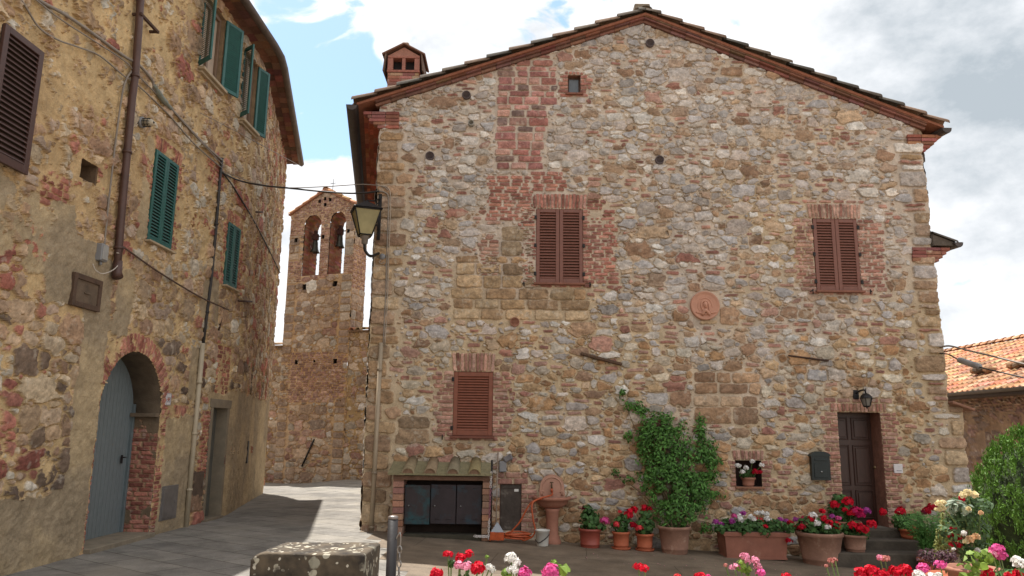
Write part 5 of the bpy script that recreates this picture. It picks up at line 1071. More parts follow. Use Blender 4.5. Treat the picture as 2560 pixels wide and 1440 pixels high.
# ================================================================== along the foot of the house
# lean-to over the meter cupboard
sh = thing('meter_shelter', 'small brick lean-to with mossy barrel tiles over three dark meter doors', 'shelter', (-1.15, 13.2, .08)); SY = 13.0
xl0, xl1 = yp(978, 1330, SY)[0] , yp(1005, 1330, SY)[0]; xr0, xr1 = yp(1204, 1340, SY)[0], yp(1228, 1340, SY)[0]; ztop = yp(1100, 1187, SY)[2]
SB = [(158, 120, 100), (146, 108, 90), (166, 128, 108), (150, 114, 96)]
for xa, xb in ((xl0, xl1), (xr0, xr1)):
    mb = MB(); z = .02; r = random.Random(int(xa * 100))
    while z < ztop - .1: h = .105; mb.bbox(((xa + xb) / 2 + r.uniform(-.004, .004), (SY + FY) / 2, z + h / 2), (xb - xa, FY - SY, h - .012), None, .006, tuple(x * r.uniform(.85, 1.12) for x in lin(r.choice(SB)))); z += h
    mb.box(((xa + xb) / 2, (SY + FY) / 2 + .01, (ztop - .1) / 2), (xb - xa - .012, FY - SY - .02, ztop - .1), None, lin((120, 100, 84))); mb.build('brick_pillar', TILE, sh)
mb = MB(); mb.bbox(((xl0 + xr1) / 2, (SY + FY) / 2, ztop - .055), (xr1 - xl0, FY - SY + .02, .07), None, .008, lin((124, 96, 80))); mb.build('lintel', TILE, sh)
mb = MB(); mb.box(((xl0 + xr1) / 2, FY - .03, .55), (xr1 - xl0 - .05, .04, 1.0)); mb.build('back_panel', mat('dark_hole', (58, 46, 38)), sh)
x0, x1 = xl1 + .004, xr0 - .004; w3 = (x1 - x0) / 3; zb_, zt_ = yp(1100, 1312, SY)[2], yp(1100, 1212, SY)[2]
MD = mat('dark_meter_door', (54, 45, 48), .55, .25, 4, .1, 30, .2, 0, None, 0, ((44, 62, 72), 2.6, .52)); MD2 = mat('stained_meter_door', (54, 46, 48), .55, .25, 4, .1, 30, .2, 0, None, 0, ((40, 76, 82), 1.9, .50))
for i in range(3):
    xa, xb = x0 + w3 * i + .006, x0 + w3 * (i + 1) - .006; mb = MB(); mb.bbox(((xa + xb) / 2, SY + .12, (zb_ + zt_) / 2 - (.012 if i == 0 else 0)), (xb - xa, .03, zt_ - zb_), None, .006)
    for z in (zt_ - .06, zb_ + .08):
        for xx in (.28, .72): mb.bbox((xa + (xb - xa) * xx, SY + .102, z), (.09, .012, .014), None, .003)
    dd_ = mb.build('meter_door', MD2 if i == 0 else MD, sh); mb = MB(); mb.tube([(xa + .07, SY + .11, (zb_ + zt_) / 2 - .03), (xa + .07, SY + .09, (zb_ + zt_) / 2 - .03)], .013, 8); mb.build('knob', mat('steel', (150, 150, 148)), dd_)
zc = yp(1100, 1184, SY - .1)[2]; zw = yp(1100, 1156, FY)[2] + .02; mb = MB(); xa, xb = yp(972, 1180, SY)[0], yp(1230, 1180, SY)[0]; r = random.Random(5)
mb.add([(xa, SY - .12, zc - .03), (xb, SY - .12, zc - .03), (xb, FY, zw - .03), (xa, FY, zw - .03), (xa, SY - .12, zc), (xb, SY - .12, zc), (xb, FY, zw), (xa, FY, zw)], [(3, 2, 1, 0), (4, 5, 6, 7), (0, 1, 5, 4), (1, 2, 6, 5), (2, 3, 7, 6), (3, 0, 4, 7)], False, lin((132, 124, 96)))
for u in (1022, 1077, 1133, 1187): x = yp(u, 1170, SY)[0]; mb.prism([(x + .085 * math.cos(t), SY - .115, zc + .075 * math.sin(t)) for t in [math.pi * j / 10 for j in range(11)]], (0, .03, 0), lin((128, 102, 82))); barrel(mb, (x, SY - .13, zc + .0), (x, FY + .02, zw + .02), .105, .085, (0, 0, 1), (1, 0, 0), tuple(q * r.uniform(.9, 1.1) for q in lin((138, 122, 96))), 10, .02)
mb.build('tile_canopy', TILE, sh)
mb = MB(); mb.box(((x0 + x1) / 2, SY + .2, .06), (x1 - x0, .3, .1)); mb.build('plinth', mat('dark_mossy_concrete', (66, 62, 50), .95, .3), sh)
# plastic chain on a dark post, broom
pc = thing('plastic_chain', 'white and purple plastic chain hanging on a dark post beside the lean-to', 'chain', tuple(V(1222, 1345, 12.95))); CY = 12.94
def link_(mb, p, d, s, flip): 
    p = Vector(p); d = Vector(d).normalized(); a = d.cross(Vector((0, 1, 0)) if not flip else Vector((1, .3, 0))).normalized(); pts = [p + d * (s * .62 * math.cos(t)) + a * (s * .36 * math.sin(t)) for t in [2 * math.pi * k / 8 for k in range(9)]]; mb.tube(pts, s * .13, 5, None, False)
top, bot = V(1228, 1183, CY), V(1221, 1345, CY); n = 30; WH = mat('white_plastic', (206, 200, 196), .4, .05); PU = mat('purple_plastic', (142, 92, 104), .4, .05)
ma, mp, mz = MB(), MB(), MB()
for i in range(n): f = i / (n - 1); link_(mp if .24 < f < .72 else (ma if f < .5 else mz), top.lerp(bot, f), bot - top, .042, i % 2)
mq = MB()
for i in range(8): link_(mq, (bot.x - .02 - .028 * i, CY + .01 * math.sin(i * 2), bot.z + .02 + .006 * (i % 2)), (1, .2 * (i % 3 - 1), .1), .042, i % 2)
ma.build('white_links', WH, pc); mz.build('white_links', WH, pc); mq.build('chain_tail', WH, pc); mp.build('purple_links', PU, pc)
mb = MB(); pa, pb = V(1226, 1345, 13.0), V(1230, 1150, 13.02); mb.tube([pa, pb], .016, 8); mb.build('post', IRON, pc)
br = thing('broom', 'push broom with orange bristles leaning upside against the wall by the chain', 'broom', tuple(V(1242, 1345, 12.95))); br['label'] = 'broom with orange bristles and grey plastic head standing by the white chain'
A, B = V(1240, 1318, 12.96), V(1245, 1130, FY - .06); mb = MB(); mb.tube([A, B], .011, 8); mb.build('handle', mat('grey_broom_stick', (140, 122, 108), .5), br)
p = V(1243, 1330, 12.96); mb = MB(); mb.prism([(p.x - .105, p.y - .03, p.z), (p.x + .105, p.y - .03, p.z), (p.x + .012, p.y - .02, p.z + .145), (p.x - .012, p.y - .02, p.z + .145)], (0, .06, 0)); mb.build('head', mat('pale_blue_grey_plastic', (170, 176, 184), .5, .08), br)
mb = MB(); r = random.Random(3)
for i in range(150): x = r.uniform(-.105, .105); y = r.uniform(-.03, .03); mb.tube([(p.x + x, p.y + y, p.z + .005), (p.x + x * 1.12, p.y + y * 1.3, p.z - .125 + r.uniform(-.01, .01))], .006, 4, None, False)
mb.build('bristles', mat('orange_bristles', (196, 92, 46), .7, .2, 30), br)
# hose
ORG = mat('orange_hose', (180, 84, 44), .45, .12, 6); hz = V(1292, 1350, 13.05); pts = []; r = random.Random(9)
tap = V(1380, 1224, FY - .12)
pts = [tap, tap + Vector((0, -.03, -.08)), V(1372, 1240, 13.2), V(1345, 1248, 13.05), V(1330, 1262, 12.95), V(1333, 1300, 12.93), V(1338, 1325, 12.93), V(1330, 1342, 12.95), V(1310, 1351, 12.98)]
for k in range(5 * 10): t = 2 * math.pi * k / 10 + 1.2; R_ = .20 + .025 * math.sin(k * 1.7); pts.append(Vector((hz.x + R_ * 1.05 * math.cos(-t), 13.08 + R_ * .62 * math.sin(-t), hz.z + .025 + .017 * (k / 10) + .01 * math.sin(k))))
pts += [V(1278, 1335, 13.1), V(1300, 1304, 13.1), V(1325, 1260, 13.08), V(1345, 1249, 13.1), V(1368, 1246, 13.2)]
mb = MB(); mb.tube(catmull(pts, 6), .0135, 7); tag(mb.build('garden_hose', ORG), 'orange garden hose coiled on the ground and looped up to the fountain tap', 'hose')
# terracotta wall fountain
TCm = mat('terracotta', (156, 106, 86), .8, .2, 5, .2, 30, 0, 0, None, 0, ((176, 132, 108), 6, .6)); TC2 = mat('pale_terracotta', (176, 134, 114), .8, .15, 5, .2, 30)
fo_ = thing('wall_fountain', 'terracotta wall fountain with an arched back plate, basin and pedestal', 'fountain', tuple(V(1381, 1357, 13.2))); fx = yp(1381, 1270, 13.25)[0]; gzf = gz(fx, 13.2)
x0, x1, zbp, ztp = rectpx(1348, 1186, 1412, 1248, FY - .06); hw = (x1 - x0) / 2; xc = (x0 + x1) / 2; zs_ = ztp - hw * .92
mb = MB(); outl = [(xc - hw, zbp), (xc + hw, zbp), (xc + hw, zs_ - .12)] + [(xc + hw * .93 * math.cos(t), zs_ + hw * .92 * math.sin(t)) for t in [math.pi * j / 20 for j in range(21)]] + [(xc - hw, zs_ - .12)]
mb.prism([(x, FY - .03, z) for x, z in outl], (0, -.07, 0)); mb.tube(catmull([(xc + hw * .74, FY - .1, zbp + .06)] + [(xc + hw * .74 * math.cos(t), FY - .1, zs_ + hw * .70 * math.sin(t)) for t in [math.pi * j / 12 for j in range(13)]] + [(xc - hw * .74, FY - .1, zbp + .06)], 3), .013, 6)
for s_ in (-1, 1): mb.tube(catmull([(xc + s_ * hw * .62, FY - .1, zbp + .12), (xc + s_ * hw * .8, FY - .105, zbp + .14), (xc + s_ * hw * .84, FY - .105, zbp + .07)], 4), .014, 6)
mb.build('back_plate', TC2, fo_)
zr = yp(1381, 1252, 13.0)[2]; mb = MB(); mb.lathe((fx, FY - .1, 0), [(.0, zr - .14), (.10, zr - .16), (.2, zr - .13), (.265, zr - .07), (.285, zr - .02), (.31, zr - .015), (.325, zr + .01), (.318, zr + .035), (.29, zr + .04), (.26, zr), (.15, zr - .09), (0, zr - .1)], 36); mb.build('basin', TCm, fo_)
mb = MB(); mb.lathe((fx, FY - .22, 0), [(.15, gzf), (.15, gzf + .05), (.128, gzf + .07), (.122, gzf + .12), (.105, gzf + .14), (.10, gzf + .3), (.108, zr - .2), (.13, zr - .15), (.0, zr - .15)], 28); mb.build('pedestal', TCm, fo_)
mb = MB(); p = V(1379, 1214, FY - .1); mb.tube([p + Vector((0, .05, 0)), p + Vector((0, -.05, 0)), p + Vector((0, -.06, -.05))], .014, 8); mb.tube([p + Vector((0, -.03, .0)), p + Vector((0, -.03, .05))], .008, 6); mb.tube([p + Vector((-.03, -.03, .055)), p + Vector((.03, -.03, .055))], .008, 6); mb.lathe(p + Vector((0, .035, 0)), [(.035, -.01), (.035, .01)], 12); mb.build('tap', mat('dull_brass', (92, 76, 54), .4, .2, 10, 0, 40, .7), fo_)
mb = MB(); mb.tube([p + Vector((0, -.06, -.045)), p + Vector((0, -.06, -.10))], .02, 8); mb.build('hose_coupling', ORG, fo_)
# bucket
bk_ = thing('bucket', 'white plastic bucket with a dark handle beside the fountain pedestal', 'bucket', tuple(V(1356, 1361, 12.9))); c = V(1356, 1361, 12.9); c.z = gz(c.x, c.y); mb = MB(); mb.lathe(c, [(0, .004), (.092, .004), (.096, .02), (.108, .21), (.114, .212), (.116, .24), (.122, .243), (.122, .256), (.112, .256), (.09, .02), (0, .02)], 28); mb.build('bucket_body', mat('white_bucket', (206, 204, 196), .4, .05, 4), bk_)
mb = MB(); mb.tube(catmull([c + Vector((-.118, -.01, .10)), c + Vector((-.07, -.11, .065)), c + Vector((.0, -.125, .10)), c + Vector((.07, -.105, .15)), c + Vector((.113, -.02, .19))], 5), .008, 6); mb.build('handle', BLK, bk_)
# doorsteps
stp = thing('doorstep', 'three worn stone steps leading up to the brown front door', 'steps', (6.0, 13.0, -.25)); SS = mat('dark_step_stone', (78, 70, 60), .88, .3, 4, .5, 20)
for x0, x1, y0, z1, z0 in ((5.15, 6.85, 12.55, -.02, -.4), (5.45, 6.75, 12.88, .14, -.4), (5.72, 6.62, 13.18, .27, -.4)):
    mb = MB(); mb.bbox(((x0 + x1) / 2, (y0 + FY) / 2 - .02, (z0 + z1) / 2), (x1 - x0, FY - y0, z1 - z0), None, .02); mb.build('step', SS, stp)

# ================================================================== plants
def poly_cloud(name, pts, nrm, size, shape, m, parent, cup=.15, seed=1, tang=None):
    """one small polygon per leaf or petal"""
    rs = np.random.RandomState(seed); P = np.asarray(pts, 'f'); N = np.asarray(nrm, 'f'); N /= np.linalg.norm(N, axis=1, keepdims=True) + 1e-9; n = len(P)
    R = rs.randn(n, 3).astype('f') if tang is None else np.asarray(tang, 'f')
    T = R - N * (R * N).sum(1, keepdims=True); T /= np.linalg.norm(T, axis=1, keepdims=True) + 1e-9; B = np.cross(N, T)
    S = np.asarray(size, 'f') * np.ones(n, 'f'); sh_ = np.asarray(shape, 'f'); k = len(sh_)
    V_ = P[:, None] + S[:, None, None] * (T[:, None] * sh_[None, :, :1] + B[:, None] * sh_[None, :, 1:2] + N[:, None] * (cup * (sh_[None, :, 1:2] ** 2 * 1.6 - sh_[None, :, :1] ** 2 * .5)))
    return np_mesh(name, V_.reshape(-1, 3), np.arange(n * k).reshape(n, k), k, m, parent)
ROUND = [(math.cos(t) * (1 if i % 2 else .86), math.sin(t) * (1 if i % 2 else .86)) for i, t in enumerate([2 * math.pi * j / 10 for j in range(10)])]
OVAL = [(-1, 0), (-.5, .36), (.2, .38), (1, 0), (.2, -.38), (-.5, -.36)]
LANCE = [(-1, 0), (-.2, .15), (1, 0), (-.2, -.15)]
PETAL = [(-.1, 0), (.55, .5), (1, .25), (1, -.25), (.55, -.5)]
def leafm(nm, rgb, isl=.4, tr=.3, hue2=None): return mat(nm, rgb, .55, .25, 8, 0, 40, 0, isl, hue2, tr, None, .3)
THJ = (88, 124, 46)
LF = {'ger': leafm('geranium_leaf_shade_tone', (74, 108, 58)), 'gersun': leafm('geranium_leaf_sun_tone', (122, 148, 62)), 'vine': leafm('climber_leaf', (84, 126, 58), .6), 'grass': leafm('sedge_leaf', (96, 142, 74)), 'thuja': leafm('thuja_spray', THJ, .5, .25), 'rose': leafm('rose_leaf', (74, 98, 62), .4), 'silver': leafm('silvery_leaf', (150, 164, 146), .3), 'var': leafm('cream_edged_leaf', (150, 154, 90), .5), 'purple': leafm('purple_leaf', (84, 56, 64), .45)}  # light is in the leaf colour: ger is the shaded tone, gersun the sunlit
FC = {'red': (206, 22, 48), 'crimson': (178, 18, 44), 'coral': (222, 74, 80), 'pink': (222, 92, 158), 'palepink': (226, 150, 176), 'white': (232, 230, 226), 'purple': (176, 76, 158), 'magenta': (196, 34, 96), 'cream': (238, 226, 188), 'peach': (232, 198, 158), 'wilt': (196, 130, 122), 'green': (128, 158, 72), 'dark': (120, 24, 50)}
FM = {k: mat('petal_' + k, v, .6, .10, 20, 0, 40, 0, .22, None, .3, None, .2) for k, v in FC.items()}
STEM = mat('green_stem', (104, 128, 72), .6, .2, 10, 0, 40, 0, .2)
SOIL = mat('potting_soil', (62, 48, 38), .95, .3, 20, .5, 40)
def head(parent, c, r, col, seed, name='flower_head'):
    """ball of small five-petalled flowers"""
    rs = np.random.RandomState(seed); n = 26 if r > .03 else 18; c = np.array(c); P = []; N = []; T = []
    sq = np.array([rs.uniform(.85, 1.15), rs.uniform(.85, 1.15), rs.uniform(.7, 1.0)])
    for i in range(n):
        if rs.rand() < .12: continue
        z = 1 - (i + .5) * 1.45 / n; a = i * 2.39996 + rs.rand() * .5; d = np.array([math.sqrt(max(0, 1 - z * z)) * math.cos(a), math.sqrt(max(0, 1 - z * z)) * math.sin(a), z]); d += rs.randn(3) * .14; d /= np.linalg.norm(d)
        o = c + d * sq * r * rs.uniform(.45, 1.05); t0 = np.cross(d, rs.randn(3)); t0 /= np.linalg.norm(t0); b0 = np.cross(d, t0); w0 = rs.rand() * 6
        for k in range(5): w = w0 + 2 * math.pi * k / 5; t = t0 * math.cos(w) + b0 * math.sin(w); P.append(o); T.append(t); N.append(d + t * -.35 + rs.randn(3) * .12)
    return poly_cloud(name, P, N, r * .44, PETAL, FM[col], parent, .2, seed, T)
def rose(parent, c, r, col, seed):
    rs = np.random.RandomState(seed); c = np.array(c); P = []; N = []; T = []
    for i in range(34):
        z = 1 - (i + .5) * 1.75 / 34; a = i * 2.39996; d = np.array([math.sqrt(max(0, 1 - z * z)) * math.cos(a), math.sqrt(max(0, 1 - z * z)) * math.sin(a), z]) + rs.randn(3) * .12
        P.append(c + d * r * (.45 + .4 * (i / 34))); N.append(d * .75 + rs.randn(3) * .35); T.append(rs.randn(3))
    return poly_cloud('rose_bloom', P, N, r * .46, ROUND, FM[col], parent, -.3, seed, T)
def blob(c, rad, n, seed, up=.5, shell=.45):
    rs = np.random.RandomState(seed); d = rs.randn(n, 3); d /= np.linalg.norm(d, axis=1, keepdims=True); q = shell + (1 - shell) * rs.rand(n, 1) ** .6; P = np.array(c) + d * q * np.array(rad); N = d + np.array([0, -.15, up]) + rs.randn(n, 3) * .45; return P, N
POTM = {'terra': TCm, 'red': mat('red_plastic_pot', (146, 70, 56), .5, .1, 4), 'orange': mat('orange_clay_pot', (176, 96, 64), .8, .15, 5, .15, 30), 'old': mat('weathered_clay_pot', (142, 106, 88), .9, .2, 5, .3, 25, 0, 0, None, 0, ((168, 140, 120), 5, .56))}
def pot(parent, c, rt, rb, h, kind, saucer=False, rim=.035, bands=True):
    x, y, z = c; mb = MB(); z0 = z + (.022 if saucer else 0)
    prof = [(0, z0), (rb, z0), (rb * 1.01, z0 + .01)]
    if bands: prof += [(rb + (rt - rb) * f, z0 + h * f) for f in (.14,)] + [(rb + (rt - rb) * .16 + .006, z0 + h * .16), (rb + (rt - rb) * .2 + .006, z0 + h * .2), (rb + (rt - rb) * .22, z0 + h * .22)]
    prof += [(rt * .985 - .012, z0 + h - rim - .012), (rt + .004, z0 + h - rim), (rt + .008, z0 + h - rim * .4), (rt, z0 + h), (rt - .02, z0 + h), (rt - .026, z0 + h - .03), (0, z0 + h - .04)]
    mb.lathe((x, y, 0), prof, 36); mb.build('pot', POTM[kind], parent)
    sb = MB(); sb.lathe((x, y, 0), [(0, z0 + h - .028), (rt - .03, z0 + h - .034)], 20); sb.build('soil', SOIL, parent)
    if saucer: sb = MB(); sb.lathe((x, y, 0), [(0, z + .002), (rb * 1.25, z + .002), (rb * 1.4, z + .035), (rb * 1.35, z + .037), (rb * 1.2, z + .02)], 28); sb.build('saucer', POTM[kind], parent)
    return z0 + h
SEED = [100]
def plant(label, c, potspec, fol, heads, leaf='ger', lsize=.035, name='potted_geranium', group='flower pots along the house', cat='potted plant', extra=None):
    """c: foot of the pot; fol: list of (centre offset, radii, count); heads: (u, v, depth, pixel radius, colour)"""
    x, y, z = c; t = thing(name, label, cat, (x, y, z), group); SEED[0] += 7
    zt = z
    if potspec: zt = pot(t, c, *potspec)
    P = []; N = []
    for i, (o, rad, n) in enumerate(fol): p, q = blob((x + o[0], y + o[1], zt + o[2]), rad, n, SEED[0] + i); P.append(p); N.append(q)
    if P: poly_cloud('foliage', np.concatenate(P), np.concatenate(N), lsize * np.random.RandomState(SEED[0]).uniform(.7, 1.2, sum(len(p) for p in P)), ROUND if leaf.startswith('ger') else OVAL, LF[leaf], t, .25, SEED[0])
    st = MB()
    for i, (u, v, D, pr, col) in enumerate(heads):
        p = V(u, v, D); r = max(.012, pr * D / F); head(t, p, r, col, SEED[0] * 3 + i)
        if potspec or fol: b = Vector((x + (p.x - x) * .35, y + (p.y - y) * .35, min(zt, p.z - .05))); st.tube(catmull([b, b.lerp(p, .6) + Vector((0, 0, .02)), p - Vector((0, 0, r * .4))], 3), .0035 if r < .035 else .0045, 5)
    if st.v: st.build('flower_stems', STEM, t)
    if extra: extra(t)
    return t
def foot(u, v, D): p = V(u, v, D); return (p.x, p.y, gz(p.x, p.y))
plant('red plastic pot of leafy geranium with one dark red and one pink bloom', foot(1475, 1366, 13.1), (.185, .15, .30, 'red'), [((0, 0, .13), (.17, .14, .2), 130), ((.16, -.05, .03), (.1, .1, .08), 30), ((-.03, 0, .28), (.1, .1, .09), 40)], [(1464, 1272, 13.1, 8, 'dark'), (1512, 1303, 13.0, 11, 'pink')])
plant('small clay pot on a saucer with coral and tall red geranium blooms', foot(1553, 1366, 13.08), (.145, .115, .26, 'orange', True), [((0, 0, .1), (.16, .12, .13), 110), ((.08, 0, .22), (.1, .1, .1), 40)], [(1541, 1311, 13.0, 9, 'coral'), (1572, 1287, 13.05, 14, 'red'), (1585, 1275, 13.05, 9, 'red'), (1550, 1280, 13.1, 5, 'coral')])
plant('small clay pot beside the climber pot with red geranium blooms above and below its rim', foot(1612, 1369, 13.08), (.145, .115, .25, 'orange', True), [((0, 0, .12), (.17, .13, .15), 120), ((.03, 0, .3), (.1, .1, .1), 50)], [(1612, 1270, 13.05, 10, 'red'), (1584, 1313, 12.95, 9, 'crimson'), (1598, 1321, 12.93, 8, 'coral'), (1625, 1272, 13.1, 6, 'crimson')])
# climber
cb = foot(1687, 1381, 13.0); cl_ = thing('potted_climber', 'large climbing green shrub spreading over the wall from a weathered clay pot', 'climbing plant', cb, 'flower pots along the house'); zt = pot(cl_, cb, .265, .2, .43, 'old', False, .045)
P = []; N = []; rs = np.random.RandomState(44)
for i, (u, v, ru, rv, D, dp, n) in enumerate([(1660, 1105, 66, 58, 13.30, .16, 900), (1705, 1165, 88, 62, 13.25, .2, 1250), (1655, 1175, 62, 70, 13.25, .2, 900), (1690, 1230, 84, 50, 13.15, .26, 1100), (1700, 1285, 62, 42, 13.05, .26, 750), (1640, 1062, 40, 32, 13.35, .12, 360), (1680, 1062, 36, 30, 13.35, .12, 280), (1752, 1075, 15, 40, 13.38, .08, 210), (1770, 1130, 28, 40, 13.36, .1, 330), (1765, 1180, 35, 50, 13.33, .12, 420), (1586, 1016, 26, 14, 13.4, .06, 110), (1556, 984, 8, 17, 13.42, .05, 50), (1606, 1030, 18, 12, 13.4, .06, 60), (1572, 1090, 13, 14, 13.4, .06, 45), (1540, 1180, 9, 10, 13.4, .05, 25), (1570, 1198, 22, 10, 13.4, .05, 45), (1768, 1322, 22, 14, 13.15, .1, 90), (1742, 1240, 38, 40, 13.25, .15, 330), (1790, 1235, 30, 14, 13.38, .08, 70), (1610, 1105, 24, 40, 13.38, .08, 200), (1800, 1160, 10, 16, 13.4, .05, 40), (1735, 1318, 30, 16, 13.1, .12, 120)]):
    c = V(u, v, D); p, q = blob(c, (1.12 * ru * D / F, dp, 1.08 * rv * D / F), int(n * 1.15), 300 + i, .35, .25); p[:, 1] = np.minimum(p[:, 1], FY - .035 - rs.rand(len(p)) * .05); q[:, 1] -= .5; P.append(p); N.append(q)
P = np.concatenate(P); N = np.concatenate(N); k_ = np.array([vnoise(np.array([[p[0]]]), np.array([[p[2]]]), .15, 8)[0, 0] for p in P]) > .31; P, N = P[k_], N[k_]
poly_cloud('leaves', P, N, rs.uniform(.022, .042, len(P)), OVAL, LF['vine'], cl_, .2, 9)
mb = MB(); b0 = Vector(cb) + Vector((0, 0, .42)); r = random.Random(2)
for u, v, D in ((1640, 1060, 13.38), (1555, 985, 13.43), (1752, 1045, 13.4), (1700, 1100, 13.36), (1790, 1235, 13.38), (1545, 1180, 13.4), (1770, 1150, 13.38), (1660, 1150, 13.35), (1600, 1120, 13.4), (1720, 1200, 13.3)):
    e = V(u, v, D); s_ = b0 + Vector((r.uniform(-.08, .08), r.uniform(-.05, .1), -.02)); m1 = s_.lerp(e, .35) + Vector((r.uniform(-.06, .06), .06, .1)); m2 = s_.lerp(e, .7) + Vector((r.uniform(-.08, .08), .05, .05)); pts_ = catmull([s_, m1, m2, e], 7)
    mb.tube(pts_, [.014 * (1 - .8 * i / len(pts_)) for i in range(len(pts_))], 5)
mb.build('stems', mat('woody_stem', (96, 82, 58), .9, .3, 12), cl_)
# rectangular planter
pl = thing('planter', 'long rectangular terracotta planter crowded with purple, white and red geraniums', 'planter', foot(1887, 1395, 13.0), 'flower pots along the house'); x0 = yp(1818, 1395, 12.82)[0]; x1 = yp(1966, 1395, 12.82)[0]; zg = gz(3.9, 13); hz_ = yp(1885, 1331, 12.8)[2] - zg
mb = MB(); y0, y1 = 12.82, 13.28
def ringbox(mb, x0, x1, y0, y1, za, zb, g0, g1):
    vs = [(x0 - g0, y0 - g0, za), (x1 + g0, y0 - g0, za), (x1 + g0, y1 + g0, za), (x0 - g0, y1 + g0, za), (x0 - g1, y0 - g1, zb), (x1 + g1, y0 - g1, zb), (x1 + g1, y1 + g1, zb), (x0 - g1, y1 + g1, zb)]; mb.add(vs, [(3, 2, 1, 0), (4, 5, 6, 7), (0, 1, 5, 4), (1, 2, 6, 5), (2, 3, 7, 6), (3, 0, 4, 7)])
ringbox(mb, x0, x1, y0, y1, zg, zg + .03, .012, .012); ringbox(mb, x0, x1, y0, y1, zg + .03, zg + hz_ - .06, .0, .03); ringbox(mb, x0, x1, y0, y1, zg + hz_ - .06, zg + hz_, .055, .065); mb.build('trough', mat('red_brown_terracotta', (150, 98, 80), .8, .16, 5, .15, 40, 0, 0, None, 0, ((170, 128, 108), 4, .57)), pl)
sb = MB(); sb.box(((x0 + x1) / 2, (y0 + y1) / 2, zg + hz_ + .004), (x1 - x0 + .03, y1 - y0, .012)); sb.build('soil', SOIL, pl)
P, N = [], []
for i in range(9): p, q = blob((x0 + (x1 - x0) * (i + .3) / 8.6, 13.0, zg + hz_ + .07), (.13, .17, .12), 85, 700 + i); P.append(p); N.append(q)
for i, (u, v) in enumerate(((1860, 1325), (1912, 1330), (1975, 1320), (1800, 1322))): p, q = blob(V(u, v, 12.78), (.10, .08, .07), 35, 720 + i); P.append(p); N.append(q)
P = np.concatenate(P); poly_cloud('foliage', P, np.concatenate(N), np.random.RandomState(5).uniform(.022, .04, len(P)), ROUND, LF['ger'], pl, .25, 77)
HL_ = [(1790, 1305, 'purple'), (1803, 1310, 'purple'), (1830, 1304, 'purple'), (1836, 1290, 'pink'), (1847, 1293, 'white'), (1852, 1300, 'white'), (1857, 1284, 'purple'), (1876, 1293, 'white'), (1884, 1298, 'white'), (1892, 1283, 'white'), (1904, 1283, 'white'), (1916, 1286, 'white'), (1919, 1297, 'white'), (1905, 1302, 'coral'), (1913, 1317, 'red'), (1951, 1299, 'purple'), (1965, 1304, 'purple'), (1976, 1307, 'crimson'), (1991, 1300, 'purple'), (1974, 1323, 'crimson'), (1990, 1320, 'crimson'), (1972, 1352, 'crimson'), (1889, 1297, 'coral')]
mb = MB(); r = random.Random(6)
for i, (u, v, col) in enumerate(HL_):
    p = V(u, v, 12.72 if v > 1330 else 12.95 + r.uniform(-.1, .1)); head(pl, p, r.uniform(.042, .056), col, 900 + i); mb.tube([p, Vector((p.x * .9 + .1 * (x0 + x1) / 2, 13.05, zg + hz_))], .004, 5)
mb.build('flower_stems', STEM, pl)
plant('big weathered clay pot of red and white geraniums left of the doorsteps', foot(2052, 1400, 12.75), (.36, .26, .50, 'old', False, .06), [((-.12, 0, .09), (.24, .2, .15), 200), ((.15, -.03, .07), (.22, .2, .12), 190)], [(2032, 1290, 12.7, 10, 'white'), (2042, 1308, 12.6, 10, 'white'), (2028, 1299, 12.65, 9, 'red'), (2068, 1318, 12.55, 9, 'white'), (2060, 1298, 12.7, 9, 'red'), (2075, 1310, 12.6, 11, 'red'), (2090, 1315, 12.6, 10, 'red'), (2080, 1291, 12.7, 7, 'purple'), (2096, 1296, 12.7, 7, 'pink'), (2010, 1300, 12.75, 9, 'magenta'), (2056, 1278, 12.75, 8, 'red'), (2004, 1318, 12.6, 9, 'crimson')], lsize=.04)
plant('clay pot on the upper step left of the door with tall red and magenta geraniums', (5.62, 13.2, .14), (.25, .19, .26, 'terra'), [((-.05, 0, .15), (.24, .15, .19), 220), ((-.1, -.02, .34), (.12, .1, .1), 70)], [(2086, 1262, 13.1, 12, 'red'), (2119, 1254, 13.1, 13, 'red'), (2139, 1280, 12.95, 15, 'magenta'), (2150, 1285, 12.95, 12, 'magenta'), (2166, 1277, 13.0, 10, 'purple'), (2112, 1275, 13, 6, 'red'), (2128, 1283, 12.95, 9, 'red')])
plant('clay pot on the lowest step with a cluster of four red geranium blooms', (5.55, 12.72, -.02), (.19, .14, .26, 'old'), [((0, 0, .07), (.22, .15, .13), 170), ((.1, -.05, .02), (.14, .1, .12), 80)], [(2132, 1314, 12.6, 12, 'red'), (2156, 1324, 12.55, 14, 'red'), (2177, 1311, 12.6, 12, 'red'), (2150, 1317, 12.6, 9, 'crimson')])
plant('clay pot on the upper step right of the door with two round red blooms', (6.72, 13.1, .14), (.25, .2, .16, 'orange'), [((-.05, 0, .1), (.22, .14, .14), 170), ((-.24, 0, .12), (.12, .1, .12), 70)], [(2208, 1281, 13.0, 10, 'red'), (2251, 1279, 13.0, 11, 'red'), (2282, 1320, 12.9, 7, 'coral')])
plant('dark clay trough at the right house corner with deep red geraniums', (7.55, 13.1, -.1), (.22, .18, .42, 'old'), [((0, 0, .1), (.28, .15, .12), 180)], [(2318, 1277, 12.95, 10, 'crimson'), (2330, 1270, 12.95, 11, 'crimson'), (2308, 1282, 12.95, 7, 'dark')])
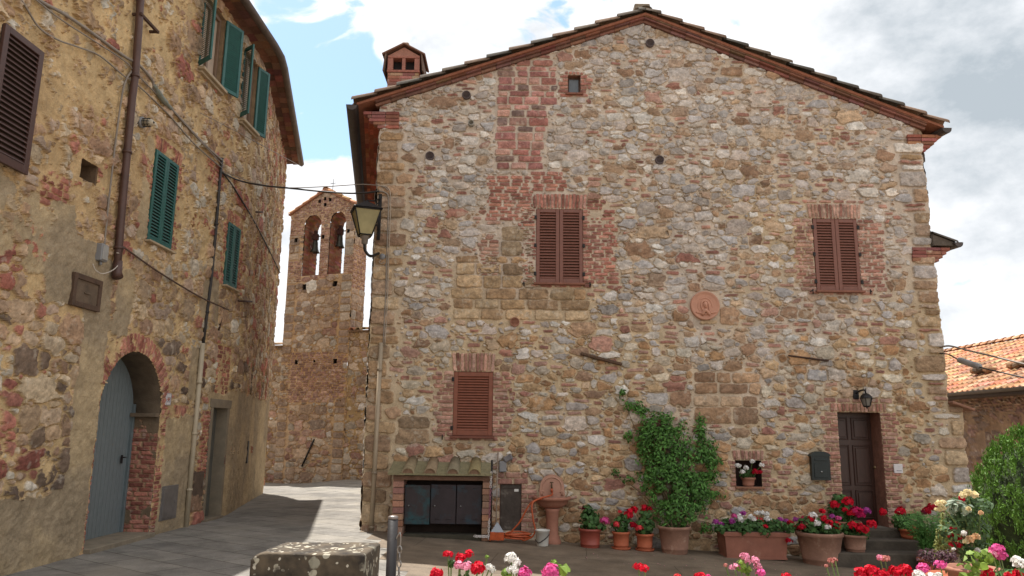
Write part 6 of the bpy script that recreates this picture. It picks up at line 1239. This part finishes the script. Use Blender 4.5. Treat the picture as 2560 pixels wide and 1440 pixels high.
plant('clay pot in the wall niche with white geraniums and one dark red bloom', (float(yp(1872, 1205, 13.52)[0]), 13.55, OP['niche'][2] + .003), (.12, .09, .15, 'terra'), [((-.03, -.07, .07), (.16, .07, .08), 70)], [(1845, 1164, 13.38, 7, 'white'), (1881, 1154, 13.36, 7, 'white'), (1904, 1163, 13.38, 7, 'white'), (1866, 1170, 13.36, 7, 'white'), (1856, 1180, 13.36, 6, 'white'), (1888, 1180, 13.34, 8, 'crimson'), (1900, 1180, 13.38, 6, 'crimson')], lsize=.025, group=None)
# arching grassy plant
g0 = (6.55, 12.35, gz(6.55, 12.35)); gp = thing('potted_sedge', 'clay pot of arching grassy green stems in front of the doorsteps', 'potted plant', g0, 'flower pots along the house'); zt = pot(gp, g0, .2, .15, .24, 'orange'); P = []; N = []; T = []; r = random.Random(14); mb = MB()
for i in range(80):
    a = r.uniform(0, 6.28); L = r.uniform(.4, .78); lean = r.uniform(.1, .6); d = Vector((math.cos(a), math.sin(a) * .7, 0)); b = Vector((g0[0], g0[1], zt - .03)) + d * .06; pts_ = [b + d * (lean * L * t * t) + Vector((0, 0, L * t * (1 - .25 * t * lean))) for t in (0, .25, .5, .75, 1)]; mb.tube(pts_, [.005, .0045, .004, .003, .002], 4)
    for t in (.35, .55, .75, .95, 1):
        for k in range(5): w = r.uniform(0, 6.28); P.append(b + d * (lean * L * t * t) + Vector((0, 0, L * t * (1 - .25 * t * lean)))); tv = Vector((math.cos(w), math.sin(w), r.uniform(-.2, .7))); T.append(tv); N.append((r.uniform(-.3, .3), -.4, 1))
poly_cloud('blades', [list(p) for p in P], N, .085, [(0, 0), (.6, .1), (1.2, 0), (.6, -.1)], LF['grass'], gp, .1, 5, [list(t) for t in T]); mb.build('stems', LF['grass'], gp)

# ------------------------------------------------------------------ foreground: garden wall, block, post, pots in the sun
LICHEN = bpy.data.materials.new('lichen_stone'); LICHEN.use_nodes = True
N_ = LICHEN.node_tree.nodes; L2 = LICHEN.node_tree.links; b_ = N_['Principled BSDF']; b_.inputs['Roughness'].default_value = .95
t_ = N_.new('ShaderNodeTexCoord'); n_ = N_.new('ShaderNodeTexNoise'); n_.inputs['Scale'].default_value = 9; n_.inputs['Detail'].default_value = 8; L2.new(t_.outputs['Object'], n_.inputs['Vector'])
r_ = N_.new('ShaderNodeValToRGB'); r_.color_ramp.elements[0].position = .32; r_.color_ramp.elements[0].color = (*lin((44, 39, 34)), 1); r_.color_ramp.elements[1].position = .7; r_.color_ramp.elements[1].color = (*lin((98, 86, 70)), 1); L2.new(n_.outputs[0], r_.inputs[0]); out_ = r_.outputs[0]
for sc_, rad, dens, colr in ((15, .44, .34, (176, 170, 152)), (30, .38, .20, (196, 190, 174)), (9, .40, .18, (150, 146, 130))):
    wn2 = N_.new('ShaderNodeTexNoise'); wn2.inputs['Scale'].default_value = 22; L2.new(t_.outputs['Object'], wn2.inputs['Vector']); va = N_.new('ShaderNodeVectorMath'); va.operation = 'MULTIPLY_ADD'; va.inputs[1].default_value = (.03, .03, .03); L2.new(wn2.outputs['Color'], va.inputs[0]); L2.new(t_.outputs['Object'], va.inputs[2])
    vo = N_.new('ShaderNodeTexVoronoi'); vo.inputs['Scale'].default_value = sc_; L2.new(va.outputs[0], vo.inputs['Vector'])
    se = N_.new('ShaderNodeSeparateColor'); L2.new(vo.outputs['Color'], se.inputs[0])
    gt = N_.new('ShaderNodeMath'); gt.operation = 'LESS_THAN'; gt.inputs[1].default_value = dens; L2.new(se.outputs[0], gt.inputs[0])
    mr = N_.new('ShaderNodeMapRange'); mr.inputs['From Min'].default_value = rad; mr.inputs['From Max'].default_value = rad - .06; L2.new(vo.outputs['Distance'], mr.inputs[0])
    mu = N_.new('ShaderNodeMath'); mu.operation = 'MULTIPLY'; L2.new(mr.outputs[0], mu.inputs[0]); L2.new(gt.outputs[0], mu.inputs[1])
    n5 = N_.new('ShaderNodeMapRange'); n5.inputs['From Min'].default_value = .42; n5.inputs['From Max'].default_value = .56; n5.inputs['To Min'].default_value = .1; L2.new(n_.outputs[0], n5.inputs[0]); m2 = N_.new('ShaderNodeMath'); m2.operation = 'MULTIPLY'; L2.new(mu.outputs[0], m2.inputs[0]); L2.new(n5.outputs[0], m2.inputs[1])
    mxx = N_.new('ShaderNodeMixRGB'); mxx.inputs[2].default_value = (*lin(colr), 1); L2.new(m2.outputs[0], mxx.inputs[0]); L2.new(out_, mxx.inputs[1]); out_ = mxx.outputs[0]
L2.new(out_, b_.inputs['Base Color']); bpn = N_.new('ShaderNodeBump'); bpn.inputs['Strength'].default_value = .6; bpn.inputs['Distance'].default_value = .015; L2.new(n_.outputs[0], bpn.inputs['Height']); L2.new(bpn.outputs[0], b_.inputs['Normal'])
# the block: a rough hewn stone, subdivided and worn
TZ = .94; fl = V(628, 1394, 5.5); fr_ = V(910, 1379, 5.5); bl2 = V(652, 1362, 6.05); br2 = V(944, 1353, 6.05)
nx, ny, nz_ = 40, 24, 30; vs = []; idx = {}; fs = []
x0, x1, y0, y1, z0, z1 = fl.x, fr_.x, 5.5, 6.05, -.05, TZ
def bl_pt(a, b, c):
    x = x0 + (x1 - x0) * a + .02 * b; y = y0 + (y1 - y0) * b; z = z0 + (z1 - z0) * c
    e = .03; px = min(a * (x1 - x0), (1 - a) * (x1 - x0)); py = min(b * (y1 - y0), (1 - b) * (y1 - y0)); pz = (1 - c) * (z1 - z0)
    n = fbm(np.array([[x * 1.3 + y]]), np.array([[z + y * .7]]), .16, 3, 4)[0, 0] - .5
    k1 = max(0, 1 - max(px, pz) / e) if True else 0
    e = .014; z -= (.010 * max(0, 1 - px / e) ** 2 + .008 * max(0, 1 - py / e) ** 2 + (.03 * max(0, 1 - px / .10) ** 2 if a < .5 else 0)) * c
    s_ = .02 * n; return (x + s_ * (-1 if a < .5 else 1) * (1 if px < .01 else 0), y + s_ * (-1 if py < .01 else 0), z + s_ * (1 if pz < .01 else 0))
def face_grid(f, n, m):
    o = len(vs)
    for j in range(m + 1):
        for i in range(n + 1): vs.append(bl_pt(*f(i / n, j / m)))
    for j in range(m):
        for i in range(n): q = o + j * (n + 1) + i; fs.append((q, q + 1, q + n + 2, q + n + 1))
face_grid(lambda i, j: (i, 0, j), nx, nz_); face_grid(lambda i, j: (1, i, j), ny, nz_); face_grid(lambda i, j: (i, j, 1), nx, ny); face_grid(lambda i, j: (0, 1 - i, j), ny, nz_); face_grid(lambda i, j: (1 - i, 1, j), nx, nz_)
mb = MB(); mb.add(vs, fs, True); blo = mb.build('stone_block', LICHEN)
import bmesh
bm_ = bmesh.new(); bm_.from_mesh(blo.data); bmesh.ops.remove_doubles(bm_, verts=bm_.verts, dist=.004); bmesh.ops.recalc_face_normals(bm_, faces=bm_.faces); bm_.to_mesh(blo.data); bm_.free()
tag(blo, 'dark squared stone block spotted with pale lichen in the foreground', 'stone block')
po = thing('bollard', 'dark metal post with a chain hooked to its side by the lichen block', 'bollard', (V(983, 1292, 5.6).x, 5.6, 0)); a_ = V(983, 1292, 5.6); mb = MB(); mb.tube([(a_.x, 5.6, -.1), (a_.x, 5.6, a_.z - .012)], .036, 18); mb.build('post', mat('dark_painted_steel', (34, 30, 31), .5, .2, 6, .05, 40, 0), po)
mb = MB(); mb.lathe((a_.x, 5.6, a_.z), [(.036, -.014), (.038, -.008), (.034, .004), (.02, .009), (0, .01)], 18); mb.build('cap', mat('worn_steel_cap', (124, 116, 112), .4, .2, 8, 0, 40, .5), po)
mb = MB(); h_ = V(993, 1336, 5.58); mb.tube(catmull([(a_.x + .03, 5.58, h_.z - .03), (a_.x + .045, 5.58, h_.z), (a_.x + .055, 5.58, h_.z + .01), (a_.x + .062, 5.58, h_.z - .03), (a_.x + .06, 5.58, h_.z - .09)], 4), .006, 6)
for i in range(16): link_(mb, (a_.x + .058 + .002 * (i % 2), 5.57, h_.z - .10 - .048 * i), (.04, 0, -1), .040, i % 2)
mb.build('chain', mat('bright_chain', (150, 146, 142), .35, .15, 10, 0, 40, .8), po)
gw = MB(); WALLM = mat('garden_wall_stone', (138, 122, 98), .95, .3, 4, .6, 14)
gw.bbox((1.3, 4.35, .2), (4.2, .42, .5), None, .03); tag(gw.build('garden_wall', WALLM), 'low stone garden wall carrying the foreground geranium pots', 'wall')
gw = MB(); gw.bbox((4.4, 6.3, .12), (2.4, .8, .52), None, .03); tag(gw.build('garden_wall', WALLM), 'low stone bed edge under the rose pots at the right', 'wall')
GW = .45
def fore(label, u, hs, fol=((0, 0, .05), (.14, .12, .05), 60), D=4.3, leaf='gersun', extra=None, name='potted_geranium'):
    x = (u - 1280) / F * D * 1.02; return plant(label, (x, D, GW), (.13, .10, .2, 'orange'), [fol], [(a, b, D + d, r * .88, c) for a, b, d, r, c in hs], leaf, .04, name, 'geraniums in the sunny foreground', 'potted plant', extra)
def sprig(us, n=14, s=.03, key='gersun', D=4.3):
    def f(t):
        P, N = [], []; mb = MB()
        for i, (u, v, rp) in enumerate(us):
            c = V(u, v, D); p, q = blob(c, (rp * D / F,) * 3, n, 5000 + u + i, .4, .2); P.append(p); N.append(q); mb.tube([c, (c.x * .95 + t.location.x * .05, D, .66)], .004, 5)
        P = np.concatenate(P); poly_cloud('sprig_leaves', P, np.concatenate(N), np.random.RandomState(3).uniform(s * .7, s * 1.2, len(P)), ROUND, LF[key], t, .3, 31); mb.build('sprig_stems', STEM, t)
    return f
fore('leftmost foreground geranium, a big red bloom below smaller red and pale pink ones', 1160, [(1120, 1387, 0, 13, 'red'), (1152, 1394, 0, 15, 'red'), (1172, 1386, .02, 14, 'red'), (1148, 1414, -.05, 15, 'palepink'), (1166, 1416, -.05, 15, 'palepink'), (1194, 1424, -.08, 20, 'red'), (1222, 1420, .05, 13, 'white'), (1218, 1393, .05, 6, 'green'), (1092, 1436, 0, 18, 'red'), (1231, 1428, .05, 9, 'white')], extra=sprig([(1163, 1436, 18), (1128, 1408, 5)], 10, .018, 'ger'))
fore('foreground geranium topped by a white bloom with a pink one at its right', 1290, [(1279, 1398, 0, 17, 'white'), (1292, 1408, -.03, 12, 'white'), (1284, 1425, -.05, 15, 'white'), (1311, 1436, -.05, 19, 'pink')], extra=sprig([(1268, 1437, 12)], 10, .018))
fore('foreground geranium with one striped pink bloom and a pale green bud', 1385, [(1377, 1430, 0, 25, 'pink'), (1384, 1409, .05, 10, 'green'), (1399, 1414, .03, 6, 'green')], extra=sprig([(1414, 1427, 9)], 3, .03))
fore('foreground geranium with a lone red bloom in front of the small clay pots', 1600, [(1597, 1418, 0, 15, 'red'), (1612, 1422, 0, 12, 'red'), (1693, 1442, 0, 10, 'coral'), (1752, 1444, 0, 16, 'red')])
fore('foreground geranium with loose pale pink blooms over yellow-green leaves', 1865, [(1862, 1392, 0, 13, 'palepink'), (1868, 1402, 0, 10, 'palepink'), (1889, 1402, 0, 12, 'palepink'), (1894, 1416, 0, 11, 'palepink'), (1837, 1420, 0, 14, 'palepink'), (1903, 1433, -.03, 13, 'pink'), (1814, 1414, .05, 6, 'wilt'), (1966, 1443, 0, 14, 'red'), (1770, 1446, 0, 12, 'pink')], extra=sprig([(1853, 1414, 14), (1868, 1424, 12)], 12, .016))
fore('foreground geranium bearing only wilted pinkish flower stalks', 2085, [(2078, 1402, 0, 9, 'wilt'), (2066, 1415, .02, 5, 'wilt'), (2088, 1400, 0, 5, 'wilt')])
fore('foreground geranium massed with bright red blooms below a faded pink one', 2200, [(2150, 1436, 0, 17, 'red'), (2178, 1430, 0, 19, 'red'), (2206, 1436, 0, 16, 'red'), (2240, 1432, 0, 18, 'red'), (2262, 1428, 0, 18, 'red'), (2276, 1436, 0, 14, 'red'), (2212, 1397, .03, 13, 'wilt'), (2200, 1394, .03, 9, 'palepink')])
fore('foreground geranium pairing vivid pink blooms with white ones', 2320, [(2308, 1421, 0, 17, 'pink'), (2351, 1412, .1, 14, 'pink'), (2296, 1440, -.05, 15, 'white'), (2330, 1442, -.05, 15, 'white'), (2346, 1440, 0, 10, 'white')])
fore('foreground geranium with a large loose pink bloom over pale lobed leaves', 2470, [(2492, 1375, .1, 17, 'pink'), (2502, 1390, .1, 16, 'pink'), (2482, 1385, .1, 13, 'palepink'), (2472, 1436, 0, 16, 'red'), (2520, 1440, 0, 13, 'red'), (2450, 1444, 0, 12, 'red')], extra=sprig([(2440, 1402, 26), (2464, 1390, 16), (2425, 1434, 26)], 14, .022))
fore('foreground geranium with a white bloom cut by the right frame edge', 2560, [(2542, 1402, 0, 15, 'white'), (2556, 1410, 0, 16, 'white'), (2545, 1414, -.03, 12, 'white'), (2548, 1440, 0, 17, 'red')])
# rose, spire shrub, dark coleus, thuja
def bedpot(u, D, r, h, kind='terra'): x = V(u, 1400, D).x; return (x, D, .38), (r, r * .75, h, kind)
c_, ps = bedpot(2432, 6.3, .2, .40); rs_ = thing('potted_rose', 'rose bush with cream and peach blooms in a terracotta pot before the cypress', 'rose bush', c_); zt = pot(rs_, c_, *ps); P, N = [], []
for i, (u, v, ru, rv, n) in enumerate([(2400, 1280, 40, 35, 150), (2430, 1320, 40, 45, 170), (2430, 1375, 45, 30, 150), (2380, 1330, 30, 40, 90), (2450, 1265, 22, 20, 60), (2420, 1245, 22, 16, 50)]): p, q = blob(V(u, v, 6.3), (ru * 6.3 / F, .14, rv * 6.3 / F), n, 1300 + i, .5, .3); P.append(p); N.append(q)
P = np.concatenate(P); poly_cloud('leaves', P, np.concatenate(N), np.random.RandomState(8).uniform(.018, .034, len(P)), OVAL, LF['rose'], rs_, .2, 3)
p, q = blob(V(2395, 1268, 6.2), (.1, .1, .06), 45, 1390, .6, .3); poly_cloud('silvery_leaves', p, q, .034, OVAL, LF['silver'], rs_, .15, 4)
for i, (u, v, rp, c) in enumerate([(2408, 1236, 12, 'cream'), (2424, 1232, 12, 'cream'), (2438, 1236, 11, 'cream'), (2416, 1228, 9, 'cream'), (2346, 1258, 11, 'cream'), (2358, 1256, 10, 'cream'), (2350, 1272, 8, 'cream'), (2340, 1273, 6, 'cream'), (2360, 1270, 7, 'cream'), (2421, 1271, 8, 'cream'), (2452, 1281, 8, 'peach'), (2424, 1347, 13, 'peach'), (2440, 1340, 12, 'peach'), (2414, 1352, 9, 'cream'), (2384, 1372, 6, 'white'), (2410, 1332, 9, 'white'), (2444, 1375, 9, 'white')]): rose(rs_, V(u, v, 6.1), rp * 6.1 / F * .82, c, 1500 + i)
for i, (u, v) in enumerate([(2405, 1248), (2390, 1343), (2378, 1338), (2400, 1346), (2382, 1362), (2398, 1364), (2384, 1322)]): head(rs_, V(u, v, 6.25), .026, 'crimson', 1600 + i)
mb = MB(); b0 = Vector((c_[0], c_[1], zt))
for u, v in ((2420, 1235), (2350, 1262), (2400, 1270), (2425, 1345), (2450, 1280), (2380, 1330)): e = V(u, v, 6.2); mb.tube(catmull([b0, b0.lerp(e, .5) + Vector((.02, 0, .06)), e], 5), .006, 5)
mb.build('stems', STEM, rs_)
c_, ps = bedpot(2362, 6.6, .15, .3, 'orange'); vs_ = thing('spire_shrub', 'upright shrub with small cream-edged leaves left of the rose bush', 'shrub', c_); zt = pot(vs_, c_, *ps); P, N = [], []
for i, (u, v0, v1, w) in enumerate([(2356, 1285, 1375, 14), (2372, 1310, 1385, 14), (2345, 1325, 1390, 12), (2405, 1290, 1370, 12)]):
    for j in range(14): f = j / 13; p, q = blob(V(u, v0 + (v1 - v0) * f, 6.6), ((3 + w * f) * 6.6 / F,) * 3, 16, 1700 + i * 20 + j, .8, .3); P.append(p); N.append(q)
P = np.concatenate(P); poly_cloud('leaves', P, np.concatenate(N), np.random.RandomState(18).uniform(.010, .018, len(P)), OVAL, LF['var'], vs_, .2, 3); mb = MB()
for u, v in ((2356, 1290), (2372, 1315), (2345, 1330), (2405, 1300)): mb.tube([(c_[0], c_[1], zt), V(u, v, 6.6)], .005, 5)
mb.build('stems', STEM, vs_)
c_, ps = bedpot(2335, 6.0, .16, .26, 'orange'); cs_ = thing('purple_coleus', 'bushy dark purple leaved plant behind the vivid pink geranium', 'potted plant', c_); zt = pot(cs_, c_, *ps); P, N = [], []
for i, (u, v, ru, rv) in enumerate([(2318, 1385, 24, 16), (2352, 1392, 30, 16), (2330, 1405, 34, 16), (2370, 1388, 16, 14)]): p, q = blob(V(u, v, 6.0), (ru * 6 / F, .1, rv * 6 / F), 90, 1800 + i, .5, .35); P.append(p); N.append(q)
P = np.concatenate(P); poly_cloud('leaves', P, np.concatenate(N), .016, OVAL, LF['purple'], cs_, .3, 3)
plant('terracotta pot of pale leaves at the right edge below the cypress', (V(2530, 1400, 5.9).x, 5.9, .38), (.2, .15, .34, 'terra'), [((0, 0, .05), (.15, .12, .07), 80)], [], 'ger', .035, 'potted_geranium', None)
# thuja
th_c = V(2582, 1240, 7.4); tj = thing('thuja_shrub', 'rounded bright green thuja shrub at the right edge', 'shrub', (th_c.x, 7.4, gz(th_c.x, 7.4))); rs = np.random.RandomState(21); P, N, T = [], [], []
zb, ztp = .05, V(2582, 1085, 7.4).z; H_ = ztp - zb; RX_ = .52
def trad(f): return RX_ * (math.sin(min(1, f * 1.35 + .25) * math.pi * .5) if f < .55 else math.cos((f - .55) / .45 * math.pi / 2) ** .62)
for i in range(1150):
    f = rs.rand() ** .9; a = rs.rand() * 6.283; rr = trad(f) * rs.uniform(.86, 1.0); c = np.array([th_c.x + rr * math.cos(a), 7.4 + rr * math.sin(a), zb + H_ * f]); o = np.array([math.cos(a), math.sin(a), 0]); h = rs.uniform(.07, .12)
    for j in range(34):
        t = rs.rand(); w = .030 * (1 - t * .75); P.append(c + np.array([0, 0, h * t]) + o * .04 * t + rs.randn(3) * w * .7); T.append(np.array([0, 0, 1.]) + o * .35 + rs.randn(3) * .38); N.append(o + rs.randn(3) * .5)
poly_cloud('crown', P, N, rs.uniform(.011, .021, len(P)), [(-1, 0), (-.2, .36), (1, 0), (-.2, -.32)], LF['thuja'], tj, .1, 6, T)
mb = MB(); mb.lathe((th_c.x, 7.4, 0), [(0, zb)] + [(trad(f) * .88, zb + H_ * f * .96) for f in [k / 14 for k in range(14)]] + [(0, ztp - .08)], 20); mb.build('dark_crown_core', mat('inner_thuja', (44, 56, 26), .95, .35, 14, .6, 20), tj); mb = MB(); mb.tube([(th_c.x, 7.4, gz(th_c.x, 7.4) - .05), (th_c.x, 7.4, .5)], [.05, .035], 8); mb.build('trunk', mat('woody_stem', (96, 82, 58)), tj)  # solid dark green core, paints the shade deep between the sprays
# fallen petals
fp = MB(); r = random.Random(17)
for i in range(70): x, y = r.uniform(1, 7), r.uniform(11.2, 12.7); a = r.uniform(0, 6.28); s_ = r.uniform(.008, .018); fp.add([(x + s_ * math.cos(a + k * 1.57) * (1 if k % 2 else .6), y + s_ * math.sin(a + k * 1.57) * (1 if k % 2 else .6), gz(x, y) + .010 + .004 * (k % 2)) for k in range(4)], [(0, 1, 2, 3)])
tag(fp.build('fallen_petals', FM['palepink']), 'pale petals scattered on the paving before the pots', 'petals', None, 'stuff')
